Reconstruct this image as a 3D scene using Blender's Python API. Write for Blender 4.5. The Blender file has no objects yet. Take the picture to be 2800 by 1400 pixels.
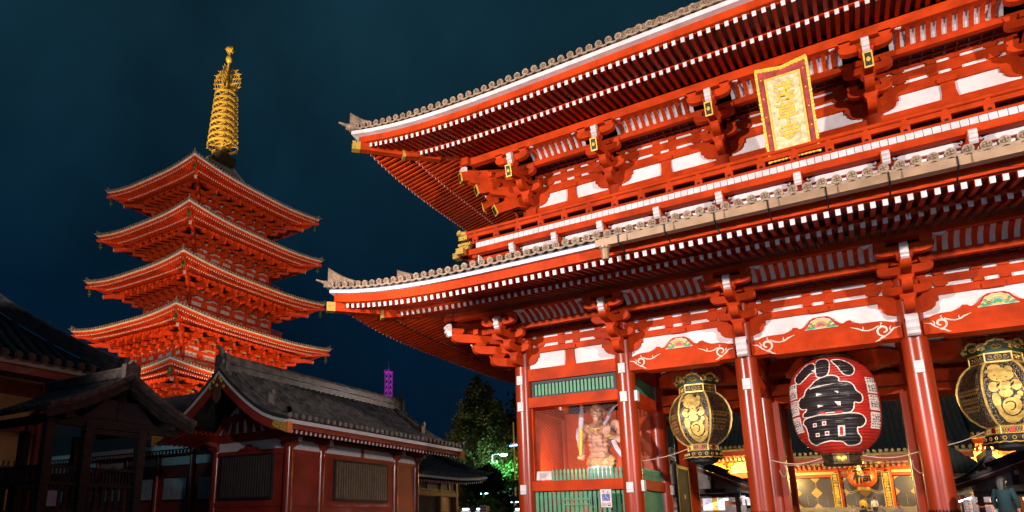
import bpy, math, random
from mathutils import Vector as V, Matrix, Euler
random.seed(7)
S = bpy.context.scene
COL = S.collection
PI = math.pi
R = math.radians

# ------------------------------------------------------------------ camera
cam = bpy.data.cameras.new('camera'); co = bpy.data.objects.new('camera', cam); COL.objects.link(co)
co.location = (0.872, -24.731, 1.3)
co.rotation_euler = (R(90 + 13.731), 0, R(33.601))
cam.sensor_width = 36; cam.lens = 23.891
cam.shift_x = 0.0896; cam.shift_y = 0.0996
cam.clip_end = 3000; cam.clip_start = 0.1
S.camera = co

# ------------------------------------------------------------------ world: night sky over the city
W = bpy.data.worlds.new('World'); S.world = W; W.use_nodes = True
nt = W.node_tree; nt.nodes.clear()
N = nt.nodes.new; LK = nt.links.new
out = N('ShaderNodeOutputWorld'); bg = N('ShaderNodeBackground'); tc = N('ShaderNodeTexCoord')
sep = N('ShaderNodeSeparateXYZ'); rmp = N('ShaderNodeValToRGB'); nz = N('ShaderNodeTexNoise'); mx = N('ShaderNodeMix')
LK(tc.outputs['Generated'], sep.inputs[0]); LK(sep.outputs['Z'], rmp.inputs[0])
e = rmp.color_ramp.elements
e[0].position = 0.0; e[0].color = (0.0009, 0.0068, 0.020, 1)
e[1].position = 0.62; e[1].color = (0.0046, 0.021, 0.034, 1)
x = e.new(0.30); x.color = (0.0008, 0.0082, 0.020, 1)
nz.inputs['Scale'].default_value = 3.1; nz.inputs['Detail'].default_value = 5
LK(tc.outputs['Generated'], nz.inputs['Vector'])
mp = N('ShaderNodeMapRange'); mp.inputs[1].default_value = 0.3; mp.inputs[2].default_value = 0.7
mp.inputs[3].default_value = 0.6; mp.inputs[4].default_value = 1.5
LK(nz.outputs[0], mp.inputs[0]); LK(rmp.outputs[0], bg.inputs[0]); LK(mp.outputs[0], bg.inputs[1]); LK(bg.outputs[0], out.inputs[0])
S.view_settings.view_transform = 'Standard'; S.view_settings.look = 'None'
S.view_settings.exposure = 0; S.view_settings.gamma = 1
S.cycles.use_denoising = True
S.cycles.max_bounces = 6; S.cycles.sample_clamp_indirect = 3.0

# ------------------------------------------------------------------ the floodlights of the precinct and an added cool fill
def lamp(name, kind, loc, power, col, aim=None, size=0.4, angle=60, blend=0.4):
    d = bpy.data.lights.new(name, kind); o = bpy.data.objects.new(name, d); COL.objects.link(o)
    o.location = loc; d.energy = power; d.color = col
    if kind == 'AREA': d.size = size
    else: d.shadow_soft_size = size
    if kind == 'SPOT': d.spot_size = R(angle); d.spot_blend = blend
    if aim is not None: o.rotation_euler = (V(aim) - V(loc)).to_track_quat('-Z', 'Y').to_euler()
    return o
WARM = (1.0, 0.86, 0.81); ORANGE = (1.0, 0.42, 0.13)
lamp('floodlight', 'SPOT', (-17, -27, 10.5), 37000, WARM, (-4, 0, 14), 0.35, 74, .75)
lamp('floodlight', 'SPOT', (19, -27, 10.5), 37000, WARM, (1, 0, 14), 0.35, 74, .75)
lamp('cool_fill_spot', 'SPOT', (3, -42, 5), 6000, (.55, .72, 1.0), (-1, 0, 9.5), 1.2, 62, .4)  # added cool fill from far in front, lifts the shaded eave whites
lamp('floodlight', 'SPOT', (-9, -21, 1.2), 280, WARM, (-8, -1, 8), 0.3, 90)
lamp('floodlight', 'SPOT', (9, -20, 1.2), 280, WARM, (2, -1, 8), 0.3, 90)

for (lx, tx, tz, pw) in ((-6.0, -4.36, 5.7, 950), (1.1, 0, 5.3, 750), (3.0, 4.36, 5.7, 800)):
    lamp('lantern_uplight', 'SPOT', (lx, -6.5, 1.3), pw, (1.0, .84, .66), (tx, 2, tz), .15, 44, .5)

# ------------------------------------------------------------------ mesh helpers
class MB:
    def __init__(s): s.v = []; s.f = []; s.m = []
    def add(s, vs, fs, mi=0):
        n = len(s.v); s.v += [tuple(p) for p in vs]
        for f in fs: s.f.append(tuple(i + n for i in f)); s.m.append(mi)
    def hexa(s, p, mi=0):            # 8 corners: bottom 0-3, top 4-7
        s.add(p, [(0, 3, 2, 1), (4, 5, 6, 7), (0, 1, 5, 4), (1, 2, 6, 5), (2, 3, 7, 6), (3, 0, 4, 7)], mi)
    def box(s, x0, x1, y0, y1, z0, z1, mi=0, M=None):
        p = [(x0, y0, z0), (x1, y0, z0), (x1, y1, z0), (x0, y1, z0), (x0, y0, z1), (x1, y0, z1), (x1, y1, z1), (x0, y1, z1)]
        if M: p = [M(*q) for q in p]
        s.hexa(p, mi)
    def bar(s, p, q, w, h, mi=0, up=(0, 0, 1), w2=None, h2=None):
        p = V(p); q = V(q); d = (q - p).normalized(); up = V(up)
        sd = d.cross(up)
        if sd.length < 1e-5: sd = d.cross(V((0, 1, 0)))
        sd.normalize(); u = sd.cross(d).normalized()
        w2 = w if w2 is None else w2; h2 = h if h2 is None else h2
        a = [p - sd * w / 2 - u * h / 2, p + sd * w / 2 - u * h / 2, p + sd * w / 2 + u * h / 2, p - sd * w / 2 + u * h / 2]
        b = [q - sd * w2 / 2 - u * h2 / 2, q + sd * w2 / 2 - u * h2 / 2, q + sd * w2 / 2 + u * h2 / 2, q - sd * w2 / 2 + u * h2 / 2]
        s.hexa(a + b, mi)
    def cyl(s, p, q, r, n=16, mi=0, r2=None, cap=True):
        s.tube([p, q], [r, r if r2 is None else r2], n, mi, cap)
    def tube(s, path, r, n=8, mi=0, cap=True):
        path = [V(p) for p in path]
        if not hasattr(r, '__len__'): r = [r] * len(path)
        base = len(s.v); prev = None
        for i, p in enumerate(path):
            d = (path[min(i + 1, len(path) - 1)] - path[max(i - 1, 0)])
            d = d.normalized() if d.length > 1e-9 else V((0, 0, 1))
            if prev is None:
                a = d.cross(V((0, 0, 1)));
                if a.length < 1e-3: a = d.cross(V((0, 1, 0)))
            else:
                a = prev - d * prev.dot(d)
            a.normalize(); prev = a; b = d.cross(a)
            for k in range(n):
                t = 2 * PI * k / n
                s.v.append(tuple(p + (a * math.cos(t) + b * math.sin(t)) * r[i]))
        for i in range(len(path) - 1):
            for k in range(n):
                k2 = (k + 1) % n
                s.f.append((base + i * n + k, base + i * n + k2, base + (i + 1) * n + k2, base + (i + 1) * n + k)); s.m.append(mi)
        if cap:
            s.f.append(tuple(base + k for k in range(n))[::-1]); s.m.append(mi)
            e = base + (len(path) - 1) * n
            s.f.append(tuple(e + k for k in range(n))); s.m.append(mi)
    def prism(s, pts, d, mi=0, side=None):
        n = len(pts); d = V(d); base = len(s.v)
        s.v += [tuple(p) for p in pts] + [tuple(V(p) + d) for p in pts]
        s.f.append(tuple(range(base, base + n))[::-1]); s.m.append(mi)
        s.f.append(tuple(range(base + n, base + 2 * n))); s.m.append(mi)
        for i in range(n):
            j = (i + 1) % n
            s.f.append((base + i, base + j, base + n + j, base + n + i)); s.m.append(mi if side is None else side)
    def lathe(s, prof, c=(0, 0, 0), n=24, mi=0, rot=0.0, cap=True, M=None):
        base = len(s.v)
        for r, z in prof:
            for k in range(n):
                t = rot + 2 * PI * k / n
                q = (c[0] + r * math.cos(t), c[1] + r * math.sin(t), c[2] + z)
                s.v.append(tuple(M(*q)) if M else q)
        for i in range(len(prof) - 1):
            for k in range(n):
                k2 = (k + 1) % n
                s.f.append((base + i * n + k, base + i * n + k2, base + (i + 1) * n + k2, base + (i + 1) * n + k)); s.m.append(mi)
        if cap:
            s.f.append(tuple(base + k for k in range(n))[::-1]); s.m.append(mi)
            e = base + (len(prof) - 1) * n
            s.f.append(tuple(e + k for k in range(n))); s.m.append(mi)
    def grid(s, rows, mi=0):         # rows of points -> quads
        base = len(s.v); n = len(rows[0])
        for r in rows: s.v += [tuple(p) for p in r]
        for i in range(len(rows) - 1):
            for k in range(n - 1):
                s.f.append((base + i * n + k, base + i * n + k + 1, base + (i + 1) * n + k + 1, base + (i + 1) * n + k)); s.m.append(mi)
    def sweep(s, rings, mi=0, cap=True):   # closed rings -> tube
        base = len(s.v); n = len(rings[0])
        for r in rings: s.v += [tuple(p) for p in r]
        for i in range(len(rings) - 1):
            for k in range(n):
                k2 = (k + 1) % n
                s.f.append((base + i * n + k, base + i * n + k2, base + (i + 1) * n + k2, base + (i + 1) * n + k)); s.m.append(mi)
        if cap:
            s.f.append(tuple(base + k for k in range(n))[::-1]); s.m.append(mi)
            e = base + (len(rings) - 1) * n
            s.f.append(tuple(e + k for k in range(n))); s.m.append(mi)
    def ball(s, c, r, mi=0, n=10, m=7, sc=(1, 1, 1)):
        prof = [(max(1e-4, r * math.sin(PI * i / m)), -r * math.cos(PI * i / m)) for i in range(m + 1)]
        s.lathe(prof, (0, 0, 0), n, mi, 0, True, lambda x, y, z: (c[0] + x * sc[0], c[1] + y * sc[1], c[2] + z * sc[2]))
    def build(s, name, mats, parent=None, smooth=True, ang=35):
        me = bpy.data.meshes.new(name); me.from_pydata(s.v, [], s.f)
        if not isinstance(mats, (list, tuple)): mats = [mats]
        for m in mats: me.materials.append(m)
        if len(mats) > 1: me.polygons.foreach_set('material_index', s.m)
        if smooth:
            me.polygons.foreach_set('use_smooth', [True] * len(me.polygons)); me.set_sharp_from_angle(angle=R(ang))
        me.update()
        o = bpy.data.objects.new(name, me); COL.objects.link(o)
        if parent: attach(o, parent)
        return o
def attach(o, parent):
    o.parent = parent
    o.matrix_parent_inverse = Matrix.Translation(-V(parent.location)) if parent.parent is None else Matrix.Identity(4)
def tag(o, label=None, cat=None, group=None, kind=None):
    if label: o['label'] = label
    if cat: o['category'] = cat
    if group: o['group'] = group
    if kind: o['kind'] = kind
    return o
def thing(name, label, cat, loc=(0, 0, 0), group=None):
    o = bpy.data.objects.new(name, None); COL.objects.link(o); o.location = loc; o.empty_display_size = 0.2
    return tag(o, label, cat, group)
def copy_tree(o, parent=None):
    c = o.copy(); COL.objects.link(c)
    if parent: c.parent = parent
    for ch in list(o.children): copy_tree(ch, c)
    return c

# ------------------------------------------------------------------ materials
def mat(name, col, rough=0.5, metal=0.0, var=0.12, scale=3.0, bump=0.0, bscale=40.0, col2=None, emit=None, es=0.0, spec=0.5, stretch=None, coat=0.0):
    m = bpy.data.materials.new(name); m.use_nodes = True; t = m.node_tree; b = t.nodes['Principled BSDF']
    L = t.links.new
    b.inputs['Roughness'].default_value = rough; b.inputs['Metallic'].default_value = metal
    b.inputs['Specular IOR Level'].default_value = spec; b.inputs['Coat Weight'].default_value = coat
    c = t.nodes.new('ShaderNodeTexCoord'); n = t.nodes.new('ShaderNodeTexNoise'); n.inputs['Scale'].default_value = scale
    n.inputs['Detail'].default_value = 5; n.inputs['Roughness'].default_value = 0.6
    src = c.outputs['Object']
    if stretch:
        mpn = t.nodes.new('ShaderNodeMapping'); mpn.inputs['Scale'].default_value = stretch; L(src, mpn.inputs[0]); src = mpn.outputs[0]
    L(src, n.inputs['Vector'])
    r = t.nodes.new('ShaderNodeValToRGB'); a = r.color_ramp.elements
    c2 = col2 or tuple(x * (1 - var * 2) for x in col)
    c1 = col if col2 else tuple(min(1, x * (1 + var)) for x in col)
    a[0].position = 0.32; a[0].color = (*c2, 1); a[1].position = 0.62; a[1].color = (*c1, 1)
    L(n.outputs[0], r.inputs[0]); L(r.outputs[0], b.inputs['Base Color'])
    mr = t.nodes.new('ShaderNodeMapRange'); mr.inputs[3].default_value = max(0, rough - 0.1); mr.inputs[4].default_value = min(1, rough + 0.12)
    L(n.outputs[0], mr.inputs[0]); L(mr.outputs[0], b.inputs['Roughness'])
    if bump:
        n2 = t.nodes.new('ShaderNodeTexNoise'); n2.inputs['Scale'].default_value = bscale; n2.inputs['Detail'].default_value = 3; L(src, n2.inputs['Vector'])
        bp = t.nodes.new('ShaderNodeBump'); bp.inputs['Strength'].default_value = bump; bp.inputs['Distance'].default_value = 0.02
        L(n2.outputs[0], bp.inputs['Height']); L(bp.outputs[0], b.inputs['Normal'])
    if emit: b.inputs['Emission Color'].default_value = (*emit, 1); b.inputs['Emission Strength'].default_value = es
    return m
RED = mat('vermilion_paint', (0.47, 0.043, 0.0065), 0.5, var=0.16, scale=1.3, spec=.06, bump=.12, bscale=9)
COLRED = mat('vermilion_gloss_paint', (0.32, 0.031, 0.006), 0.28, var=0.13, scale=1.4, stretch=(1, 1, 0.12), spec=.5, bump=.1, bscale=6)
WHITE = mat('white_plaster', (0.74, 0.68, 0.66), 0.85, var=0.09, scale=1.1, bump=0.15, bscale=30)
WPAINT = mat('white_paint', (0.66, 0.60, 0.59), 0.6, var=0.09, scale=2.3)
GREYB = mat('slate_board', (0.12, 0.13, 0.17), 0.7)
TILEM = mat('tile_emblem', (0.13, 0.085, 0.05), .6)
TILE = mat('kawara_tile', (0.31, 0.215, 0.135), 0.6, var=0.25, scale=5, bump=0.2)
DTILE = mat('dark_kawara_tile', (0.085, 0.078, 0.075), 0.45, var=0.35, scale=3, bump=0.2)
GOLD = mat('gilt', (0.83, 0.56, 0.13), 0.32, 1.0, var=0.15, scale=9)
GOLDP = mat('gold_leaf_paint', (0.80, 0.52, 0.06), 0.45, 0.25, var=0.12, scale=6)
BLACK = mat('black_lacquer', (0.012, 0.011, 0.011), 0.55)
FGOLD = mat('finial_gold', (0.80, 0.50, 0.08), 0.4, 0.3, var=.12, scale=2)
GUT = mat('bronze_gutter', (0.36, 0.23, 0.13), 0.45, 0.2, var=0.12, scale=1.5)
IRON = mat('dark_iron', (0.02, 0.02, 0.022), 0.5, 0.6)
GREEN = mat('green_paint', (0.065, 0.28, 0.14), 0.5, var=0.12, scale=4)
GREEND = mat('dark_green_paint', (0.012, 0.06, 0.03), 0.4)
NETM = mat('net_wire', (0.045, 0.022, 0.018), 0.8)
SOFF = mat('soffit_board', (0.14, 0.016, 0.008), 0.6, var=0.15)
STONE = mat('granite', (0.28, 0.27, 0.26), 0.8, var=0.2, scale=8, bump=0.3)
WOODD = mat('weathered_dark_wood', (0.05, 0.035, 0.028), 0.7, var=0.3, scale=6, stretch=(1, 1, 6), bump=0.3)
ROPE = mat('pale_rope', (0.6, 0.5, 0.38), 0.9)

def pierced():
    m = bpy.data.materials.new('pierced_gilt'); m.use_nodes = True; t = m.node_tree; L = t.links.new; p = t.nodes['Principled BSDF']
    c = t.nodes.new('ShaderNodeTexCoord'); v = t.nodes.new('ShaderNodeTexVoronoi'); v.inputs['Scale'].default_value = 9; r = t.nodes.new('ShaderNodeValToRGB')
    L(c.outputs['Object'], v.inputs['Vector']); L(v.outputs['Distance'], r.inputs[0])
    r.color_ramp.elements[0].position = .2; r.color_ramp.elements[0].color = (.05, .02, .005, 1); r.color_ramp.elements[1].position = .3; r.color_ramp.elements[1].color = (.48, .30, .05, 1)
    L(r.outputs[0], p.inputs['Base Color']); p.inputs['Roughness'].default_value = .4; return m
PIER = pierced()

# ------------------------------------------------------------------ eaves of a hipped roof, any side
def side(cx, cy, wx, wy, k):
    if k == 0: return (lambda u, v, z: (cx + u, cy - wy - v, z)), wx
    if k == 1: return (lambda u, v, z: (cx - wx - v, cy - u, z)), wy
    if k == 2: return (lambda u, v, z: (cx - u, cy + wy + v, z)), wx
    return (lambda u, v, z: (cx + wx + v, cy + u, z)), wy
def eave(root, cx, cy, wx, wy, c, sides=(0, 1, 2, 3), nseg=28, roofname='roof', discs=True):
    """c: dict of section sizes; builds rafter rows, fascia, boards and tiled edge for each side as parts of root."""
    sc = c.get('s', 1.0); z0 = c['z']; vE = c['vE']; Rr = c['rise']; p = c.get('p', 3.0); u0f = c['u0']
    roof = MB(); disc = MB()
    for k in sides:
        F, hw = side(cx, cy, wx, wy, k)
        U = hw + vE; u0 = u0f if hw > u0f else hw * 0.45
        def rise(u, v, U=U, u0=u0): return Rr * (max(0, abs(u) - u0) / (U - u0)) ** p * min(1.25, (v / vE))
        full = c.get('detail', True) or k < 2
        # rafters
        sp = c['sp']; n = int((hw + c['v2']) / sp)
        rows = ((c['v1'], c['z1'], 'base_rafters', 0.0), (c['v2'], c['z2'], 'flying_rafters', c['v1'] - 0.25 * sc))
        for vend, ze, nm, vin in rows:
            mb = MB(); w = c['rw']; h = c['rh']
            for i in range(-n, n + 1):
                u = (i + 0.5) * sp + random.uniform(-.012, .012) * sc
                if abs(u) > hw + vend - 0.35 * sc: continue
                vs = max(vin, abs(u) - hw + 0.1 * sc)
                if vs > vend - 0.15 * sc: continue
                dz = c['slope'] * (vend - vs)
                r1 = rise(u, vend); r0 = rise(u, vs) if vs > 0.2 else 0
                a = F(u, vs, z0 + ze + dz + r0); b = F(u, vend, z0 + ze + r1)
                mb.bar(a, b, w, h, 0)
                e = V(b) + (V(b) - V(a)).normalized() * 0.012 * sc       # white painted rafter end
                mb.bar(b, e, w * 0.98, h * 0.98, 1)
            mb.build(nm, [c.get('rmat', RED), c.get('emat', WPAINT)], root, False)
        # swept boards along the eave
        def strip(v0, v1, za, zb, name, m, parent=root, sub=0.0):
            mb = MB(); rings = []
            for i in range(nseg + 1):
                t = -1 + 2 * i / nseg
                ring = []
                for (v, z) in ((v0, za), (v1, za), (v1, zb), (v0, zb)):
                    u = t * (hw + v - sub); ring.append(F(u, v, z0 + z + rise(u, v)))
                rings.append(ring)
            mb.sweep(rings); return mb.build(name, m, parent)
        h = c['rh']
        if full:
            strip(c['v1'] - 0.16 * sc, c['v1'] - 0.02 * sc, c['z1'] + h * 0.55, c['z1'] + h * 0.55 + 0.13 * sc, 'eave_beam', c.get('rmat', RED))
        for s_ in c['strips']:
            strip(*s_[:4], s_[4], s_[5])
        # soffit boards above the rafters
        mb = MB(); ra = []; rb = []; rc = []
        for i in range(nseg + 1):
            t = -1 + 2 * i / nseg
            row = []
            for (v, z) in ((0.0, c['z1'] + c['slope'] * c['v1'] + h * 0.56), (c['v1'] - 0.05 * sc, c['z1'] + h * 0.56 + 0.02), (c['v1'], c['z2'] + c['slope'] * (c['v2'] - c['v1']) + h * 0.56), (c['v2'] + .02, c['z2'] + h * 0.57)):
                u = t * (hw + v); row.append(F(u, v, z0 + z + rise(u, v) * (1 if v > .1 else 0)))
            ra.append(row)
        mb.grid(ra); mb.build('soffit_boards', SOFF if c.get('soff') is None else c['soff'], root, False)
        # roof slope
        rows = []
        prof = c['prof']
        for i in range(nseg + 1):
            t = -1 + 2 * i / nseg
            rows.append([F(t * (hw + v), v, z0 + z + (rise(t * (hw + v), v) if v > 0 else 0)) for v, z in prof])
        roof.grid(rows)
        if discs:
            ds = c['ds']; nd = int((U) / ds); dr = c['dr']; zt = c['zt']
            for i in range(-nd, nd + 1):
                u = i * ds
                if abs(u) > U - 0.1: continue
                rr = rise(u, vE) + random.uniform(-.014, .014) * sc
                a = F(u, vE + 0.12 * sc + random.uniform(-.02, .02) * sc, z0 + zt + rr); b = F(u, vE - 0.1 * sc, z0 + zt + rr + 0.03 * sc)
                disc.cyl(a, b, dr, c.get('dn', 12))
                # raised rim and boss of the round end tile
                if c.get('boss'):
                    a2 = F(u, vE + 0.135 * sc, z0 + zt + rr)
                    disc.cyl(a2, a, dr * 0.62, 8)
                    if k == 0:                           # temple emblem in relief on the tile end
                        q0 = V(a2) + V((0, -.004, 0))
                        for q in range(4):
                            t1 = V((math.cos(q * PI / 2), 0, math.sin(q * PI / 2))); t2 = V((math.cos(q * PI / 2 + PI / 2), 0, math.sin(q * PI / 2 + PI / 2)))
                            disc.bar(q0, q0 + t1 * dr * .48, .018, .016, 1, (0, 1, 0)); disc.bar(q0 + t1 * dr * .48, q0 + t1 * dr * .48 + t2 * dr * .4, .018, .016, 1, (0, 1, 0))
                # cover-tile rib running up the slope
                lastv = prof[-1][0]; vs = [vE] + [v for v, _ in prof[1:] if v > abs(u) - hw]
                path = []
                for v, z in prof:
                    if hw + v < abs(u) - 1e-6: break
                    path.append(F(u, v, z0 + z + 0.05 * sc + (rise(u, v) if v > 0 else 0)))
                if len(path) > 1: disc.tube(path, dr * 0.85, 6)
                # sagging pan tile between two discs
                if i < nd:
                    pts = []
                    for q in range(5):
                        uu = u + ds * q / 4
                        sag = -0.055 * sc * math.sin(PI * q / 4)
                        pts.append((uu, sag))
                    top = [F(uu, vE + 0.1 * sc, z0 + zt - dr * 0.35 + s2 + rise(uu, vE)) for uu, s2 in pts]
                    bot = [F(uu, vE + 0.1 * sc, z0 + zt - dr * 0.95 + s2 + rise(uu, vE)) for uu, s2 in pts]
                    bk = [F(uu, vE - 0.1 * sc, z0 + zt - dr * 0.5 + s2 + rise(uu, vE)) for uu, s2 in pts]
                    disc.grid([bk, top, bot])
        # hip rafter under the corner and hip ridge above it (right end of each side)
    ro = roof.build(roofname, c['tmat'], root)
    if discs: disc.build('eave_tiles', [c['tmat'], TILEM], ro)
    # hips
    for sx, sy in c.get('corners', ((-1, -1), (1, -1), (-1, 1), (1, 1))):
        def H(d, z, off=0.0):    # d: distance out from wall corner along both axes
            return V((cx + sx * (wx + d) - off * sy * 0.7071, cy + sy * (wy + d) + off * sx * 0.7071, z0 + z))
        hm = MB(); h = c['rh']; hb = c.get('hb', 0.32); 
        rz = lambda d: Rr * (max(0, 1 - (vE - d) / (vE + max(wx, wy) - u0f)) if False else max(0, d / vE)) ** 2.0
        d1 = c['v1'] + 0.25 * sc; d2 = c['v2'] + 0.3 * sc
        hm.bar(H(0, c['z1'] + c['slope'] * c['v1']), H(d1, c['z1'] - h * 0.2 + Rr * 0.45), hb, hb * 1.3)
        hm.bar(H(c['v1'] - .9 * sc, c['z2'] + c['slope'] * 1.9 * sc), H(d2, c['z2'] + Rr * 0.72), hb * 0.85, hb * 1.2, 0, (0, 0, 1), hb * 0.85, hb)
        ho = hm.build('hip_rafter', c.get('rmat', RED), root, False)
        if c.get('gold', True):
            g = MB()
            q = (H(d1, c['z1'] - h * 0.2 + Rr * 0.45) - H(0, c['z1'] + c['slope'] * c['v1'])).normalized()
            e_ = H(d1, c['z1'] - h * 0.2 + Rr * 0.45); g.bar(e_ - q * 0.1 * sc, e_ + q * 0.02, hb * 1.05, hb * 1.36); g.build('gilt_cap', c.get('gmat', PIER), ho, False); g = MB()
            q = (H(d2, c['z2'] + Rr * 0.72) - H(c['v1'] - .9 * sc, c['z2'] + c['slope'] * 1.9 * sc)).normalized()
            e_ = H(d2, c['z2'] + Rr * 0.72); g.bar(e_ - q * 0.32 * sc, e_ + q * 0.02, hb * 0.9, hb * 1.08)
            g.build('gilt_cap', c.get('gmat', PIER), ho, False)
        # ridge with upturned end tile, in two steps
        rg = MB(); hh = c.get('hr', 0.34); ww = c.get('hwid', 0.3)
        prof = c['prof']
        def zr(d):
            for (va, za), (vb, zb) in zip(prof, prof[1:]):
                if vb <= d <= va: 
                    t = (d - vb) / (va - vb); return zb + (za - zb) * t + (Rr * max(0, d / vE) ** 2.6 if d > 0 else 0)
            return prof[0][1] + Rr * (d / vE) ** 2.6
        def ridge(da, db, hgt, horn):
            rings = []; ns = 14
            for i in range(ns + 1):
                d = da + (db - da) * i / ns; z = zr(d)
                up = hgt * (1.0 if i < ns * .55 else 1 + horn * ((i / ns - .55) / .45) ** 2)
                for_w = ww / 2 * (1 if i < ns - 2 else (0.8 if i == ns - 2 else 0.62 if i == ns - 1 else 0.35))
                rings.append([H(d, z - 0.1, -ww / 2), H(d, z - 0.1, ww / 2), H(d, z + up * 0.8, for_w), H(d, z + up, 0), H(d, z + up * 0.8, -for_w)])
            rg.sweep(rings)
        lastv = prof[-1][0]
        ridge(lastv, vE * 0.66, hh * 1.05, 1.0)
        ridge(vE * 0.55, vE + 0.05 * sc, hh * 0.72, 1.5)
        rg.bar(H(vE - 0.15 * sc, zr(vE)), H(vE + 0.38 * sc, zr(vE) + 0.22 * sc), 0.2 * sc, 0.14 * sc, 0, (0, 0, 1), 0.05 * sc, 0.05 * sc)
        rg.cyl(H(vE + .02, zr(vE) + 0.05), H(vE + 0.16 * sc, zr(vE) + 0.07), 0.14 * sc, 10)
        rg.build('hip_ridge', c['tmat'], ro)
    return ro

# ================================================================== THE GATE
G = thing('temple_gate', 'two storey vermilion temple gate with white plaster panels and hanging lanterns', 'temple gate', (0, 4, 0.8))
GZ = 0.8      # ground level
CX = (-10.53, -6.43, -2.33, 2.33, 6.43, 10.53)
# ---- columns
mbc = {}
for yi, y in enumerate((0, 4, 8)):
    for x in CX:
        if y == 4 and abs(x) < 1: continue
        b = MB(); b.lathe([(0.355, 0.65), (0.35, 3), (0.34, 6.5), (0.335, 8.6)], (x, y, 0.3), 28)
        o = b.build('column', COLRED, G)
        c = MB()                                    # metal shoe with a saw-toothed upper rim
        c.lathe([(0.375, 0.95), (0.375, 1.62)], (x, y, 0), 28, cap=False)
        for q in range(28):
            t0 = 2 * PI * q / 28; t1 = 2 * PI * (q + 1) / 28; tm = (t0 + t1) / 2
            c.add([(x + .376 * math.cos(t0), y + .376 * math.sin(t0), 1.62), (x + .376 * math.cos(t1), y + .376 * math.sin(t1), 1.62), (x + .378 * math.cos(tm), y + .378 * math.sin(tm), 1.71)], [(0, 1, 2)])
        c.lathe([(0.55, 0.0), (0.5, 0.1), (0.42, 0.16)], (x, y, 0.952), 28)
        c.build('column_shoe', IRON, o)
        if y == 0:
            hs = {-10.53: (6.87, 5.81, 2.58), -6.43: (6.87, 5.81, 2.56), -2.33: (5.81, ), 2.33: (5.81, ), 6.43: (6.87, 5.81, 2.56), 10.53: (6.87, 5.81, 2.58)}[x]
            for z in hs:
                t = MB(); t.box(x - .13, x + .11, -0.40, -0.3, z - .18, z + .18); t.box(x - .13, x + .11, -0.403, -0.39, z - .075, z - .07, 1)
                t.build('tenon_cap', [WPAINT, IRON], o, False)
        if abs(x) in (2.33, 6.43) :                 # caps on the passage side
            for z in ((2.62, 5.85) if (y == 0 and abs(x) > 5) else (2.62,) if abs(x) > 5 else ()):
                sg = 1 if x < 0 else -1
                t = MB(); t.box(x + sg * .3, x + sg * .42, y - .13, y + .13, z - .19, z + .19); t.build('tenon_cap', WPAINT, o, False)
# platform
b = MB(); b.box(-12.2, 12.2, -1.6, 9.6, 0.7, 0.95); b.build('stone_platform', STONE, G, False)

def band(x0, x1, y, z0, z1, d, name, m=RED, parent=G):
    b = MB(); b.box(x0, x1, y - d, y + d, z0, z1); return b.build(name, m, parent, False)
# ---- facade, front (y=0) and back (y=8), plus cross walls
def kento(b, x, y0, y1, z0, z1, w):                  # flared strut
    b.prism([(x - w * .62, y0, z0), (x + w * .62, y0, z0), (x + w * .5, y0, z0 + (z1 - z0) * .45), (x + w * .5, y0, z1 - .02), (x + w * .62, y0, z1), (x - w * .62, y0, z1), (x - w * .5, y0, z1 - .02), (x - w * .5, y0, z0 + (z1 - z0) * .45)], (0, y1 - y0, 0))
def masu(b, u, v, z, F=None, w=.36, h=.19, mi=0):     # bearing block, tapered below
    a, c_ = w * .36, w * .5
    p = [(-a, -a, 0), (a, -a, 0), (a, a, 0), (-a, a, 0), (-c_, -c_, h * .55), (c_, -c_, h * .55), (c_, c_, h * .55), (-c_, c_, h * .55)]
    q = [(-c_, -c_, h * .55), (c_, -c_, h * .55), (c_, c_, h * .55), (-c_, c_, h * .55), (-c_, -c_, h), (c_, -c_, h), (c_, c_, h), (-c_, c_, h)]
    F = F or (lambda x, y, z: (x, y, z))
    b.hexa([F(u + x, v + y, z + zz) for x, y, zz in p], mi); b.hexa([F(u + x, v + y, z + zz) for x, y, zz in q], mi)
def arm_pts(L0, L1, z0, z1, end0=True, end1=True, k=.32):   # boat-shaped bracket arm outline in (t,z)
    pts = [(L0, z1)]
    n = 5
    if end0:
        for i in range(n + 1):
            a = PI / 2 * i / n; pts.append((L0 + k * (1 - math.cos(a)) * 1.0, z1 - (z1 - z0) * (.35 + .65 * math.sin(a))))
    else: pts.append((L0, z0))
    if end1:
        for i in range(n + 1):
            a = PI / 2 * (1 - i / n); pts.append((L1 - k * (1 - math.cos(a)), z1 - (z1 - z0) * (.35 + .65 * math.sin(a))))
    else: pts.append((L1, z0))
    pts.append((L1, z1)); return pts
def arm_u(b, F, u, v, hl, z0, z1, w, mi=0):           # arm along the wall, centred at u
    pts = arm_pts(-hl, hl, z0, z1)
    b.prism([F(u + t, v - w / 2, z) for t, z in pts], V(F(0, w, 0)) - V(F(0, 0, 0)), mi)
def arm_v(b, F, u, v0, v1, z0, z1, w, mi=0, k=.3):    # arm projecting out
    pts = arm_pts(v0, v1, z0, z1, False, True, k)
    b.prism([F(u - w / 2, t, z) for t, z in pts], V(F(w, 0, 0)) - V(F(0, 0, 0)), mi)
def nose_pts():                                        # white wave-carved beam end, outline in (v,z)
    return [(0, 0), (.10, -.03), (.2, .03), (.17, .09), (.25, .13), (.27, .2), (.21, .25), (.28, .3), (.29, .37), (.2, .46), (.08, .5), (0, .47)]
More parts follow.
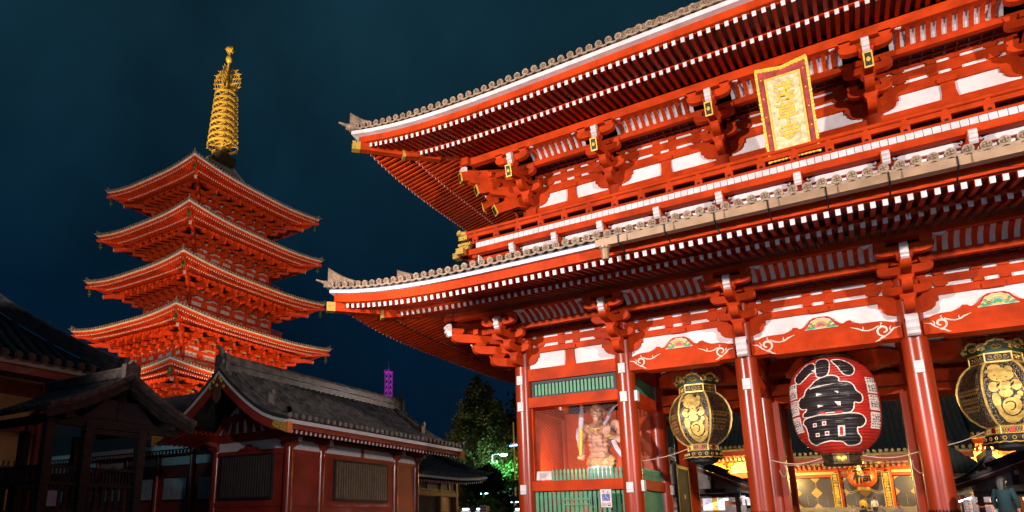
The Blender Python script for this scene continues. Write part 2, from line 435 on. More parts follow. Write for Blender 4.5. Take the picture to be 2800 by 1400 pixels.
def nose(b, F, u, v, z, w=.2, s=1.0, mi=1):
    pts = nose_pts()
    b.prism([F(u - w / 2, v + t * s, z + q * s) for t, q in pts], V(F(w, 0, 0)) - V(F(0, 0, 0)), mi)
    for sg in (-1, 1):                                 # carved spiral on the cheeks
        path = []
        for i in range(15):
            a = i * .55; r = .105 * s * (1 - i / 17)
            path.append(F(u + sg * (w / 2 + .004), v + .14 * s + r * math.cos(a), z + .3 * s + r * math.sin(a)))
        b.tube(path, .012 * s, 4, 2)
def bracket(F, u, name, dz=0.0, upper=False, vs=1.0, diag=False):
    b = MB(); k = vs
    g = lambda x, y, z: F(x, y * k, z + dz)
    if not diag:
        arm_v(b, g, u, -.15, .92, 7.46, 7.77, .26); masu(b, u, .72, 7.77, g, .4, .2)
        arm_v(b, g, u, -.15, 1.48, 7.93, 8.24, .26); masu(b, u, 1.25, 8.24, g, .42, .2)
        arm_u(b, g, u, .66, .62, 7.95, 8.2, .22)
        for q in (-.46, .46): masu(b, u + q, .66, 8.2, g, .3, .17)
        arm_u(b, g, u, 1.28, .68, 8.38, 8.63, .24)
        for q in (-.52, 0, .52): masu(b, u + q, 1.28, 8.63, g, .32, .17)
        arm_v(b, g, u, -.15, 2.25, 8.36, 8.66, .26); masu(b, u, 2.05, 8.6, g, .4, .19)
        arm_u(b, g, u, 2.05, .72, 8.74, 9.02, .24)
        for q in (-.54, .54): masu(b, u + q, 2.05, 9.02, g, .32, .17)
        nose(b, g, u, 2.12, 8.58 if not upper else 8.62, .2, 1.0)
        if upper:                                     # tail rafter with gilt end plate
            b.bar(g(u, 0.6, 8.62), g(u, 2.42, 8.2), .24, .3)
            b.bar(g(u, 2.42, 8.2), g(u, 2.45, 8.193), .25, .5, 3)
            b.bar(g(u, 2.45, 8.193), g(u, 2.465, 8.19), .17, .4, 4)
            b.ball(g(u, 2.47, 8.19), .055, 3, 6, 5, (1.1, .5, 1.6))
    else:
        for (l, za, zb) in ((1.35, 7.46, 7.8), (2.1, 7.93, 8.26), (3.0, 8.36, 8.7)):
            arm_v(b, g, u, 0, l, za, zb, .28)
        for (l, z) in ((1.05, 7.8), (1.8, 8.26), (2.75, 8.7)): masu(b, u, l, z, g, .46, .2)
        nose(b, g, u, 3.0, 8.62, .2, 1.0)
        if upper:
            for (l0, l1, za, zb) in ((.3, 1.75, 7.9, 7.25), (.8, 2.55, 8.55, 8.1), (1.1, 3.25, 9.0, 8.62)):
                b.bar(g(u, l0, za), g(u, l1, zb), .3, .42); d = (V(g(u, l1, zb)) - V(g(u, l0, za))).normalized()
                b.bar(g(u, l1, zb), V(g(u, l1, zb)) + d * .05, .31, .43, 3)
                b.bar(V(g(u, l1, zb)) + d * .05, V(g(u, l1, zb)) + d * .06, .22, .32, 4)
    return b.build(name, [RED, WPAINT, GOLDP, GOLDP, BLACK], G, False)
def wall_courses(F, xs, hw, dz, panel, name_w, floor_z, white=WHITE):
    """plaster band with stacked bracket-arm courses between the columns of one side. xs: column positions along u"""
    p0, b1, b1t, b2, b2t, b3, b3t = panel
    for a, c_ in zip(xs, xs[1:]):
        w = MB(); w.box(a + .2, c_ - .2, -.06, 0.07, p0, b3t + .3, 0, F)
        for g0, g1 in ((b1t, b2), (b2t, b3)): w.box(a + .3, c_ - .3, 0.071, .145, g0, g1, 0, F)
        w.build('plaster_panel', white, G, False)
        m = MB()
        for (za, zb, d) in ((b1, b1t, .16), (b2, b2t, .18), (b3, b3t, .2)): m.box(a + .2, c_ - .2, 0.0, d, za, zb, 0, F)
        mid = (a + c_) / 2
        for uc in (a, c_):
            sgn = 1 if uc == a else -1
            # arms springing from the column under the courses
            for (zt, L) in ((b1, .76), (b2, .0)):
                if L: 
                    pts = [(0, zt), (L, zt), (L, zt - .16), (L - .07, zt - .19), (L - .1, zt - .3), (L - .2, zt - .4), (L - .38, zt - .46), (0, zt - .47)]
                    m.prism([F(uc + sgn * t, 0.0, z) for t, z in pts], V(F(0, .155, 0)) - V(F(0, 0, 0)))
            for zt, zb in ((b2, b1t), (b3, b2t)):
                for L in (.42, .86, ): m.box(uc + sgn * L - .12, uc + sgn * L + .12, 0, .22, zb, zt, 0, F)
                m.box(uc + sgn * .86 - .17, uc + sgn * .86 + .17, 0, .225, zt - .06, zt + .05, 0, F)
        for zt, zb in ((b2, b1t), (b3, b2t)):
            for q in ((-.3, .3) if c_ - a > 3 else (0,)): m.box(mid + q - .13, mid + q + .13, 0, .22, zb, zt, 0, F)
        m.box(mid - .26, mid + .26, 0, .23, b1 - .02, b1 + .14, 0, F)
        m.build('bracket_course', RED, G, False)
def coving(F, xs, dz, up=False, hs=.74):
    for i, (a, c_) in enumerate(zip(xs, xs[1:])):
        L0, L1 = a + hs, c_ - hs
        if L1 - L0 < .6: continue
        path = [(1.32, 8.88), (1.40, 8.95), (1.50, 9.04), (1.66, 9.12), (1.86, 9.17), (2.0, 9.19)]
        if up: path = [(v, 8.88 + (z - 8.88) * 1.0) for v, z in path]
        w = MB(); w.grid([[F(u, v + .0, z + .012 + dz) for v, z in path] for u in (L0 - .1, L1 + .1)]); wo = w.build('cove_board', WPAINT, G, False)
        n = max(3, round((L1 - L0) / .26)); st = (L1 - L0) / n
        r = MB(); front = abs(F(0, 0, 0)[0]) < 1 and abs(a + c_) < 18
        for q in range(n):
            u = L0 + (q + .5) * st
            for (va, za), (vb, zb) in zip(path, path[1:]):
                r.bar(F(u, va, za + dz), F(u, vb, zb + dz), st * .46, .1)
            if front: r.build('cove_rib', RED, wo, False); r = MB()
        if r.v: r.build('cove_ribs', RED, wo, False)
        sc_ = MB()
        for u, sg in ((L0 - .02, 1), (L1 + .02, -1)):      # white leaf scrolls at both ends of the cove
            sc_.prism([F(u - sg * .14, 2.08, 9.2 + dz), F(u + sg * .22, 2.05, 9.1 + dz), F(u + sg * .3, 2.04, 9.2 + dz), F(u + sg * .2, 2.06, 9.27 + dz), F(u, 2.09, 9.33 + dz)], V(F(0, .08, 0)) - V(F(0, 0, 0)))
            sc_.tube([F(u - sg * (.16 + .07 * (1 - t / 11) * math.sin(t * .6)), 2.14, 9.3 + dz + .07 * (1 - t / 11) * math.cos(t * .6)) for t in range(10)], .02, 5)
        sc_.build('white_scroll', WPAINT, wo)
def storey(cx, cy, wx, wy, xsf, ys, dz, upper, panel):
    for k in range(4):
        F, hw = side(cx, cy, wx, wy, k)
        xs = xsf if k in (0, 2) else ys
        if k == 1: xs = [-q for q in ys][::-1]
        wall_courses(F, xs, hw, dz, panel, '', 0)
        if k in (0, 1):
            coving(F, xs, dz, upper)
        for (v, za, zb, w) in ((1.28, 8.69, 8.9, .2), (2.06, 9.2 if not upper else 9.14, 9.54 if not upper else 9.46, .3)):
            m = MB(); e = v + .35
            m.box(-hw - e, hw + e, v - w / 2, v + w / 2, za + dz, zb + dz, 0, F); m.build('purlin', RED, G, False)
        # slatted ceiling between wall and purlins
        m = MB(); m.box(-hw, hw, 0.0, 1.3, 8.93 + dz, 8.95 + dz, 0, F)
        n = int(hw * 2 / .3)
        for q in range(n): m.box(-hw + q * .3, -hw + q * .3 + .06, .2, 1.2, 8.86 + dz, 8.925 + dz, 0, F)
        m.box(-hw, hw, .5, .56, 8.84 + dz, 8.9 + dz, 0, F); m.box(-hw, hw, .85, .91, 8.84 + dz, 8.9 + dz, 0, F)
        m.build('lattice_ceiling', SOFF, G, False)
        if k in (0, 1):
            for u in xs[(0 if k == 0 else 0):]: bracket(F, u, 'bracket_set', dz, upper)
        if k == 0:
            for sx in (-1, 1):
                q = .70711
                Fd = lambda u, v, z, sx=sx: (cx + sx * (wx + v * q) + u * q, cy - wy - v * q + u * q * sx, z)
                bracket(Fd, 0, 'corner_bracket_set', dz, upper, 1.0, True)
YS = [-4, 0, 4]
storey(0, 4, 10.53, 4, list(CX), YS, 0.0, False, (7.31, 7.95, 8.18, 8.29, 8.54, 8.66, 8.86))
# lower bays
for y, sg in ((0, -1), (8, 1)):
    for i in (0, 4):
        a, c_ = CX[i] + .25, CX[i + 1] - .25
        band(a, c_, y, 6.82, 7.31, .2, 'tie_beam'); band(a, c_, y, 5.755, 6.15, .22, 'tie_beam'); band(a, c_, y, 2.52, 2.9, .2, 'tie_beam')
        b = MB(); m0 = (a + c_) / 2; kento(b, m0, y + sg * .0, y + sg * .16, 7.31, 7.95, .34); b.build('strut', RED, G, False)
        # slatted transom window in a dark frame
        f = MB(); x0, x1 = a + .12, c_ - .08
        f.box(x0, x1, y - .1, y + .1, 6.15, 6.235); f.box(x0, x1, y - .1, y + .1, 6.7, 6.82); f.box(x0, x0 + .1, y - .095, y + .095, 6.235, 6.7); f.box(x1 - .1, x1, y - .095, y + .095, 6.235, 6.7)
        fo = f.build('transom_window', IRON, G, False)
        s = MB(); n = 22
        for q in range(n):
            u = x0 + .16 + (x1 - x0 - .32) * q / (n - 1); s.box(u - .045, u + .045, y - .05, y + .05, 6.236, 6.7)
        s.build('window_slats', GREEN, fo, False)
        # jambs
        for xx in (a - .02, c_ - .02): band(xx, xx + .14, y, 2.9, 5.755, .1, 'jamb')
        if sg < 0:
            # picket rail above the beam, slat fence below
            p = MB(); n = 23; sp = (c_ - a - .1) / n
            for q in range(n):
                u = a + .12 + q * sp
                if i == 0 and q < 5: continue
                p.prism([(u - .055, y - .13, 2.9), (u + .055, y - .13, 2.9), (u + .05, y - .13, 3.06), (u + .032, y - .13, 3.17), (u + .05, y - .13, 3.19), (u + .05, y - .13, 3.23), (u + .03, y - .13, 3.29), (u, y - .13, 3.33), (u - .03, y - .13, 3.29), (u - .05, y - .13, 3.23), (u - .05, y - .13, 3.19), (u - .032, y - .13, 3.17), (u - .05, y - .13, 3.06)], (0, .05, 0))
            p.build('picket_rail', GREEN, G, False)
            l = MB(); n = 20; sp = (c_ - a - .1) / n
            for q in range(n): l.box(a + .1 + q * sp, a + .1 + q * sp + .115, y - .06, y + .0, .96, 2.52)
            l.box(a, c_, y + .002, y + .06, 1.1, 1.22); l.box(a, c_, y + .002, y + .06, 2.25, 2.37)
            l.box(a + 1.22, a + 2.26, y - .1, y - .062, 2.17, 2.22); l.box(a + 1.22, a + 2.26, y - .1, y - .062, 1.98, 2.03); l.box(a + 1.22, a + 1.27, y - .1, y - .062, 2.03, 2.17); l.box(a + 2.21, a + 2.26, y - .1, y - .062, 2.03, 2.17)
            l.build('slat_fence', GREEN, G, False)
# carved rainbow beams over the three passages (front, middle, back)
def spiral_scroll(b, x, y, z, s, sg, mi=0):
    P = lambda u, w: (x + sg * u * s, y, z + w * s)
    path = []; n = 22
    for i in range(n):
        t = i / (n - 1); a = -PI * .55 + t * PI * 2.1; r = .23 * (1 - .72 * t); path.append(P(.42 + r * math.cos(a) , .02 + r * math.sin(a)))
    b.tube(path, [.03 * s + .022 * s * (1 - abs(2 * i / (n - 1) - .9)) for i in range(n)], 5, mi)
    b.tube([P(.38, -.22), P(.52, -.26), P(.6, -.33), P(.72, -.37)], [.03 * s, .035 * s, .03 * s, .008 * s], 5, mi)
    b.tube([P(.38, -.2), P(.22, -.08), P(.1, .06), P(-.12, .1)], [.02 * s, .035 * s, .035 * s, .01 * s], 5, mi)
    b.tube([P(.2, -.04), P(.22, .08), P(.16, .17)], [.02 * s, .026 * s, .008 * s], 5, mi)
    b.tube([P(.55, .22), P(.72, .12), P(.9, .08), P(1.08, .12), P(1.2, .2), P(1.45, .3)], [.02 * s, .034 * s, .024 * s, .03 * s, .034 * s, .006 * s], 5, mi)
    b.tube([P(1.08, .12), P(1.02, .2), P(1.05, .27)], [.02 * s, .024 * s, .008 * s], 5, mi)
    b.tube([P(.5, .22), P(.44, .31), P(.5, .36)], [.02 * s, .024 * s, .008 * s], 5, mi)
CREAM = mat('cream_paint', (0.78, 0.66, 0.52), .6)
def frog_leg(b, x, y, z, s, d=.16):
    half = [(0, .43), (.2, .42), (.3, .36), (.38, .25), (.5, .14), (.62, .1), (.7, .17), (.82, .18), (.88, .09), (.98, .06), (1.15, .0)]
    pts = [(x + u * s, y, z + w * s) for u, w in half] + [(x - u * s, y, z + w * s) for u, w in half[::-1][:-1]]
    b.prism(pts[::-1], (0, -d, 0))
FLG = mat('painted_leaf_green', (0.05, 0.34, 0.17), .6); FLR = mat('painted_flower_red', (0.55, 0.09, 0.07), .6); FLY = mat('painted_ground_yellow', (0.72, 0.50, 0.14), .6); FLW = mat('painted_outline_white', (.8, .74, .66), .6)
def flower(x, y, z, s, red, parent):
    b = MB()
    out = [(0, .34), (.1, .34), (.17, .3), (.24, .28), (.3, .2), (.36, .1), (.46, .02)]
    o = [(x + u * s, z + w * s) for u, w in out] + [(x - u * s, z + w * s) for u, w in out[::-1][:-1]]
    b.prism([(p, y, q) for p, q in o], (0, -.02, 0), 0)
    b.tube([(p, y - .03, q) for p, q in o] + [(o[0][0], y - .03, o[0][1])], .014 * s, 5, 3)
    fm = 2 if red else 1
    for q in range(9):
        a = PI * q / 8; l = .16 * s; c = (x, y - .04, z + .1 * s)
        tip = (x + l * 1.15 * math.cos(a), y - .05, z + .1 * s + l * math.sin(a)); md = (x + l * .55 * math.cos(a), z + .1 * s + l * .55 * math.sin(a))
        n_ = (-math.sin(a) * .03 * s, math.cos(a) * .03 * s)
        b.add([c, (md[0] + n_[0], y - .045, md[1] + n_[1]), tip, (md[0] - n_[0], y - .045, md[1] - n_[1])], [(0, 1, 2, 3)], fm)
        b.tube([(md[0] + n_[0], y - .05, md[1] + n_[1]), tip, (md[0] - n_[0], y - .05, md[1] - n_[1])], .006 * s, 4, 3)
    for sg in (-1, 1):
        for (u, w, r) in ((.2, .1, .05), (.27, .18, .045), (.33, .07, .04)):
            path = [(x + sg * (u + r * math.cos(a * .7) * (1 - a / 12)) * s, y - .04, z + (w + r * math.sin(a * .7) * (1 - a / 12)) * s) for a in range(10)]
            b.tube(path, .012 * s, 5, 1)
        b.add([(x + sg * .12 * s, y - .042, z + .04 * s), (x + sg * .3 * s, y - .042, z + .0 * s), (x + sg * .42 * s, y - .042, z + .03 * s), (x + sg * .26 * s, y - .042, z + .08 * s)], [(0, 1, 2, 3)], 1)
    b.build('flower_panel', [FLY, FLG, FLR, FLW], parent)
for y in (0, 4, 8):
    for i in (1, 2, 3):
        a, c_ = CX[i], CX[i + 1]; L = c_ - a - .52; x0 = a + .26; x1 = c_ - .26; mid = (a + c_) / 2
        b = MB(); ye = y - .3
        top = []; bot = []
        for q in range(25):
            t = q / 24; s_ = min(1, min(t, 1 - t) / .14)
            top.append((x0 + L * t, 7.18 + .17 * math.sin(min(1, s_ * 1.0) * PI / 2))); bot.append((x0 + L * t, 6.75 if min(t, 1 - t) < .165 else 6.68 + .17 * min(1, (min(t, 1 - t) - .165) / .02)))
        b.prism([(p, ye, q) for p, q in bot] + [(p, ye, q) for p, q in top[::-1]], (0, .6, 0))
        # dropped lip along the arch
        b.prism([(x0 + L * .165, ye - .04, 6.68), (x1 - L * .165, ye - .04, 6.68), (x1 - L * .185, ye - .04, 6.80), (x1 - L * .22, ye - .04, 6.86), (x0 + L * .22, ye - .04, 6.86), (x0 + L * .185, ye - .04, 6.80)], (0, .66, 0))
        o = b.build('rainbow_beam', RED, G, True, 25)
        if y == 0:
            s = MB(); spiral_scroll(s, x0 + .12, ye - .015, 7.02, .72 if i != 2 else .82, 1); s.build('carved_scroll', CREAM, o); s = MB(); spiral_scroll(s, x1 - .12, ye - .015, 7.02, .72 if i != 2 else .82, -1); s.build('carved_scroll', CREAM, o)
        fl = MB(); frog_leg(fl, mid, y - .02, 7.35, .98, .2); fo = fl.build('frog_leg_strut', RED, G, True, 25)
        flower(mid, y - .225, 7.36, 1.02, i == 1 or i == 2, fo)
        if y:
            w = MB(); w.box(a + .2, c_ - .2, y - .02, y + .04, 7.3, 9.0); w.build('plaster_panel', WHITE, G, False)
# wave-carved white noses on the passage columns
for x in (-2.33, 2.33, -6.43, 6.43):
    if abs(x) > 5: continue
    b = MB(); pts = [(0, 0), (.22, -.02), (.3, .03), (.27, .12), (.34, .2), (.3, .32), (.36, .42), (.33, .55), (.26, .63), (0, .66)]
    b.prism([(x - .16, -.34 - t, 6.74 + z) for t, z in pts], (.32, 0, 0)); 
    for sg in (-1, 1):
        path = [(x + sg * .163, -.5 - .1 * (1 - i / 17) * math.cos(i * .55), 7.18 + .1 * (1 - i / 17) * math.sin(i * .55)) for i in range(15)]
        b.tube(path, .014, 4, 1)
    b.build('wave_nose', [WPAINT, IRON], G, True, 20)
# interior cross beams, middle-row beams, ceiling
for i in (1, 2, 3):
    a, c_ = CX[i], CX[i + 1]
    band(a, c_, 4, 6.02, 6.42, .2, 'cross_beam'); band(a, c_, 4, 5.72, 5.96, .14, 'cross_beam')
    band(a, c_, 8, 6.1, 6.42, .2, 'cross_beam')
for x in CX:
    for (za, zb) in ((6.82, 7.31), (5.755, 6.15), (2.52, 2.9)):
        if abs(x) < 3 and za < 3: continue
        if abs(x) < 3 and za < 6: za, zb = 6.0, 6.4
        b = MB(); b.box(x - .19, x + .19, .3, 3.7, za, zb); b.box(x - .19, x + .19, 4.3, 7.7, za, zb); b.build('cross_beam', RED, G, False)
    b = MB(); b.box(x - .05, x + .05, .3, 7.7, 7.31, 8.9); b.build('plaster_panel', WHITE, G, False)
b = MB(); b.box(-10.6, 10.6, -.05, 8.05, 8.95, 9.02)
for q in range(36): b.box(-10.5 + q * .6, -10.42 + q * .6, .1, 7.9, 8.88, 8.948)
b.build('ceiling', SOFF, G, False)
# statue chamber walls (both outer bays), side screens of the chambers
INW = mat('chamber_red_wall', (0.46, 0.06, 0.018), .6, var=.12)
for x0, x1, xo, xi in ((-10.5, -6.43, -10.53, -6.43), (6.43, 10.5, 10.53, 6.43)):
    b = MB(); b.box(x0, x1, 3.75, 3.85, .95, 6.0); b.build('chamber_wall', INW, G, False)
    b = MB(); b.box(xo - .06, xo + .06, .3, 7.7, .95, 6.0); b.build('chamber_wall', INW, G, False)
    b = MB(); sg = 1 if xi < 0 else -1                  # side screen facing the passage
    for q in range(22): 
        y = .42 + q * .153; b.box(xi - .05, xi + .05, y, y + .1, 6.2, 6.8)
    b.build('window_slats', GREEN, G, False)
    b = MB()
    for q in range(22):
        y = .42 + q * .153
        b.prism([(xi + sg * .1, y, 2.9), (xi + sg * .1, y + .1, 2.9), (xi + sg * .1, y + .09, 3.16), (xi + sg * .1, y + .1, 3.22), (xi + sg * .1, y + .05, 3.33), (xi + sg * .1, y, 3.22), (xi + sg * .1, y + .01, 3.16)], (-sg * .05, 0, 0))
    b.box(xi + sg * .13, xi + sg * .11, .4, 3.6, 3.12, 3.17)
    b.build('picket_rail', GREEN, G, False)
    b = MB()
    for q in range(22):
        y = .42 + q * .153; b.box(xi - .06, xi + .06, y, y + .12, .96, 2.52)
    b.build('slat_fence', GREEN, G, False)
# wire screens of the chambers: hexagonal mesh built as crossing wires
def wire(b, p0, du, dv, nu, nv, r, diag=True):
    p0 = V(p0); du = V(du); dv = V(dv); n_ = du.cross(dv).normalized()
    def ln(a, c_):
        d = (c_ - a).normalized(); s_ = d.cross(n_) * r
        b.add([a - s_, a + s_, c_ + s_, c_ - s_], [(0, 1, 2, 3)])
    if diag:
        for i in range(-nv, nu):
            t0 = max(0, -i); t1 = min(nv, nu - i)
            if t1 > t0:
                ln(p0 + du * (i + t0) + dv * t0, p0 + du * (i + t1) + dv * t1); ln(p0 + du * (nu - i - t0) + dv * t0, p0 + du * (nu - i - t1) + dv * t1)
    else:
        for i in range(nu + 1): ln(p0 + du * i, p0 + du * i + dv * nv)
        for j in range(nv + 1): ln(p0 + dv * j, p0 + dv * j + du * nu)
WIRE = mat('chicken_wire', (0.22, 0.10, 0.06), .5, .3)
b = MB(); wire(b, (-10.2, .05, 2.92), (.15, 0, 0), (0, 0, .13), 22, 21, .003); b.build('wire_screen', WIRE, G, False)
b = MB(); wire(b, (-6.43, .36, 3.0), (0, .15, 0), (0, 0, .14), 22, 19, .003); b.build('wire_screen', WIRE, G, False)
# bird nets under the lower eave (front)
b = MB(); wire(b, (-12.6, -3.75, 9.02), (.105, 0, 0), (0, .1, .021), 240, 16, .011, False)  # wires made thick and dark to carry the soffit's shade as well
b.build('bird_net', NETM, G, False)
b = MB(); wire(b, (-12.15, -1.9, 12.3), (0, .2, 0), (-.075, 0, .19), 55, 16, .008, False); b.build('bird_net', NETM, G, False)
# open black door leaves in the passage beside the chambers
for x, sg in ((-6.43, 1), (6.43, -1)):
    b = MB(); xx = x + sg * .42
    b.box(xx - .05, xx + .05, 4.5, 6.7, 1.0, 3.7); 
    for z in (1.1, 3.55):
        b.box(xx + sg * .052, xx + sg * .06, 4.5, 6.7, z, z + .12, 1)
    for y in (4.5, 6.58): b.box(xx + sg * .052, xx + sg * .06, y, y + .1, 1.0, 3.7, 1)
    b.lathe([(.1, 0), (.08, .02), (.001, .03)], (0, 0, 0), 14, 1, 0, True, lambda p, q, r_: (xx + sg * (.05 + r_), 5.6 + p, 2.4 + q))
    b.build('door_leaf', [BLACK, GOLDP], G, False)
    band(x + sg * .0, x + sg * .7, 7.3, .95, 6.0, .1, 'jamb')
for x, sg in ((-2.33, 1), (2.33, -1)):
    b = MB(); b.box(x + sg * .25, x + sg * .45, 3.7, 4.3, .95, 5.75); b.build('jamb', COLRED, G, False)

# ---- lower roof
E_L = dict(z=0, v1=3.9, z1=9.17, v2=5.35, z2=9.1, vE=5.6, slope=.22, sp=.2585, rw=.115, rh=.16, rise=.6, p=3.0, u0=8.0, s=1.0,
    strips=[(5.3, 5.46, 9.22, 9.52, 'eave_fascia', RED), (5.28, 5.33, 9.19, 9.25, 'eave_moulding', RED), (5.3, 5.6, 9.525, 9.655, 'eave_white_board', WPAINT), (5.25, 5.56, 9.66, 9.76, 'eave_slate_board', GREYB)],
    prof=[(5.65, 9.80), (4.0, 10.12), (2.6, 10.52), (1.2, 11.0), (-.3, 11.7)], ds=.332, dr=.118, zt=9.86, tmat=TILE, boss=True, gold=True, hb=.34, hr=.42)
eave(G, 0, 4, 10.53, 4, E_L, roofname='lower_roof')
# ---- upper storey
UX = [-10.0, -6.43, -2.33, 2.33, 6.43, 10.0]
storey(0, 4, 10.0, 3.45, UX, [-3.45, 0, 3.45], 7.07, True, (14.4, 15.03, 15.37, 15.47, 15.77, 15.87, 16.1))
for y, sg in ((.55, -1), (7.45, 1)):
    for a, c_ in zip(UX, UX[1:]):
        b = MB(); kento(b, (a + c_) / 2, y, y + sg * .17, 14.4, 15.03, .36); b.build('strut', RED, G, False)
    band(-10.4, 10.4, y, 13.9, 14.42, .22, 'tie_beam'); band(-10.2, 10.2, y, 12.2, 13.9, .05, 'upper_wall', RED)
for x in (-10.0, 10.0):
    b = MB(); b.box(x - .22, x + .22, .2, 7.8, 13.9, 14.42); b.box(x - .05, x + .05, .6, 7.4, 12.2, 13.9); b.build('tie_beam', RED, G, False)
for x in UX:
    for y in (.55, 7.45):
        b = MB(); b.cyl((x, y, 12.2), (x, y, 15.2), .3, 20); b.build('upper_column', COLRED, G)
b = MB(); b.box(-10, 10, .5, 7.5, 16.05, 16.1); b.box(-11.3, 11.3, -1.7, 9.7, 12.2, 12.24); b.build('floor_boards', SOFF, G, False)
E_U = dict(E_L); E_U.update(z=7.07, v1=3.85, z1=9.22, v2=5.3, z2=9.1, vE=5.65, rise=.66, u0=7.5,
    strips=[(5.25, 5.42, 9.2, 9.46, 'eave_fascia', RED), (5.22, 5.28, 9.17, 9.23, 'eave_moulding', RED), (5.3, 5.65, 9.465, 9.62, 'eave_white_board', WPAINT), (5.25, 5.6, 9.625, 9.71, 'eave_slate_board', GREYB)],
    prof=[(5.7, 9.72), (4.0, 10.25), (2.4, 11.0), (.8, 12.1), (-1.2, 13.9), (-3.45, 16.2)], zt=9.77)
eave(G, 0, 4, 10.0, 3.45, E_U, roofname='upper_roof')
b = MB(); b.box(-6.8, 6.8, 3.6, 4.4, 23.0, 24.0); b.build('main_ridge', TILE, G, False)

# ---- balcony round the upper storey
for k in range(4):
    F, hw = side(0, 4, 10.0, 3.45, k); hw2 = hw; v = 2.35     # outer face 2.35 m from the upper wall
    E = hw + v
    b = MB()
    b.box(-E - .35, E + .35, v - .3, v, 12.06, 12.29, 0, F)                       # edge beam
    b.build('balcony_beam', RED, G, False)
    b = MB(); n = int(2 * E / .2255); st = 2 * (E - .75) / n
    for q in range(n): b.box(-E + .75 + q * st + .008, -E + .75 + (q + 1) * st - .008, v - .2, v + .04, 12.29, 12.5, 0, F)
    b.build('white_joist_ends', WPAINT, G, False)
    b = MB(); b.box(-E + .55, E - .55, v - .12, v + .05, 12.505, 12.58, 0, F)
    b.box(-E + .4, E - .4, v - .06, v + .04, 12.78, 12.93, 0, F)
    n = round(2 * E / 1.03)
    for q in range(n + 1):
        u = -E + .7 + q * (2 * E - 1.4) / n; b.box(u - .12, u + .12, v - .08, v + .03, 12.58, 12.78, 0, F); b.box(u - .06, u + .06, v - .05, v + .03, 12.93, 13.03, 0, F)
        c0 = V(F(u, v + .045, 12.62)); c1 = V(F(u, v + .02, 12.62)); b.cyl(c1, c0, .05, 8, 1); 
    b.tube([F(-E + .3, v - .01, 13.04), F(E - .3, v - .01, 13.04)], .075, 10)
    b.box(-E + .6, E - .6, v - .5, v - .45, 12.58, 13.0, 2, F)
    b.build('balcony_railing', [RED, IRON, SOFF], G, False)
    for sg in ((-1, 1) if k in (0, 1) else ()):
        b = MB()
        if True:
            for (z, r, l) in ((13.06, .1, .0), ):
                b.cyl(F(sg * (E - .3), v - .01, 13.04), F(sg * (E + .12), v + .0, 13.12), .1, 12)
            b.box(sg * (E - .35), sg * (E + .05), v - .09, v + .06, 12.76, 12.95, 0, F); b.box(sg * (E - .5), sg * (E + .08), v - .15, v + .07, 12.5, 12.62, 0, F)
            b.box(sg * (E - .4), sg * (E + .02), v - .12, v + .06, 12.32, 12.49, 0, F)
            b.box(sg * (E + .1), sg * (E + .37), v - .32, v + .02, 12.05, 12.3, 0, F)
        b.build('gilt_cap', PIER, G, False)
    # brackets, plaster and noses below the balcony
    b = MB(); w = MB(); w.box(-E + .2, E - .2, v - .75, v - .7, 11.4, 12.06, 0, F); w.build('plaster_panel', WHITE, G, False)
    b.box(-E + .1, E - .1, v - .7, v - .5, 11.93, 12.06, 0, F); b.box(-E + .1, E - .1, v - .7, v - .52, 11.4, 11.62, 0, F)
    us = (sorted(UX + [(p + q) / 2 for p, q in zip(UX, UX[1:])]) if k in (0, 2) else [-3.45, -1.7, 0, 1.7, 3.45])
    for i, u in enumerate(us):
        nose(b, F, u, v - .12, 11.76, .2, .85)
        b.box(u - .13, u + .13, v - .7, v - .1, 11.8, 12.05, 0, F)
        if i < len(us) - 1:
            m_ = (u + us[i + 1]) / 2; L = (us[i + 1] - u) / 2
            for sg in (-1, 1):                     # white cloud-shaped brackets with curled tips
                pts = [(0, 11.9), (L * .78, 11.9), (L * .7, 11.98), (L * .74, 12.04), (L * .6, 12.09), (L * .52, 12.2), (0, 12.2)]
                b.prism([F(m_ + sg * t, v - .49, z) for t, z in pts], V(F(0, .06, 0)) - V(F(0, 0, 0)), 1)
                path = [F(m_ + sg * (L * .74 + .03 + .05 * (1 - a / 11) * math.sin(a * .6)), v - .44, 12.03 + .05 * (1 - a / 11) * math.cos(a * .6)) for a in range(10)]
                b.tube(path, .02, 5, 1)
    b.build('balcony_brackets', [RED, WPAINT, GOLDP], G, False)

# ---- gutter with straps and spout
b = MB()
rings = []
for x in (-5.25, 12.0): rings.append([(x, -5.82, 9.33), (x, -6.06, 9.33), (x, -6.08, 9.54), (x, -6.05, 9.54), (x, -6.03, 9.36), (x, -5.85, 9.36), (x, -5.83, 9.54), (x, -5.8, 9.54)])
b.sweep(rings); go = b.build('gutter', GUT, G, False)
for q in range(13):
    x = -4.55 + q * 1.32; s = MB(); s.bar((x, -6.09, 9.56), (x, -6.075, 9.34), .035, .02); s.bar((x, -6.07, 9.33), (x, -5.35, 9.2), .035, .02, 0, (0, 0, 1)); s.build('gutter_strap', IRON, go, False)
for q in range(13):
    x = -4.3 + q * 1.32; s = MB(); s.box(x, x + .02, -6.085, -6.081, 9.33, 9.54); s.build('gutter_joint', mat('gutter_solder', (.14, .09, .06), .6) if q == 0 else bpy.data.materials['gutter_solder'], go, False)
s = MB(); s.lathe([(.17, 0), (.16, -.06), (.115, -.1), (.105, -.42)], (-5.0, -5.95, 9.34), 16); s.build('gutter_spout', GUT, go)

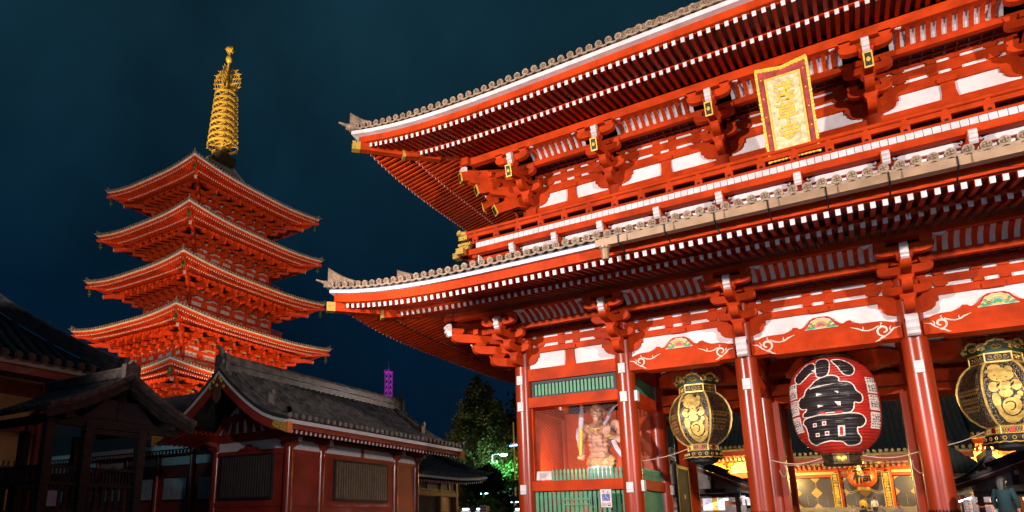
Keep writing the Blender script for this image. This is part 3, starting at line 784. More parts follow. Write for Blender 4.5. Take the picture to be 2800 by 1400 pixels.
# ================================================================== THINGS HUNG IN AND STANDING AT THE GATE
def text_mesh(body, size=1.0, offset=0.0, extrude=0.0):
    c = bpy.data.curves.new('txt', 'FONT'); c.body = body; c.size = size; c.offset = offset; c.extrude = extrude; c.align_x = 'CENTER'; c.align_y = 'CENTER'; c.resolution_u = 3
    o = bpy.data.objects.new('txt', c); COL.objects.link(o)
    me = bpy.data.meshes.new_from_object(o.evaluated_get(bpy.context.evaluated_depsgraph_get()))
    bpy.data.objects.remove(o); bpy.data.curves.remove(c)
    xs = [v.co.x for v in me.vertices]; ys = [v.co.y for v in me.vertices]
    return me, (min(xs), max(xs), min(ys), max(ys))
import bmesh
def glyph(b, body, box, F, mi=0, offset=0.0, cut=None, depth=0.0, pad=0.0):
    """lay the writing into box (x0,x1,z0,z1) of a surface map F(x,z); cut = (nx, nz) subdivision for curved surfaces"""
    me, (a0, a1, b0, b1) = text_mesh(body, 1.0, 0.0)
    if offset:
        bpy.data.meshes.remove(me); me, (c0, c1, d0, d1) = text_mesh(body, 1.0, offset)
    x0, x1, z0, z1 = box
    bm = bmesh.new(); bm.from_mesh(me); bpy.data.meshes.remove(me)
    for v in bm.verts:
        v.co = (x0 + (v.co.x - a0) / (a1 - a0) * (x1 - x0), z0 + (v.co.y - b0) / (b1 - b0) * (z1 - z0), 0)
    if cut:
        for ax, step in ((0, cut[0]), (1, cut[1])):
            lo = min(v.co[ax] for v in bm.verts); hi = max(v.co[ax] for v in bm.verts); t = math.ceil(lo / step) * step
            while t < hi:
                no = (1, 0, 0) if ax == 0 else (0, 1, 0); p = (t, 0, 0) if ax == 0 else (0, t, 0)
                bmesh.ops.bisect_plane(bm, geom=bm.verts[:] + bm.edges[:] + bm.faces[:], plane_co=p, plane_no=no); t += step
    bm.verts.index_update()
    b.add([F(v.co.x, v.co.y) for v in bm.verts], [tuple(v.index for v in f.verts) for f in bm.faces], mi); bm.free()

# ---- great red paper lantern
LRED = mat('lantern_red_paper', (0.44, 0.022, 0.012), 0.34, var=.12, scale=2.5); LBLK = mat('lantern_black_ink', (0.02, 0.015, 0.016), 0.36, var=.1); LWHT = mat('lantern_white_ink', (0.82, 0.72, 0.64), 0.5)
BRZ = mat('aged_bronze', (0.10, 0.07, 0.035), 0.42, 0.7, var=.35, scale=8, bump=.3)
LY = 1.0
def lant_r(z, z0=3.45, z1=6.60, R0=1.26):
    t = max(0, min(1, (z - z0) / (z1 - z0))); q = 2 * t - 1
    f = 1 - .56 * abs(q) ** 4.2 - (.06 * abs(q) ** 2)
    rid = .032 * abs(math.sin(t * PI * 33))
    return R0 * f * (1.0 if t > .5 else 1 - .03 * (1 - t * 2)) - .026 + rid
RL = thing('paper_lantern', 'giant red ribbed paper lantern with black lettering hung in the central bay', 'lantern', (0, LY, 3.1))
b = MB(); nz_ = 33 * 4
b.lathe([(lant_r(3.45 + 3.15 * i / nz_), 3.45 + 3.15 * i / nz_) for i in range(nz_ + 1)], (0, LY, 0), 64, cap=True); body = b.build('lantern_body', LRED, RL, True, 60)
def LF(eps):
    def F(x, z):
        r = lant_r(z) + eps
        return (x, LY - math.sqrt(max(1e-4, r * r - x * x)), z)
    return F
def lp(px, py): return ((px - 580 - (py - 150) * .1) / 477 * 1.37, 6.60 - (py - 135) / 1000 * 3.13)
def surf_poly(b, pts, F, mi=0, cut=(.12, .026)):
    bm = bmesh.new(); f = bm.faces.new([bm.verts.new((x, z, 0)) for x, z in pts]); bmesh.ops.triangulate(bm, faces=[f])
    for ax, step in ((0, cut[0]), (1, cut[1])):
        lo = min(v.co[ax] for v in bm.verts); hi = max(v.co[ax] for v in bm.verts); t = math.ceil(lo / step) * step
        while t < hi:
            bmesh.ops.bisect_plane(bm, geom=bm.verts[:] + bm.edges[:] + bm.faces[:], plane_co=(t, 0, 0) if ax == 0 else (0, t, 0), plane_no=(1, 0, 0) if ax == 0 else (0, 1, 0)); t += step
    bm.verts.index_update(); b.add([F(v.co.x, v.co.y) for v in bm.verts], [tuple(v.index for v in f.verts) for f in bm.faces], mi); bm.free()
def smooth_poly(p, n=2):
    for _ in range(n):
        q = []
        for i in range(len(p)):
            a, c_ = p[i], p[(i + 1) % len(p)]; q += [(a[0] * .75 + c_[0] * .25, a[1] * .75 + c_[1] * .25), (a[0] * .25 + c_[0] * .75, a[1] * .25 + c_[1] * .75)]
        p = q
    return p
wb = MB(); kb = MB()
SHAPES = [[(460, 205), (485, 325), (430, 325), (370, 380), (310, 430), (265, 395), (258, 335), (330, 265), (345, 240), (400, 200)],
    [(470, 165), (608, 170), (615, 340), (570, 392), (490, 388), (474, 330)],
    [(615, 195), (700, 190), (785, 235), (845, 300), (840, 372), (790, 398), (735, 372), (690, 290), (640, 230)],
    [(370, 500), (420, 470), (480, 405), (600, 372), (660, 380), (705, 410), (690, 450), (785, 450), (835, 490), (850, 545), (905, 580), (912, 650), (872, 676), (830, 650), (828, 730), (780, 772), (600, 745), (470, 772), (350, 780), (328, 745), (395, 692), (330, 692), (292, 650), (302, 575), (360, 560)],
    [(345, 790), (480, 765), (620, 775), (870, 762), (933, 820), (922, 880), (870, 912), (850, 900), (850, 960), (885, 1000), (872, 1050), (820, 1072), (745, 1075), (718, 1034), (640, 1028), (600, 1018), (490, 1040), (450, 1055), (385, 1010), (383, 930), (362, 860), (335, 840)]]
for sh in SHAPES:
    p = [lp(*q) for q in smooth_poly(sh)]
    surf_poly(kb, p, LF(.012))
    n = len(p); rows = []; F = LF(.02)
    for i in range(n + 1):
        a, c_ = p[(i - 1) % n], p[(i + 1) % n]; L_ = max(1e-6, math.hypot(c_[0] - a[0], c_[1] - a[1])); nx_, nz2 = -(c_[1] - a[1]) / L_, (c_[0] - a[0]) / L_; q = p[i % n]
        rows.append([F(q[0] + nx_ * w_, q[1] + nz2 * w_) for w_ in (-.016, 0, .016)])
    wb.grid(rows)
for sh in ([(478, 545), (540, 560), (480, 578)], [(650, 540), (690, 545), (690, 568)], [(650, 645), (710, 650), (708, 690), (680, 685)], [(490, 662), (548, 680), (492, 692)], [(432, 300), (482, 285), (478, 322)], [(412, 488), (540, 470), (680, 462), (540, 480), (420, 498)]):
    surf_poly(wb, [lp(*q) for q in sh], LF(.022))
for (x0, x1, y0, y1) in ((436, 474, 842, 880), (526, 566, 832, 872), (458, 496, 940, 976), (548, 590, 930, 970), (672, 738, 884, 986)):
    surf_poly(wb, [lp(x0, y0), lp(x1, y0), lp(x1, y1), lp(x0, y1)], LF(.022))
rr_ = MB()
for (x0, x1, y0, y1) in ((447, 463, 852, 872), (538, 554, 842, 862), (468, 486, 950, 968), (560, 578, 940, 960), (690, 718, 898, 974), (500, 560, 735, 760), (650, 720, 740, 765)):
    surf_poly(rr_, [lp(x0, y0), lp(x1, y0), lp(x1, y1), lp(x0, y1)], LF(.03))
rr_.build('red_counters', LRED, body, False)
wb.build('white_lettering_edge', LWHT, body, False); kb.build('black_lettering', LBLK, body, False)
for sg in (-1, 1):                                      # pasted strips with columns of small writing
    for z0, z1 in ((5.26, 5.76), (4.72, 5.2), (4.16, 4.66)):
        rows = []; pb = MB()
        for i in range(15):
            z = z0 + (z1 - z0) * i / 14; r = lant_r(z) + .008
            rows.append([(sg * r * math.sin(R(a)), LY - r * math.cos(R(a)), z) for a in (50, 56, 62, 68, 74)])
        pb.grid(rows, 0)
        for ci in range(4):
            z = z1 - .06
            while z > z0 + .06:
                a0 = 52 + ci * 5.6; r = lant_r(z) + .016
                for q in range(3):
                    dz_ = random.uniform(-.03, .02); aw = random.uniform(1.2, 4.2); ao = random.uniform(0, 1)
                    pb.add([(sg * r * math.sin(R(a0 + ao)), LY - r * math.cos(R(a0 + ao)), z + dz_), (sg * r * math.sin(R(a0 + ao + aw)), LY - r * math.cos(R(a0 + ao + aw)), z + dz_), (sg * r * math.sin(R(a0 + ao + aw)), LY - r * math.cos(R(a0 + ao + aw)), z + dz_ + .016), (sg * r * math.sin(R(a0 + ao)), LY - r * math.cos(R(a0 + ao)), z + dz_ + .016)], [(0, 1, 2, 3)], 1)
                z -= .075
        pb.build('name_strip', [LWHT, LBLK], body, False)
b = MB(); b.lathe([(.5, 3.12), (.57, 3.14), (.58, 3.2), (.55, 3.22), (.55, 3.4), (.6, 3.43), (.6, 3.47)], (0, LY, 0), 8, 0, PI / 8)
cp = b.build('bottom_cap', BRZ, RL, False)
b = MB(); b.lathe([(.15, 0), (.15, .03), (.12, .045), (.10, .03), (.05, .05), (.001, .06)], (0, 0, 0), 18, 0, 0, True, lambda x, y, z: (x, LY - .51 - z, 3.31 + y)); b.build('crest', GOLD, cp)
b = MB(); b.lathe([(.62, 6.58), (.66, 6.62), (.6, 6.66), (.6, 6.95), (.5, 7.0)], (0, LY, 0), 24); b.cyl((0, LY, 6.9), (0, LY, 8.9), .05, 8)
for q in range(4): b.cyl((.4 * math.cos(q * PI / 2 + .8), LY + .4 * math.sin(q * PI / 2 + .8), 6.98), (.1 * math.cos(q * PI / 2 + .8), LY + .1 * math.sin(q * PI / 2 + .8), 8.8), .03, 6)
b.build('top_cap', BRZ, RL)

# ---- black and gold hexagonal metal lanterns
def speck():
    m = bpy.data.materials.new('speckled_lacquer'); m.use_nodes = True; t = m.node_tree; L = t.links.new; p = t.nodes['Principled BSDF']
    c = t.nodes.new('ShaderNodeTexCoord'); v = t.nodes.new('ShaderNodeTexVoronoi'); v.inputs['Scale'].default_value = 34; r = t.nodes.new('ShaderNodeValToRGB')
    L(c.outputs['Object'], v.inputs['Vector']); L(v.outputs['Distance'], r.inputs[0])
    r.color_ramp.elements[0].position = .25; r.color_ramp.elements[0].color = (.75, .56, .28, 1); r.color_ramp.elements[1].position = .34; r.color_ramp.elements[1].color = (.016, .014, .014, 1)
    L(r.outputs[0], p.inputs['Base Color']); p.inputs['Roughness'].default_value = .32; p.inputs['Coat Weight'].default_value = .3
    return m
SPK = speck(); LGOLD = mat('lantern_cream_gold', (0.80, 0.54, 0.14), 0.38, 0.35, var=.2, scale=5)
def hexpt(c, r, k, z): a = -PI / 2 - PI / 6 + k * PI / 3; return V((c[0] + r * math.cos(a), c[1] + r * math.sin(a), z))
BP = [(.50, 4.13), (.66, 4.22), (.86, 4.42), (1.0, 4.7), (1.07, 5.0), (1.08, 5.25), (1.02, 5.52), (.92, 5.75), (.78, 5.93), (.64, 6.04)]
def brad(z):
    for (ra, za), (rb, zb) in zip(BP, BP[1:]):
        if z <= zb: t = max(0, (z - za) / (zb - za)); return ra + (rb - ra) * t
    return BP[-1][0]
def metal_lantern(x, label):
    c = (x, 2.0); T = thing('metal_lantern', label, 'lantern', (x, 2.0, 3.55), 'black and gold metal lanterns beside the red lantern')
    b = MB(); b.lathe(BP, (c[0], c[1], 0), 6, 0, -PI / 2 - PI / 6); body = b.build('lantern_body', SPK, T, True, 25)
    g = MB()
    for k in range(6): g.tube([hexpt(c, r + .01, k, z) for r, z in BP], .033, 6)
    g.build('gilt_ribs', LGOLD, body)
    def PF(k, eps):
        def F(s, z):
            r = brad(z); a = hexpt(c, r, k, z); e_ = hexpt(c, r, k + 1, z); m = (a + e_) / 2; n = V((m.x - c[0], m.y - c[1], 0)).normalized()
            return tuple(a + (e_ - a) * (s + 1) / 2 + n * eps)
        return F
    def blob(bm, F, cx, cz, rx, rz, mi=0, rot=0.0):
        rings = [];
        for j in range(1, 4):
            f = j / 3; rings.append([F(cx + (rx * f * math.cos(q) * math.cos(rot) - rz * f * math.sin(q) * math.sin(rot)), cz + (rz * f * math.sin(q) * math.cos(rot) + rx * f * math.cos(q) * math.sin(rot) * .0)) for q in [2 * PI * i / 18 for i in range(19)]])
        bm.grid(rings, mi); bm.add([F(cx, cz)] + rings[0][:18], [(0, i + 1, (i + 1) % 18 + 1) for i in range(18)], mi)
    m = MB()
    zz = lambda y: 6.05 - (y - 300) * .00271
    ss = lambda q: (q - 425) / 235
    for k in (0, 3):
        F = PF(k, .02); F2 = PF(k, .03); F3 = PF(k, .038)
        for (px, py, rx, ry) in ((330, 375, 85, 42), (505, 405, 42, 38), (395, 465, 140, 82), (300, 600, 54, 58), (405, 592, 80, 52), (525, 592, 55, 60), (410, 675, 72, 46), (548, 690, 30, 28), (515, 730, 34, 28), (302, 745, 44, 82), (255, 420, 40, 20)):
            blob(m, F, ss(px), zz(py), rx / 235, ry * .00271, 0)
        path = [(300, 800), (325, 880), (380, 940), (455, 955), (530, 945), (590, 900), (612, 850)]
        wd = [24, 34, 36, 34, 34, 34, 20]
        rows = []
        for i, (px, py) in enumerate(path):
            a_ = path[max(0, i - 1)]; d_ = path[min(len(path) - 1, i + 1)]; L_ = math.hypot(d_[0] - a_[0], d_[1] - a_[1]); nx, ny = -(d_[1] - a_[1]) / L_, (d_[0] - a_[0]) / L_
            rows.append([F(ss(px + nx * w_), zz(py + ny * w_)) for w_ in (-wd[i], 0, wd[i])])
        m.grid(rows, 0)
        blob(m, F2, ss(455), zz(818), 106 / 235, 92 * .00271, 0)
        ring = [F2(ss(455 + 112 * math.cos(q)), zz(818 + 98 * math.sin(q))) for q in [PI * .02 + PI * 1.1 * i / 16 for i in range(17)]]
        m.tube(ring, .012, 5, 1)
        m.tube([F3(ss(410 + 66 * (1 - .5 * i / 12) * math.cos(-2.6 + i * .36) + 30), zz(818 + 55 * (1 - .3 * i / 12) * math.sin(-2.6 + i * .36))) for i in range(13)], .016, 5, 1)
        for q in range(6):
            m.tube([F2(ss(560 + q * 8 - 12), zz(460 + q * 50)), F2(ss(600 + q * 6 - 6), zz(690)), F2(ss(570 + q * 10), zz(850 + q * 4))], .008, 4, 0)
        for (px, py) in ((345, 518), (447, 500), (405, 548), (325, 470)): blob(m, F3, ss(px), zz(py), 8 / 235, 6 * .00271, 1)
        for cx_ in (340, 480):
            for q in range(4): m.tube([F3(ss(cx_ + q * 9 - 14), zz(610 - q * 6)), F3(ss(cx_ + q * 9 + 4), zz(575 - q * 8))], .007, 4, 1)
    for k in (1, 2, 4, 5):
        F = PF(k, .016)
        for r0, n_ in ((5.2, 11), (5.1, 10), (4.94, 10), (4.84, 9), (4.7, 9), (4.6, 8)):
            for q in range(n_):
                s0 = -.8 + q * .145; w_ = .075
                m.add([F(s0, r0), F(s0 + w_, r0), F(s0 + w_, r0 + .07), F(s0, r0 + .07)], [(0, 1, 2, 3)], 0)
    m.build('gilt_emblem', [LGOLD, BLACK], body, False)
    # neck, crown of gilt leaves, foot lattice and skirt
    b = MB(); b.lathe([(.62, 6.04), (.62, 6.34)], (c[0], c[1], 0), 6, 1, -PI / 2 - PI / 6); b.lathe([(.66, 6.03), (.66, 6.08), (.6, 6.085)], (c[0], c[1], 0), 6, 0, -PI / 2 - PI / 6); b.lathe([(.66, 6.30), (.66, 6.345), (.6, 6.35)], (c[0], c[1], 0), 6, 0, -PI / 2 - PI / 6)
    for k in range(6):
        b.tube([hexpt(c, .64, k, 6.06), hexpt(c, .64, k, 6.33)], .025, 5)
        a = hexpt(c, .625, k, 6.19); e_ = hexpt(c, .625, k + 1, 6.19); md = (a + e_) / 2; n = V((md.x - c[0], md.y - c[1], 0)).normalized(); t_ = (e_ - a).normalized(); md = md + n * .012
        b.tube([md + t_ * (.085 * math.cos(q * PI / 7)) + V((0, 0, .085 * math.sin(q * PI / 7))) for q in range(15)], .009, 4)
        for q in range(4):                              # four bent arms inside the ring (temple emblem)
            u_ = t_ * math.cos(q * PI / 2) + V((0, 0, math.sin(q * PI / 2))); w_ = t_ * math.cos(q * PI / 2 + PI / 2) + V((0, 0, math.sin(q * PI / 2 + PI / 2)))
            b.tube([md, md + u_ * .055, md + u_ * .055 + w_ * .05], .009, 4)
        for sg in (-1, 1):
            b.tube([md + t_ * sg * (.17 + .045 * (1 - i / 11) * math.cos(i * .7)) + V((0, 0, .02 + .05 * (1 - i / 11) * math.sin(i * .7))) for i in range(9)], .011, 4)
            b.tube([md + t_ * sg * .11 + V((0, 0, -.05)), md + t_ * sg * .2 + V((0, 0, -.06)), md + t_ * sg * .25 + V((0, 0, -.02))], .011, 4)
    b.build('neck', [LGOLD, BLACK], T, False)
    b = MB()
    for k in range(6):
        a0 = hexpt(c, .63, k, 6.345); a1 = hexpt(c, .63, k + 1, 6.345); md = (a0 + a1) / 2; n = V((md.x - c[0], md.y - c[1], 0)).normalized(); t_ = (a1 - a0).normalized()
        P = lambda u, w_, e_=0: md + t_ * u + n * (w_ * .3 + e_) + V((0, 0, w_ * .98))
        out = [(-.42, .10), (-.46, .2), (-.36, .27), (-.24, .26), (-.18, .34), (-.06, .37), (0, .4), (.06, .37), (.18, .34), (.24, .26), (.36, .27), (.46, .2), (.42, .10)]
        b.prism([P(-.3, 0), P(.3, 0)] + [P(u, w_) for u, w_ in out[::-1]], n * -.03, 1)
        b.tube([P(u, w_, .015) for u, w_ in out], .038, 6, 0)
        hp = [(0, .12), (.1, .14), (.12, .2), (.05, .23), (0, .19), (-.05, .23), (-.12, .2), (-.1, .14), (0, .12)]
        b.tube([P(u, w_, .02) for u, w_ in hp], .026, 5, 0)
        for sg in (-1, 1): b.tube([P(sg * (.33 + .075 * (1 - i / 12) * math.cos(i * .65)), .13 + .075 * (1 - i / 12) * math.sin(i * .65), .02) for i in range(10)], .018, 5, 0)
    b.build('crown', [LGOLD, GREEND], T)
    b = MB(); b.lathe([(.52, 3.9), (.52, 4.13)], (c[0], c[1], 0), 6, 1, -PI / 2 - PI / 6)
    for k in range(6):
        a0 = hexpt(c, .53, k, 3.9); a1 = hexpt(c, .53, k + 1, 3.9)
        for z in (3.91, 4.12): b.tube([a0 + V((0, 0, z - 3.9)), a1 + V((0, 0, z - 3.9))], .022, 5)
        b.tube([a0, a0 + V((0, 0, .23))], .024, 5)
        for i in range(9):
            for sg in (0, 1):
                u0 = i / 9; u1 = (i + 1) / 9
                b.tube([a0 + (a1 - a0) * u0 + V((0, 0, .02 + .19 * ((i + sg) % 2))), a0 + (a1 - a0) * u1 + V((0, 0, .02 + .19 * ((i + sg + 1) % 2)))], .009, 3)
        md = (a0 + a1) / 2 + V((0, 0, .115)); n = V((md.x - c[0], md.y - c[1], 0)).normalized(); b.bar(md - (a1 - a0).normalized() * .07 + n * .012, md + (a1 - a0).normalized() * .07 + n * .012, .02, .14, 2)
    b.build('lattice_foot', [LGOLD, BLACK, LRED], T, False)
    b = MB(); b.lathe([(.56, 3.9), (.62, 3.86), (.64, 3.76), (.72, 3.62), (.70, 3.61), (.55, 3.8)], (c[0], c[1], 0), 6, 1, -PI / 2 - PI / 6, cap=False)
    for k in range(6):
        a0 = hexpt(c, .735, k, 3.63); a1 = hexpt(c, .735, k + 1, 3.63); up = V((0, 0, 1)); md = (a0 + a1) / 2; n = V((md.x - c[0], md.y - c[1], 0)).normalized()
        b.tube([a0 + (a1 - a0) * i / 14 + up * (.03 * abs(math.sin(i * PI / 14 * 3)) + .0) for i in range(15)], .017, 5)
        for u in (.2, .5, .8): b.tube([a0 + (a1 - a0) * (u + .06 * math.cos(i * .63 + 1.57)) + up * (.14 + .05 * math.sin(i * .63 + 1.57)) - n * .045 for i in range(11)], .013, 4)
    b.lathe([(.5, 3.62), (.46, 3.5), (.3, 3.44)], (c[0], c[1], 0), 18, 1)
    b.build('skirt', [LGOLD, BLACK], T, False)
    b = MB(); nn = 28                                   # round wire guard above the crown
    for q in range(nn): a = 2 * PI * q / nn; b.tube([(c[0] + .86 * math.cos(a), c[1] + .86 * math.sin(a), 6.45), (c[0] + .86 * math.cos(a), c[1] + .86 * math.sin(a), 7.6)], .006, 3, 0, False)
    for j in range(10): b.tube([(c[0] + .86 * math.cos(2 * PI * q / 24), c[1] + .86 * math.sin(2 * PI * q / 24), 6.5 + j * .12) for q in range(25)], .006, 3, 0, False)
    b.cyl((c[0], c[1], 6.3), (c[0], c[1], 8.9), .03, 6); b.build('wire_guard', WIRE, T, False)
    return T
metal_lantern(-4.36, 'black and gold metal lantern hung nearest the guardian statue')
metal_lantern(4.36, 'black and gold metal lantern cut by the right edge of the photo')

# ---- name plaque on the upper storey
PQ = thing('name_plaque', 'tall red name plaque with gilt scalloped frame and gold lettering under the upper eave', 'plaque', (0, -1.6, 12.8))
p0 = V((0, -1.62, 12.78)); p1 = V((0, -2.52, 15.62)); up_ = (p1 - p0).normalized(); nrm = V((0, up_.z, -up_.y)).normalized()
if nrm.y > 0: nrm = -nrm
PH = (p1 - p0).length
def PF_(x, h, d=0): return tuple(p0 + V((x, 0, 0)) + up_ * h + nrm * d)
PRED = mat('plaque_red_lacquer', (0.36, 0.035, 0.02), .4, var=.25, scale=5); PCRM = mat('plaque_cream_gold', (0.72, 0.58, 0.30), .5, .1, var=.2, scale=7)
b = MB(); b.prism([PF_(-.7, 0), PF_(.7, 0), PF_(.72, PH), (0 * 1, *PF_(0, PH - .12)[1:]), PF_(-.72, PH)], nrm * .09); bo = b.build('board', PRED, PQ, False)
b = MB(); b.prism([PF_(-.46, .36, .092), PF_(.46, .36, .092), PF_(.46, 2.6, .092), PF_(-.46, 2.6, .092)], nrm * .02); b.build('cream_panel', PCRM, bo, False)
b = MB()
for (a0, a1, h0, h1) in ((-.51, -.46, .31, 2.65), (.46, .51, .31, 2.65), (-.46, .46, .31, .36), (-.46, .46, 2.6, 2.65)): b.prism([PF_(a0, h0, .092), PF_(a1, h0, .092), PF_(a1, h1, .092), PF_(a0, h1, .092)], nrm * .05)
for sg in (-1, 1):                                     # beaded gilt border
    for i in range(25):
        h = .02 + i * (PH - .1) / 24; rr = .058 + .02 * math.sin(i * 1.7)
        b.ball(PF_(sg * .715, h, .08), rr * .72, 0, 8, 6, (1, .9, 1.5))
        if i % 5 == 2: b.ball(PF_(sg * .6, h, .1), .028, 0, 7, 5)
for i in range(13):
    x = -.66 + i * .11; dh = -.10 * (1 - abs(x) / .7)
    for h in (PH + dh - .02, .02): b.ball(PF_(x, h, .08), .045, 0, 8, 6, (1.4, .9, 1))
[b.bar(PF_(sg * .7, 0, .05), PF_(sg * .72, PH, .05), .07, .12, 0, nrm) for sg in (-1, 1)]; [b.bar(PF_(sg * .74, PH + .02, .05), PF_(0, PH - .1, .05), .12, .08, 0, nrm) for sg in (-1, 1)]
b.build('gilt_frame', GOLDP, bo)
b = MB(); k_ = MB()
for ch, h0, h1 in (('淺', 1.82, 2.42), ('草', 1.2, 1.76), ('寺', .55, 1.12)):
    glyph(k_, ch, (-.27, .27, h0, h1), lambda x, h: PF_(x, h, .115), 0, .032); glyph(b, ch, (-.27, .27, h0, h1), lambda x, h: PF_(x, h, .13), 0, .022)
b.build('gold_lettering', GOLDP, bo, False); k_.build('lettering_edge', mat('lettering_edge_brown', (.10, .05, .012), .6), bo, False)

# ---- guardian statue
def remeshed(parts, name, m, parent, voxel=.035, smooth=6):
    b = MB()
    for f in parts: f(b)
    o = b.build(name, m, None)
    r = o.modifiers.new('r', 'REMESH'); r.mode = 'VOXEL'; r.voxel_size = voxel; r.use_smooth_shade = True
    s = o.modifiers.new('s', 'SMOOTH'); s.iterations = smooth; s.factor = .5
    me = bpy.data.meshes.new_from_object(o.evaluated_get(bpy.context.evaluated_depsgraph_get()))
    old = o.data; o.modifiers.clear(); o.data = me; bpy.data.meshes.remove(old); me.name = name
    for p in me.polygons: p.use_smooth = True
    me.materials.clear(); me.materials.append(m)
    if parent: attach(o, parent)
    return o
SKIN = mat('painted_wood_skin', (0.68, 0.38, 0.27), .6, col2=(0.20, 0.075, 0.05), scale=1.5, bump=.25, bscale=14)
CLOTH = mat('statue_white_blue_cloth', (0.66, 0.62, 0.60), .7, col2=(0.16, 0.24, 0.42), scale=2.6, stretch=(2.5, 1, .5)); SASH = mat('statue_tan_sash', (0.50, 0.26, 0.12), .6, var=.2, scale=4); RIB = mat('statue_ribbon_blue', (0.34, 0.34, 0.55), .6, col2=(.6, .52, .5), scale=6)
NI = thing('guardian_statue', 'fierce muscular temple guardian statue with raised palm behind wire screen', 'statue', (-8.12, 1.7, 0.95))
nx, ny = -8.12, 1.7
E_ = lambda x, y, z, r, sx=1, sy=1, sz=1: (lambda b: b.ball((nx + x, ny + y, z), r, 0, 14, 10, (sx, sy, sz)))
Lm = lambda pts, rad: (lambda b: b.tube([(nx + x, ny + y, z) for x, y, z in pts], rad, 12))
torso = [E_(0, .05, 5.0, .42, 1.35, .85, .7), E_(-.24, -.17, 4.94, .25, 1.15, .75, .72), E_(.24, -.17, 4.94, .25, 1.15, .75, .72), E_(0, .05, 4.5, .42, 1.12, .82, 1.05), E_(0, -.1, 4.15, .36, 1.15, .9, .7), E_(0, .0, 3.9, .4, 1.2, .9, .6),
    Lm([(0, .05, 5.1), (0, -.05, 5.4)], [.26, .2])]
for zz_, rr in ((4.66, .1), (4.5, .105), (4.33, .11)):
    for sg in (-1, 1): torso += [E_(sg * .12, -.31, zz_, rr, 1.1, .8, .75), E_(sg * .33, -.24, zz_ + .03, rr * .9, 1.0, .9, .7)]
torso += [E_(0, -.36, 4.18, .17, 1.4, .7, .7), E_(0, -.34, 3.99, .16, 1.9, .7, .6)]
# arms: the one with the club hangs, the other is raised with an open palm
torso += [E_(-.62, .08, 5.08, .24), Lm([(-.62, .08, 5.05), (-.8, .1, 4.55), (-.74, -.1, 4.02)], [.2, .17, .11]), E_(-.7, .05, 4.8, .19, 1, 1, 1.2), E_(-.79, .0, 4.4, .15, 1, 1, 1.3),
    E_(.62, .08, 5.08, .25), Lm([(.64, .08, 5.03), (.98, .0, 4.5), (.52, -.42, 4.62)], [.2, .18, .11]), E_(.8, .05, 4.8, .2, 1, 1, 1.2), E_(.82, -.18, 4.52, .15, 1.3, 1, 1)]
# hands: fist and raised palm with separate fingers
torso += [E_(-.72, -.15, 3.9, .13, .9, 1.1, 1)]
for q in range(4): torso.append(Lm([(-.83 + q * .07, -.24, 3.95), (-.83 + q * .07, -.3, 3.87), (-.83 + q * .07, -.24, 3.8)], [.038, .04, .034]))
torso.append(Lm([(-.58, -.18, 3.93), (-.6, -.29, 3.95), (-.68, -.31, 3.94)], [.04, .038, .032]))
torso += [E_(.46, -.46, 4.76, .14, 1.0, .5, 1.15)]
for dx, tx, tz in ((-.1, -.16, 5.04), (-.03, -.04, 5.13), (.05, .07, 5.12), (.11, .17, 5.03)):
    torso.append(Lm([(.46 + dx, -.46, 4.84), (.46 + (dx + tx) / 2, -.49, 4.95), (.46 + tx, -.46, tz)], [.042, .038, .03]))
torso.append(Lm([(.38, -.46, 4.74), (.27, -.5, 4.82), (.22, -.5, 4.92)], [.045, .04, .032]))
nh = len(torso)
# head with brow, nose, cheeks, jaw, ears
torso += [E_(0, -.08, 5.66, .25, .9, 1.0, 1.12), E_(0, -.14, 5.5, .2, .95, .95, .8), Lm([(-.17, -.26, 5.73), (-.05, -.33, 5.66)], [.05, .045]), Lm([(.17, -.26, 5.73), (.05, -.33, 5.66)], [.05, .045]), Lm([(0, -.32, 5.68), (0, -.39, 5.56)], [.035, .06]), E_(-.05, -.34, 5.56, .035), E_(.05, -.34, 5.56, .035),
    E_(-.13, -.25, 5.56, .08), E_(.13, -.25, 5.56, .08), Lm([(-.11, -.29, 5.5), (0, -.35, 5.485), (.11, -.29, 5.5)], [.025, .03, .025]), Lm([(-.1, -.29, 5.4), (0, -.34, 5.395), (.1, -.29, 5.4)], [.025, .03, .025]), E_(0, -.27, 5.34, .09, 1.1, .8, .7), E_(-.235, -.03, 5.6, .075, .5, .9, 1.5), E_(.235, -.03, 5.6, .075, .5, .9, 1.5)]
def enlarge(f, k=1.16, cz=5.42):
    def g(b):
        n0 = len(b.v); f(b)
        for q in range(n0, len(b.v)): p = b.v[q]; b.v[q] = (nx + (p[0] - nx) * k, ny - .06 + (p[1] - ny + .06) * k, cz + (p[2] - cz) * k)
    return g
torso[nh:] = [enlarge(f) for f in torso[nh:]]
# legs and feet
torso += [Lm([(-.28, .02, 3.8), (-.42, .0, 2.6), (-.4, .05, 1.3)], [.26, .2, .13]), Lm([(.28, .02, 3.8), (.42, -.1, 2.6), (.5, .0, 1.3)], [.26, .2, .13]), E_(-.4, -.12, 1.2, .16, .9, 1.7, .7), E_(.5, -.15, 1.2, .16, .9, 1.7, .7)]
sb = remeshed(torso, 'body', SKIN, NI, .026, 3)
b = MB(); b.ball((nx, ny + .02, 5.92), .26, 0, 14, 8, (1, 1.05, .6)); b.ball((nx, ny, 6.13), .09, 0, 10, 7); b.build('hair', mat('statue_dark_hair', (.035, .025, .022), .6), NI)
b = MB(); hd = MB()
for sg in (-1, 1): hd.ball((nx + sg * .09, ny - .318, 5.645), .035, 0, 10, 7, (1.3, .6, .8)); hd.ball((nx + sg * .085, ny - .338, 5.643), .014, 1, 8, 5)
hd.box(nx - .085, nx + .085, ny - .345, ny - .3, 5.425, 5.475, 1)
for q in range(7): hd.box(nx - .075 + q * .022, nx - .058 + q * .022, ny - .348, ny - .346, 5.452, 5.472, 0)
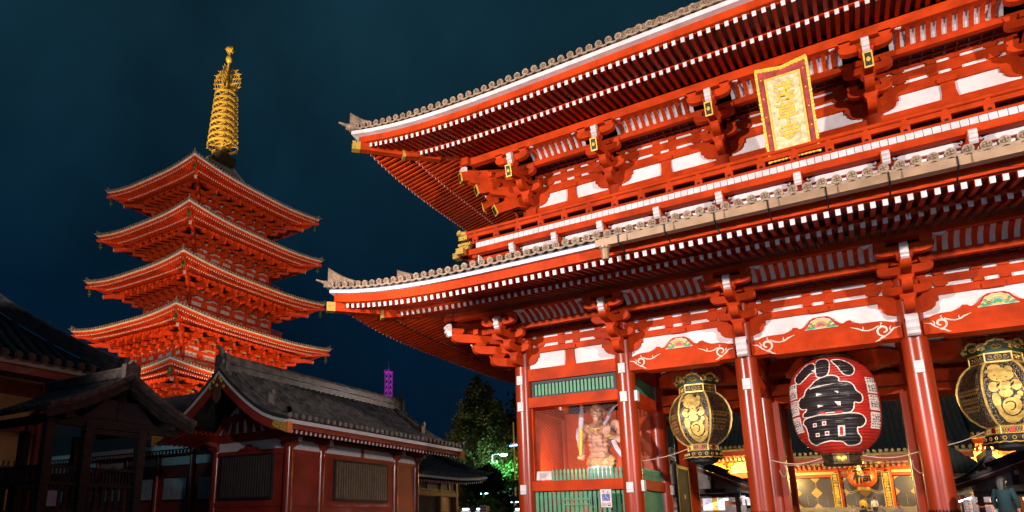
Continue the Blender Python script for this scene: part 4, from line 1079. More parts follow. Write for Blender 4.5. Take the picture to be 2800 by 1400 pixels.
hd.v = [(nx + (p[0] - nx) * 1.16, ny - .06 + (p[1] - ny + .06) * 1.16, 5.42 + (p[2] - 5.42) * 1.16) for p in hd.v]
hd.build('eyes_and_mouth', [WPAINT, IRON], NI)
sk = []
for q in range(22):
    a = 2 * PI * q / 22; fl = .75 + .12 * math.sin(a * 3)
    sk.append(Lm([(.42 * math.cos(a), .3 * math.sin(a) + .0, 3.72), (.52 * math.cos(a), .38 * math.sin(a), 2.9), (fl * .86 * math.cos(a + .1), .48 * math.sin(a + .1), 2.1)], [.1, .1, .12]))
remeshed(sk + [E_(0, 0, 3.6, .42, 1.1, .8, .6), E_(0, 0, 2.9, .5, 1.05, .75, 1.4)], 'skirt', CLOTH, NI, .035, 2)
b = MB()
for j in range(5):
    z = 3.86 - j * .055; rr = .46 + .02 * j
    b.tube([(nx + rr * math.cos(2 * PI * q / 28), ny + rr * .78 * math.sin(2 * PI * q / 28), z - .1 * max(0, -math.sin(2 * PI * q / 28)) + .03 * math.sin(q)) for q in range(29)], .055, 7)
for (x, z, r_, sx) in ((.34, 3.7, .13, 1.0), (.52, 3.75, .16, 1.0), (.2, 3.62, .1, 1.2), (.5, 3.6, .12, 1.2)): b.ball((nx + x, ny - .4, z), r_, 0, 12, 8, (sx, .6, 1))
b.build('sash', SASH, NI)
b = MB(); b.tube([(nx - .74, ny - .22, 3.95), (nx - .7, ny - .24, 4.5), (nx - .67, ny - .25, 5.0)], [.05, .062, .075], 10, 0); b.tube([(nx - .67, ny - .25, 5.0), (nx - .64, ny - .2, 5.5), (nx - .62, ny - .18, 5.85)], [.1, .11, .06], 10, 1); b.ball((nx - .61, ny - .18, 5.92), .08, 2)
b.build('club', [GOLDP, RIB, SKIN], NI)
b = MB()
def ribbon(pts, w):
    rows = []
    for i, p in enumerate(pts): rows.append([(nx + p[0] - w / 2, ny + p[1], p[2]), (nx + p[0], ny + p[1] - .04, p[2] + .02), (nx + p[0] + w / 2, ny + p[1], p[2] + .03)])
    b.grid(rows); b.grid([[(q[0], q[1] + .03, q[2]) for q in r] for r in rows])
ribbon([(.36, -.3, 5.15), (.44, -.2, 5.35), (.5, -.1, 5.6), (.66, -.05, 5.8), (.9, 0, 5.92), (1.3, 0, 5.95)], .16)
ribbon([(.36, -.32, 5.2), (.34, -.35, 4.95)], .14)
ribbon([(.62, -.3, 4.45), (.78, -.3, 4.05), (1.0, -.3, 3.75), (1.3, -.25, 3.5)], .17)
ribbon([(-.62, .0, 5.15), (-.86, -.05, 5.05), (-.92, -.05, 4.7), (-.78, -.1, 4.3)], .12)
b.build('ribbons', RIB, NI, True, 80)
b = MB(); b.tube([(nx - .34, ny - .36, 5.08), (nx - .2, ny - .4, 4.97), (nx, ny - .44, 4.93), (nx + .2, ny - .4, 4.97), (nx + .34, ny - .36, 5.08)], .022, 6); b.ball((nx, ny - .45, 4.92), .05); b.ball((nx, ny - .46, 4.8), .03); b.ball((nx - .34, ny - .36, 5.08), .035); b.ball((nx + .34, ny - .36, 5.08), .035)
b.tube([(nx + .52 + .12 * math.cos(q * .6), ny - .43 + .12 * math.sin(q * .6), 4.62 + .03 * math.cos(q * .6)) for q in range(12)], .022, 6); b.build('gilt_necklace', GOLDP, NI)
b = MB(); b.lathe([(.95, .95), (1.0, 1.0), (.9, 1.12), (.7, 1.12)], (nx, ny, 0), 20); b.build('rock_base', STONE, NI)
lamp('chamber_lamp', 'SPOT', (-8.6, -4.2, 2.4), 900, (1, .86, .70), (-8.2, 1.7, 5.0), .08, 34, .5)
lamp('chamber_lamp', 'SPOT', (-7.5, .4, 3.0), 110, (1, .80, .62), (-8.1, 1.7, 4.9), .06, 110)
lamp('chamber_lamp', 'SPOT', (-9.6, .7, 2.9), 420, (1, .45, .1), (-9.9, 3.7, 4.2), .06, 110)

# ---- notice and signs
PINK = mat('sign_pale_panel', (.72, .60, .57), .5); BLUE = mat('sign_blue', (.03, .06, .32), .4)
b = MB(); b.prism([(-10.08, -.16, 2.93), (-9.46, -.16, 2.93), (-9.5, -.04, 3.27), (-10.1, -.04, 3.27)], (0, .03, .005)); no_ = b.build('notice_board', PINK, None, False)
tag(no_, 'slanted white notice board on the beam below the guardian statue', 'notice board')
b = MB()
for q in range(6):
    t = .14 + q * .13; yy = -.163 + .12 * t; zz_ = 2.925 + .34 * t
    x1 = -9.58 if q else -9.75; b.add([(-9.98, yy - .003, zz_), (x1 - .12 * random.random(), yy - .003, zz_), (x1 - .12, yy + .001, zz_ + .014), (-9.98, yy + .001, zz_ + .014)], [(0, 1, 2, 3)], 0)
b.build('notice_lines', IRON, no_, False)
SG = thing('access_sign', 'pink wheelchair lift sign on a post beside the green slat fence', 'sign', (-7.25, -.55, GZ))
b = MB(); b.box(-7.28, -7.22, -.56, -.52, .8, 1.9); b.lathe([(.2, 0), (.2, .03), (.05, .06)], (-7.25, -.54, .8), 16); b.build('post', IRON, SG)
b = MB(); b.box(-7.46, -7.04, -.6, -.565, 1.86, 2.525); sp_ = b.build('panel', PINK, SG, False)
b = MB(); y = -.603
b.box(-7.465, -7.035, -.606, -.602, 2.505, 2.525, 0); b.box(-7.465, -7.035, -.606, -.602, 1.86, 1.875, 0); b.box(-7.465, -7.45, -.606, -.602, 1.875, 2.505, 0); b.box(-7.05, -7.035, -.606, -.602, 1.875, 2.505, 0)
b.box(-7.39, -7.11, -.606, -.602, 2.1, 2.34, 1)
q = lambda u, w_: (-7.39 + u * .28, -.609, 2.1 + w_ * .24)
b.tube([q(.42 + .0, .86)] + [q(.42 + .01, .85)], .018, 8, 2); b.ball(q(.42, .86), .02, 2, 8, 6)
b.tube([q(.42, .78), q(.45, .5), q(.68, .48), q(.78, .2), q(.86, .22)], .011, 6, 2); b.tube([q(.43, .64), q(.64, .64)], .008, 6, 2)
b.tube([q(.34 - .0 + .2 * math.cos(a), .3 + .22 * math.sin(a)) for a in [1.9 + i * .33 for i in range(13)]], .009, 6, 2)
for x, sg in ((-7.33, 1), (-7.17, -1)):
    zt, zb = 2.46, 2.37; b.tube([(x, y, zb), (x, y, zt)], .006, 5, 0); tip = zt if sg > 0 else zb; b.tube([(x - .025, y, tip - sg * .03), (x, y, tip), (x + .025, y, tip - sg * .03)], .006, 5, 0)
b.box(-7.2, -7.1, -.606, -.603, 1.92, 2.03, 0); b.box(-7.185, -7.115, -.608, -.606, 1.96, 2.015, 3)
for i in range(3): b.box(-7.42, -7.25, -.606, -.603, 1.93 + i * .04, 1.938 + i * .04, 0)
b.build('pictograms', [IRON, BLUE, WPAINT, PINK], sp_, False)

# ---- ropes steadying the lanterns
def rope(name, p, q, sag, label, extra=None):
    b = MB(); p = V(p); q = V(q); b.tube([p + (q - p) * i / 12 + V((0, 0, -sag * math.sin(PI * i / 12))) for i in range(13)], .014, 5)
    if extra: b.tube(extra, .016, 5)
    o = b.build(name, ROPE, None); return tag(o, label, 'rope', 'ropes steadying the lanterns')
rope('rope', (-6.08, .1, 3.5), (-4.78, 1.75, 4.02), .07, 'pale rope from the statue bay column to the metal lantern')
rope('rope', (-1.98, .05, 3.33), (-.55, .9, 3.37), .16, 'pale rope from the left passage column to the red lantern')
rope('rope', (-2.0, 3.8, 3.42), (-.5, 1.3, 3.3), .06, 'pale rope with hanging loop behind the left passage column', [(-1.9, 3.6, 3.4), (-1.86, 3.6, 3.2), (-1.92, 3.6, 2.98), (-2.02, 3.6, 3.0), (-2.1, 3.62, 3.22)])
rope('rope', (1.97, .05, 3.36), (.57, .9, 3.4), .12, 'pale rope from the right passage column to the red lantern')
rope('rope', (2.0, 3.8, 3.38), (.5, 1.3, 3.3), .05, 'pale rope with loose loop behind the right passage column', [(1.9, 3.6, 3.36), (1.93, 3.6, 3.12), (2.06, 3.6, 2.95), (2.2, 3.6, 2.98)])
rope('rope', (2.62, .05, 3.5), (3.72, 1.75, 4.0), .04, 'pale rope from the right passage column to the cropped metal lantern')

# ---- pigeons roosting on the lower eave
FEA = mat('pigeon_grey', (.22, .20, .22), .7, var=.3, scale=20)
def pigeon(x, label, mir=1):
    T = thing('pigeon', label, 'bird', (x, -5.4, 9.26), 'pigeons roosting on the lower eave')
    f = lambda dx, dy, dz: (x + mir * dx, -5.38 + dy, 9.26 + dz)
    b = MB(); b.tube([f(-.17, 0, .07), f(-.08, 0, .09), f(0, 0, .1), f(.08, 0, .12), f(.12, 0, .16), f(.14, 0, .19)], [.03, .06, .075, .06, .04, .03], 12); b.ball(f(.15, 0, .2), .038, 0, 10, 8)
    o = b.build('body', FEA, T)
    b = MB(); b.bar(f(-.12, 0, .07), f(-.27, 0, .04), .07, .02); b.tube([f(.06, -.06, .12), f(-.05, -.075, .1), f(-.16, -.05, .07)], [.02, .035, .01], 8); b.tube([f(.06, .06, .12), f(-.05, .075, .1), f(-.16, .05, .07)], [.02, .035, .01], 8); b.build('wings_and_tail', mat('pigeon_dark', (.1, .09, .1), .7) if mir > 0 else bpy.data.materials['pigeon_dark'], T)
    b = MB(); b.cyl(f(.02, .02, .04), f(.02, .02, .0), .008, 6); b.cyl(f(.02, -.02, .04), f(.02, -.02, .0), .008, 6); b.cyl(f(.18, 0, .2), f(.21, 0, .19), .012, 6, 0, .003); b.build('legs_and_beak', mat('pigeon_leg', (.4, .1, .08), .6) if mir > 0 else bpy.data.materials['pigeon_leg'], T)
pigeon(1.25, 'grey pigeon on the eave nearer the name plaque', 1)
pigeon(4.28, 'grey pigeon on the eave beside the right edge of the photo', -1)
# ---- ground
b = MB(); n = 40
b.add([(-900, -300, GZ), (900, -300, GZ), (900, 1200, GZ), (-900, 1200, GZ)], [(0, 1, 2, 3)])
PAVE = mat('stone_paving', (0.10, 0.095, 0.09), .6, var=.2, scale=.6, bump=.15)
tag(b.build('ground', PAVE, None, False), kind='structure')

# ================================================================== BEHIND THE GATE: MAIN HALL, SHOPS, PEOPLE
YW = mat('hall_cream_plaster', (0.75, 0.62, 0.36), .8, var=.08); HRED = mat('hall_red_paint', (0.50, 0.07, 0.012), .5, var=.1)
HTILE = mat('hall_dark_tile', (0.075, 0.07, 0.065), .35, var=.3); HBR = mat('hall_bracket_lit_red', (.60, .17, .02), .5); HTED = mat('hall_tile_edge', (0.42, 0.30, 0.10), .5)  # bracket red turned orange, the yellow lamplight put into its colour
HB = thing('main_hall', 'large temple hall with black ribbed roof and gold lit eaves behind the gate', 'temple hall', (-.35, 66, GZ))
hx, hy = -.35, 50.0
# lower canopy roof in front, then main roof behind it
def ribbed_roof(name, x0, x1, prof, dx, r, parent, mt=HTILE, me_=HTED):
    b = MB(); b.grid([[(x, y, z) for y, z in prof] for x in (x0, x1)]); b.grid([[(x, y + .02, z - .18) for y, z in prof] for x in (x0, x1)])
    n = int((x1 - x0) / dx); d = MB()
    for i in range(n + 1):
        x = x0 + i * dx; b.tube([(x, y, z + r * .4) for y, z in prof], r, 6)
        d.cyl((x, prof[0][0] - .06, prof[0][1] + r * .3), (x, prof[0][0] + .02, prof[0][1] + r * .3), r * 1.15, 8)
    o = b.build(name, mt, parent); d.build('eave_tiles', me_, o); return o
ribbed_roof('canopy_roof', -9.2, 8.2, [(50, 7.75), (52, 8.5), (54, 9.5), (56.5, 11.2), (59, 13.6), (62, 17.2)], .46, .13, HB)
ribbed_roof('main_roof', -24, 24, [(55.5, 9.35), (57.5, 10.3), (60, 12), (63, 14.8), (67, 19.5)], .46, .13, HB)
b = MB(); b.box(-24, 24, 56, 76, 8.9, 9.0); b.box(-24, 24, 67.1, 68, 18, 19.5); b.build('eave_boards', HRED, HB, False)
for (x0, x1, y, z, nm) in ((-9.1, 8.1, 50.1, 7.5, 'canopy_white_board'), (-24, 24, 55.6, 9.1, 'eave_white_board')):
    b = MB(); b.box(x0, x1, y, y + .2, z - .1, z + .14); b.build(nm, HTED, HB, False)
    b = MB(); b.box(x0 + .1, x1 - .1, y + .22, y + .4, z - .62, z - .11); b.build('eave_fascia', HRED, HB, False)
    b = MB(); n = int((x1 - x0 - .4) / .42)
    for i in range(n): xx = x0 + .3 + i * .42; b.box(xx, xx + .17, y + .35, y + 3.2, z - .82, z - .62, 0); b.box(xx - .01, xx + .18, y + .3, y + .349, z - .83, z - .61, 1)
    for i in range(n): xx = x0 + .3 + i * .42; b.box(xx, xx + .17, y + 1.2, y + 4, z - 1.05, z - .85, 0); b.box(xx - .01, xx + .18, y + 1.15, y + 1.199, z - 1.06, z - .84, 1)
    b.build('eave_rafters', [HRED, YW], HB, False)
b = MB(); b.box(-24, 24, 60.0, 60.2, 6.9, 9.0); b.box(-9, 8, 54.2, 54.3, 6.95, 7.6); b.build('plaster_panel', YW, HB, False)
# bracket clusters under both eaves
for (y, z0, xs, dy) in ((60.0, 6.9, [-21.8, -17.6, -13.4, -9.2, -5, -.9, 3.2, 7.4, 11.6, 15.8, 20], 1.0), (54.2, 6.4, [-6.55, -2.4, 1.75, 5.9], .8)):
    for x in xs:
        b = MB()
        for j in range(3):
            w = .5 + j * .42; b.box(x - w, x + w, y - .35 - j * .55 * dy, y - .05 - j * .55 * dy, z0 + .25 + j * .55, z0 + .55 + j * .55)
            b.box(x - .17, x + .17, y - .7 - j * .6 * dy, y, z0 + j * .55, z0 + .3 + j * .55)
            for sg in (-1, 0, 1): b.box(x + sg * (w - .2) - .17, x + sg * (w - .2) + .17, y - .4 - j * .55 * dy, y - .02 - j * .55 * dy, z0 + .55 + j * .55, z0 + .76 + j * .55)
        b.build('bracket_set', HBR, HB, False)
for (y, za, zb) in ((59.9, 6.3, 6.85), (59.9, 5.4, 5.8)):
    b = MB(); b.box(-24, 24, y - .2, y + .2, za, zb); b.build('tie_beam', HRED, HB, False)
for (za, zb, yy) in ((6.36, 6.86, 54.6), (5.86, 6.12, 55.3)):
    b = MB(); b.box(-9, 8.4, yy, yy + .35, za, zb); b.build('tie_beam', HRED, HB, False)
b = MB(); b.box(-9, 8.4, 55.0, 55.1, 6.12, 6.36); b.box(-9, 8.4, 54.96, 55, 6.87, 7.1); b.build('plaster_panel', YW, HB, False)
for x in (-6.55, -2.4, 1.75, 5.9):
    b = MB(); b.cyl((x, 54.8, 2.85), (x, 54.8, 6.9), .3, 18); b.build('column', HRED, HB)
for x in (-21.8, -17.6, -13.4, -9.2, 8.5, 11.6, 15.8):
    b = MB(); b.cyl((x, 59.9, 2.85), (x, 59.9, 7), .34, 18); b.build('column', HRED, HB)
# lacquered folding doors with pierced gilt lozenges
DOORM = mat('door_dark_lacquer', (.035, .022, .012), .35)
for x0 in (-10.3, -6.2, -2.05, 2.1, 6.25):
    x1 = x0 + 3.45
    b = MB(); b.box(x0, x1, 56.0, 56.15, 2.86, 5.84); do = b.build('door_leaf', DOORM, HB, False)
    b = MB(); m = (x0 + x1) / 2
    def tri(p): b.prism([(x, 55.985, z) for x, z in p], (0, -.03, 0))
    tri([(m - .5, 4.35), (m, 3.82), (m + .5, 4.35), (m, 4.9)])
    for sx in (x0 + .05, x1 - .05):
        d = 1 if sx < m else -1
        tri([(sx, 3.98), (sx + d * .35, 4.36), (sx, 4.76)]); tri([(sx, 5.8), (sx, 5.42), (sx + d * .12, 5.6), (sx + d * .4, 5.8)]); tri([(sx, 2.88), (sx, 3.28), (sx + d * .12, 3.08), (sx + d * .4, 2.88)])
    tri([(m - .42, 5.8), (m, 5.32), (m + .42, 5.8)]); tri([(m - .42, 2.88), (m, 3.34), (m + .42, 2.88)])
    b.box(m - .015, m + .015, 55.96, 55.99, 2.9, 5.8); b.box(x0 + .85, x0 + .87, 55.97, 55.99, 3.1, 4.1); b.box(x1 - .87, x1 - .85, 55.97, 55.99, 3.1, 4.1)
    for q in (-.12, .12): b.ball((m + q, 55.95, 3.72), .05, 0, 8, 6)
    b.build('gilt_fittings', PIER, do, False)
# inscription boards on the two centre pillars
for x, txt, lb in ((-2.4, '真身絕表象雲霞畫出補陀山', 0), (1.75, '實相非莊嚴金碧裝成安樂刹', 1)):
    T = thing('inscription_board', ('long black inscription board with gold writing on the left hall pillar' if not lb else 'long black inscription board with gold writing on the right hall pillar'), 'inscription board', (x - .2, 54.3, 2.9))
    b = MB(); b.box(x - .52, x + .02, 54.34, 54.44, 2.55, 6.1); bo = b.build('board', BLACK, T, False)
    b = MB(); 
    for xx in (x - .56, x + .02): b.box(xx, xx + .05, 54.30, 54.45, 2.5, 6.15)
    b.box(x - .51, x + .02, 54.30, 54.45, 6.1, 6.15); b.box(x - .51, x + .02, 54.30, 54.45, 2.5, 2.55)
    n = len(txt); h = 3.4 / n
    for i, ch in enumerate(txt): glyph(b, ch, (x - .45, x - .05, 6.02 - (i + 1) * h + .02, 6.02 - i * h), lambda u, z: (u, 54.33, z), 0, .02)
    b.build('gold_lettering', GOLDP, bo, False)
# small red lantern of the hall
HL = thing('hall_lantern', 'smaller red lantern with black gold-edged character in front of the hall doors', 'lantern', (-.35, 53.0, 4.4))
hl_r = lambda z: 1.18 * (1 - .5 * abs((z - 5.75) / 1.05) ** 3)
b = MB(); b.lathe([(hl_r(4.72 + i * .0515), 4.72 + i * .0515) for i in range(41)], (-.35, 53.0, 0), 40); bo = b.build('lantern_body', mat('hall_lantern_red', (.62, .07, .03), .45), HL)
HF = lambda eps: (lambda x, z: (x, 53.0 - math.sqrt(max(1e-4, (hl_r(z) + eps) ** 2 - (x + .35) ** 2)), z))
b = MB(); glyph(b, '橋', (-1.12, .42, 4.98, 6.62), HF(.02), 0, .04, (.15, .12)); b.build('lettering_edge', GOLDP, bo, False)
b = MB(); glyph(b, '橋', (-1.07, .37, 5.03, 6.57), HF(.04), 0, .016, (.15, .12)); b.build('black_lettering', LBLK, bo, False)
b = MB()
for sg in (-1, 1):
    for q in range(7): a = R(66 + (q % 2) * 8); z = 5.2 + q * .2; rr = hl_r(z) + .02; b.add([(-.35 + sg * rr * math.sin(a), 53 - rr * math.cos(a), z), (-.35 + sg * rr * math.sin(a + .14), 53 - rr * math.cos(a + .14), z), (-.35 + sg * rr * math.sin(a + .14), 53 - rr * math.cos(a + .14), z + .16), (-.35 + sg * rr * math.sin(a), 53 - rr * math.cos(a), z + .16)], [(0, 1, 2, 3)])
b.build('side_writing', GOLDP, bo, False)
b = MB(); b.lathe([(.5, 4.38), (.52, 4.42), (.5, 4.7)], (-.35, 53, 0), 12); b.lathe([(.6, 6.8), (.6, 7.1)], (-.35, 53, 0), 12); b.cyl((-.35, 53, 7.1), (-.35, 53, 7.6), .06, 6); b.build('cap', PIER, HL)
for sg in (-1, 1):
    b = MB()
    for dz in (0, .16): b.tube([(-.35 + sg * (.5 + 1.4 * t / 8), 53 + .15 * t / 8 * 8, 4.55 - dz - .3 * math.sin(PI * t / 8) + .1 * t / 8) for t in range(9)], .02, 4)
    tag(b.build('rope', ROPE), 'pale double rope stretched to the %s of the hall lantern' % ('left' if sg < 0 else 'right'), 'rope', 'ropes of the hall lantern')
# stone stair and terrace
b = MB(); b.box(-26, 26, 52.0, 80, GZ + .004, 2.84)
for i in range(11): b.box(-9, 8.4, 48.0 + i * .36, 51.999, GZ + .004 + i * .17, GZ + .17 + i * .17)
b.build('stone_terrace', mat('pale_terrace_stone', (.42, .37, .30), .8, var=.15, scale=2), HB, False)  # paler and warmer than the granite
b = MB(); 
for sg in (-9.2, 8.45): b.box(sg, sg + .15, 48.0, 51.99, GZ + .2, 3.0)
b.build('stair_wall', mat('stair_wall_stone', (.4, .34, .28), .8), HB, False)
# added roof spot, front flood and lamps under the hall eaves
GLD = (1.0, .68, .18)
lamp('roof_fill_spot', 'SPOT', (-.3, 22, 9.5), 9000, (1, .9, .75), (-.3, 54, 10), .3, 70)  # added spot with no known source, brings out the roof ribs
lamp('hall_floodlight', 'SPOT', (-1.5, 36, 3.0), 2600, (1, .72, .3), (-.5, 51, 7.6), .3, 60)
for x, y, z, p in ((-14, 57.2, 6.3, 900), (-10.5, 55.8, 6.9, 700), (-6.5, 51.8, 5.6, 520), (-.5, 51.4, 6.9, 420), (4.5, 51.8, 5.6, 520), (9.2, 55.8, 6.9, 800), (13.5, 57.2, 6.3, 900)):
    lamp('hall_lamp', 'POINT', (x, y, z), p * 2.6, GLD, None, .15)
lamp('hall_lamp', 'POINT', (-.3, 49.5, 3.6), 60, (1, .66, .3), None, .2)
EM = mat('warm_bulb', (1, .8, .4), .5, emit=(1, .72, .25), es=14)
HLT = thing('spot_fitting', 'small glowing spot lamp on the gold lit hall wall', 'lamp', (-11.1, 59.2, 7.0))
b = MB(); b.ball((-11.1, 59.3, 7.0), .14); b.build('bulb', EM, HLT); b = MB(); b.cyl((-11.1, 59.45, 6.98), (-11.1, 59.9, 6.8), .05, 8); b.lathe([(.2, 0), (.12, .12)], (-11.1, 59.4, 6.72), 10); b.build('bracket', IRON, HLT)

# ---- shop to the left (gable end towards us)
SHT = mat('shop_tile', (.035, .028, .026), .5, var=.3); SHR = mat('shop_dark_red', (.17, .03, .015), .5); SHO = mat('shop_orange_post', (.62, .17, .02), .5); SHW = mat('shop_plaster', (.45, .40, .38), .8); SHD = mat('shop_dark_beam', (.07, .055, .045), .6)
TUBE = mat('fluorescent_tube', (1, 1, 1), .5, emit=(1, .93, .96), es=5)
def shop(sg, ex, ez, rx, rz, y0, depth, label):
    """gable-fronted shop: eave at (ex,ez), ridge at (rx,rz), ridge running away from us; sg = direction from ridge to visible eave"""
    T = thing('shop', label, 'shop', ((ex + rx) / 2, y0, GZ)); y1 = y0 + depth
    n = 10; far = 2 * rx - ex
    def zc(t): return rz + (ez - rz) * (t * 1.12 - .12 * t * t)
    pts = [(ex + (rx - ex) * i / n, zc(1 - i / n)) for i in range(n + 1)]; pts += [(2 * rx - x, z) for x, z in pts[::-1][1:]]
    b = MB(); b.prism([(x, y0, z + .24) for x, z in pts] + [(x, y0, z + .04) for x, z in pts[::-1]], (0, depth, 0))
    m = int(abs(far - ex) / .3)
    for q in range(int(depth / .33)):
        yy = y0 + .1 + q * .33; b.tube([(x, yy, z + .25) for x, z in pts], .07, 5)
    for x, z in pts[:: 1]: b.cyl((x, y0 - .05, z + .26), (x, y0 + .3, z + .26), .085, 8)
    b.bar((rx, y0 - .1, rz + .36), (rx, y1, rz + .36), .3, .35); b.bar((ex + (rx - ex) * .28, y0 + .5, zc(.72) + .42), (ex + (rx - ex) * .95, y0 + .5, zc(.05) + .42), .26, .3)
    b.build('roof', SHT, T)
    b = MB(); b.prism([(x, y0 - .02, z + .035) for x, z in pts] + [(x, y0 - .02, z - .01) for x, z in pts[::-1]], (0, .07, 0)); b.build('verge_white_edge', WPAINT, T, False)
    b = MB(); b.prism([(x, y0 + .02, z - .012) for x, z in pts] + [(x, y0 + .02, z - .26) for x, z in pts[::-1]], (0, .07, 0)); bo = b.build('bargeboard', SHR, T, False)
    b = MB()
    for t in (.2, .5, .85):
        for s2 in (1, -1):
            x = rx + s2 * (ex - rx) * t; b.ball((x, y0 - .0, zc(t) - .13), .035, 0, 8, 6)
    b.build('gilt_stud', GOLDP, bo)
    b = MB()
    for t in (.2, .5, .85):
        for s2 in (1, -1):
            x = rx + s2 * (ex - rx) * t; b.box(x - .09, x + .09, y0 + .1, y1 - .1, zc(t) - .5, zc(t) - .28, 0); b.box(x - .095, x + .095, y0 + .05, y0 + .099, zc(t) - .505, zc(t) - .275, 1)
    b.build('purlins', [SHD, WPAINT], T, False)
    w = ex - rx; wx = rx + w * .84; b = MB(); b.prism([(rx - w * .8, y0 + .9, ez - .5), (wx, y0 + .9, ez - .5), (wx, y0 + .9, zc(.82) - .1), (rx, y0 + .9, rz - .1), (rx - w * .8, y0 + .9, zc(.82) - .1)], (0, .08, 0)); b.build('gable_plaster', SHW, T, False)
    b = MB(); b.box(min(rx - w * .8, wx), max(rx - w * .8, wx), y0 + .78, y0 + .899, ez - .55, ez - .28); b.box(min(rx - w * .62, rx + w * .68), max(rx - w * .62, rx + w * .68), y0 - .1, y0 + .4, ez - .32, ez - .02); 
    for t in (-.5, 0, .5): b.box(rx + w * t - .12, rx + w * t + .12, y0 + .8, y0 + .899, ez - .28, zc(abs(t)) - .2)
    b.build('gable_beams', SHD, T, False)
    # front posts, back wall and side walls
    for t in (-.78, -.1, .5, .8):
        b = MB(); x = rx + w * t; b.box(x - .13, x + .13, y0 + .8, y0 + 1.06, GZ, ez - .55); b.build('post', SHO if t != .8 else SHR, T, False)
    b = MB(); b.box(min(rx - w * .8, wx), max(rx - w * .8, wx), y0 + 2.6, y0 + 2.7, GZ, ez - .4); b.build('back_wall', SHW, T, False)
    b = MB(); b.box(min(rx - w * .8, wx), max(rx - w * .8, wx), y0 + .86, y0 + 1.0, ez - 1.0, ez - .82); b.box(min(rx - w * .8, wx), max(rx - w * .8, wx), y0 + .7, y0 + 2.6, GZ, GZ + .85); b.build('counter', SHO, T, False)
    b = MB()
    for q in range(4):
        x = rx + w * (-.7 + q * .42); b.cyl((x - .5, y0 + 1.15, ez - .66), (x + .5, y0 + 1.15, ez - .66), .06, 8)
    b.build('light_tube', TUBE, T)
    b = MB(); b.cyl((wx + .15 * (1 if w > 0 else -1), y0 + 1.2, ez - .58), (wx + .15 * (1 if w > 0 else -1), y1 - 1, ez - .58), .05, 8); b.build('light_tube', TUBE, T)
    return T
shop(1, -5.75, 3.5, -10.4, 5.7, 22, 9, 'tiled shop with lit posters and gabled roof seen through the left passage')
shop(-1, 4.1, 3.2, 9.2, 5.3, 20, 9, 'tiled shop with lit stall and hanging sign seen through the right passage')
lamp('shop_lamp', 'AREA', (-8, 22.9, 2.9), 14, (1, .9, .92), (-7.6, 24.5, 1.8), 1.6); lamp('shop_lamp', 'AREA', (-6.2, 24.5, 3.1), 14, (1, .92, .95), (-6, 26, 1.6), 1.6)
lamp('shop_lamp', 'AREA', (5.6, 21.3, 2.75), 22, (1, .88, .92), (5.6, 22.6, 1.6), 1.6)
# posters in the left shop
pal = [[(.35, .25, .75), (.9, .88, .95), (.45, .5, .7)], [(.75, .12, .08), (.92, .55, .12), (.95, .85, .6)], [(.92, .75, .3), (.95, .93, .85), (.08, .45, .12)]]
def poster(x0, x1, z0, z1, y, cols, label, frame=False):
    T = thing('poster', label, 'poster', ((x0 + x1) / 2, y, z0), 'posters in the left shop')
    ms = [mat('poster_glow_ink', c_, .5, emit=c_, es=.55) for c_ in cols]  # prints glow faintly, the shop light put into their colour
    b = MB(); b.box(x0, x1, y, y + .02, z0, z1); b.build('sheet', ms[1], T, False)
    b = MB(); w = x1 - x0; h = z1 - z0
    for q in range(9):
        cx_ = x0 + w * (.12 + .76 * random.random()); cz = z0 + h * (.12 + .76 * random.random()); a = random.uniform(0, PI); L_ = .2 * w; t = .05 * w
        ca, sa = math.cos(a), math.sin(a)
        pp = [(cx_ + ca * L_ * u - sa * t * v, cz + sa * L_ * u + ca * t * v) for u, v in ((-1, -.3), (0, -1), (1, -.2), (.8, .5), (0, 1), (-.8, .6))]
        pp = [(min(max(p, x0 + .01), x1 - .01), min(max(q_, z0 + .01), z1 - .01)) for p, q_ in pp]
        b.add([(p, y - .004 - q * .0008, q_) for p, q_ in pp], [(0, 1, 2, 3, 4, 5)], q % 2)
    b.build('print', [ms[0], ms[2]], T, False)
    if frame:
        b = MB()
        for (a0, a1, c0, c1) in ((x0 - .03, x0, z0 - .03, z1 + .03), (x1, x1 + .03, z0 - .03, z1 + .03), (x0, x1, z0 - .03, z0), (x0, x1, z1, z1 + .03)): b.box(a0, a1, y - .02, y + .03, c0, c1)
        b.build('frame', IRON, T, False)
poster(-8.75, -8.2, 2.15, 2.9, 22.75, pal[0], 'white and violet poster with diagonal shape in the left shop')
poster(-8.19, -7.85, 2.15, 2.9, 22.75, pal[1], 'red and orange poster in the middle of the left shop window')
poster(-7.84, -7.45, 2.15, 2.9, 22.75, pal[2], 'pale poster with green leaf shape beside the orange shop post')
for i, x in enumerate((-6.9, -6.62, -6.34)):
    poster(x, x + .2, 2.47, 2.9, 24.0, [(.75, .45, .3), (.9, .85, .8), (.2, .2, .25)], ['dark framed picture card hung leftmost of three in the left shop', 'dark framed picture card hung between two others in the left shop', 'dark framed picture card half hidden by the gate column'][i], True)
b = MB()
for q in range(6):
    for j in range(7): b.box(-7.1 + q * .16, -6.97 + q * .16, 24.0, 24.03, 1.5 + j * .085, 1.565 + j * .085, (q + j) % 3)
o = b.build('brochure_rack', [mat('leaflet_white', (.8, .78, .76), .6, emit=(.8, .78, .8), es=.25), mat('leaflet_blue', (.12, .35, .6), .6, emit=(.1, .3, .6), es=.25), mat('leaflet_grey', (.5, .5, .52), .6)], None, False); tag(o, 'wall rack of pale folded leaflets under the framed cards', 'leaflet rack')  # white and blue leaflets emit a little, in place of shop light
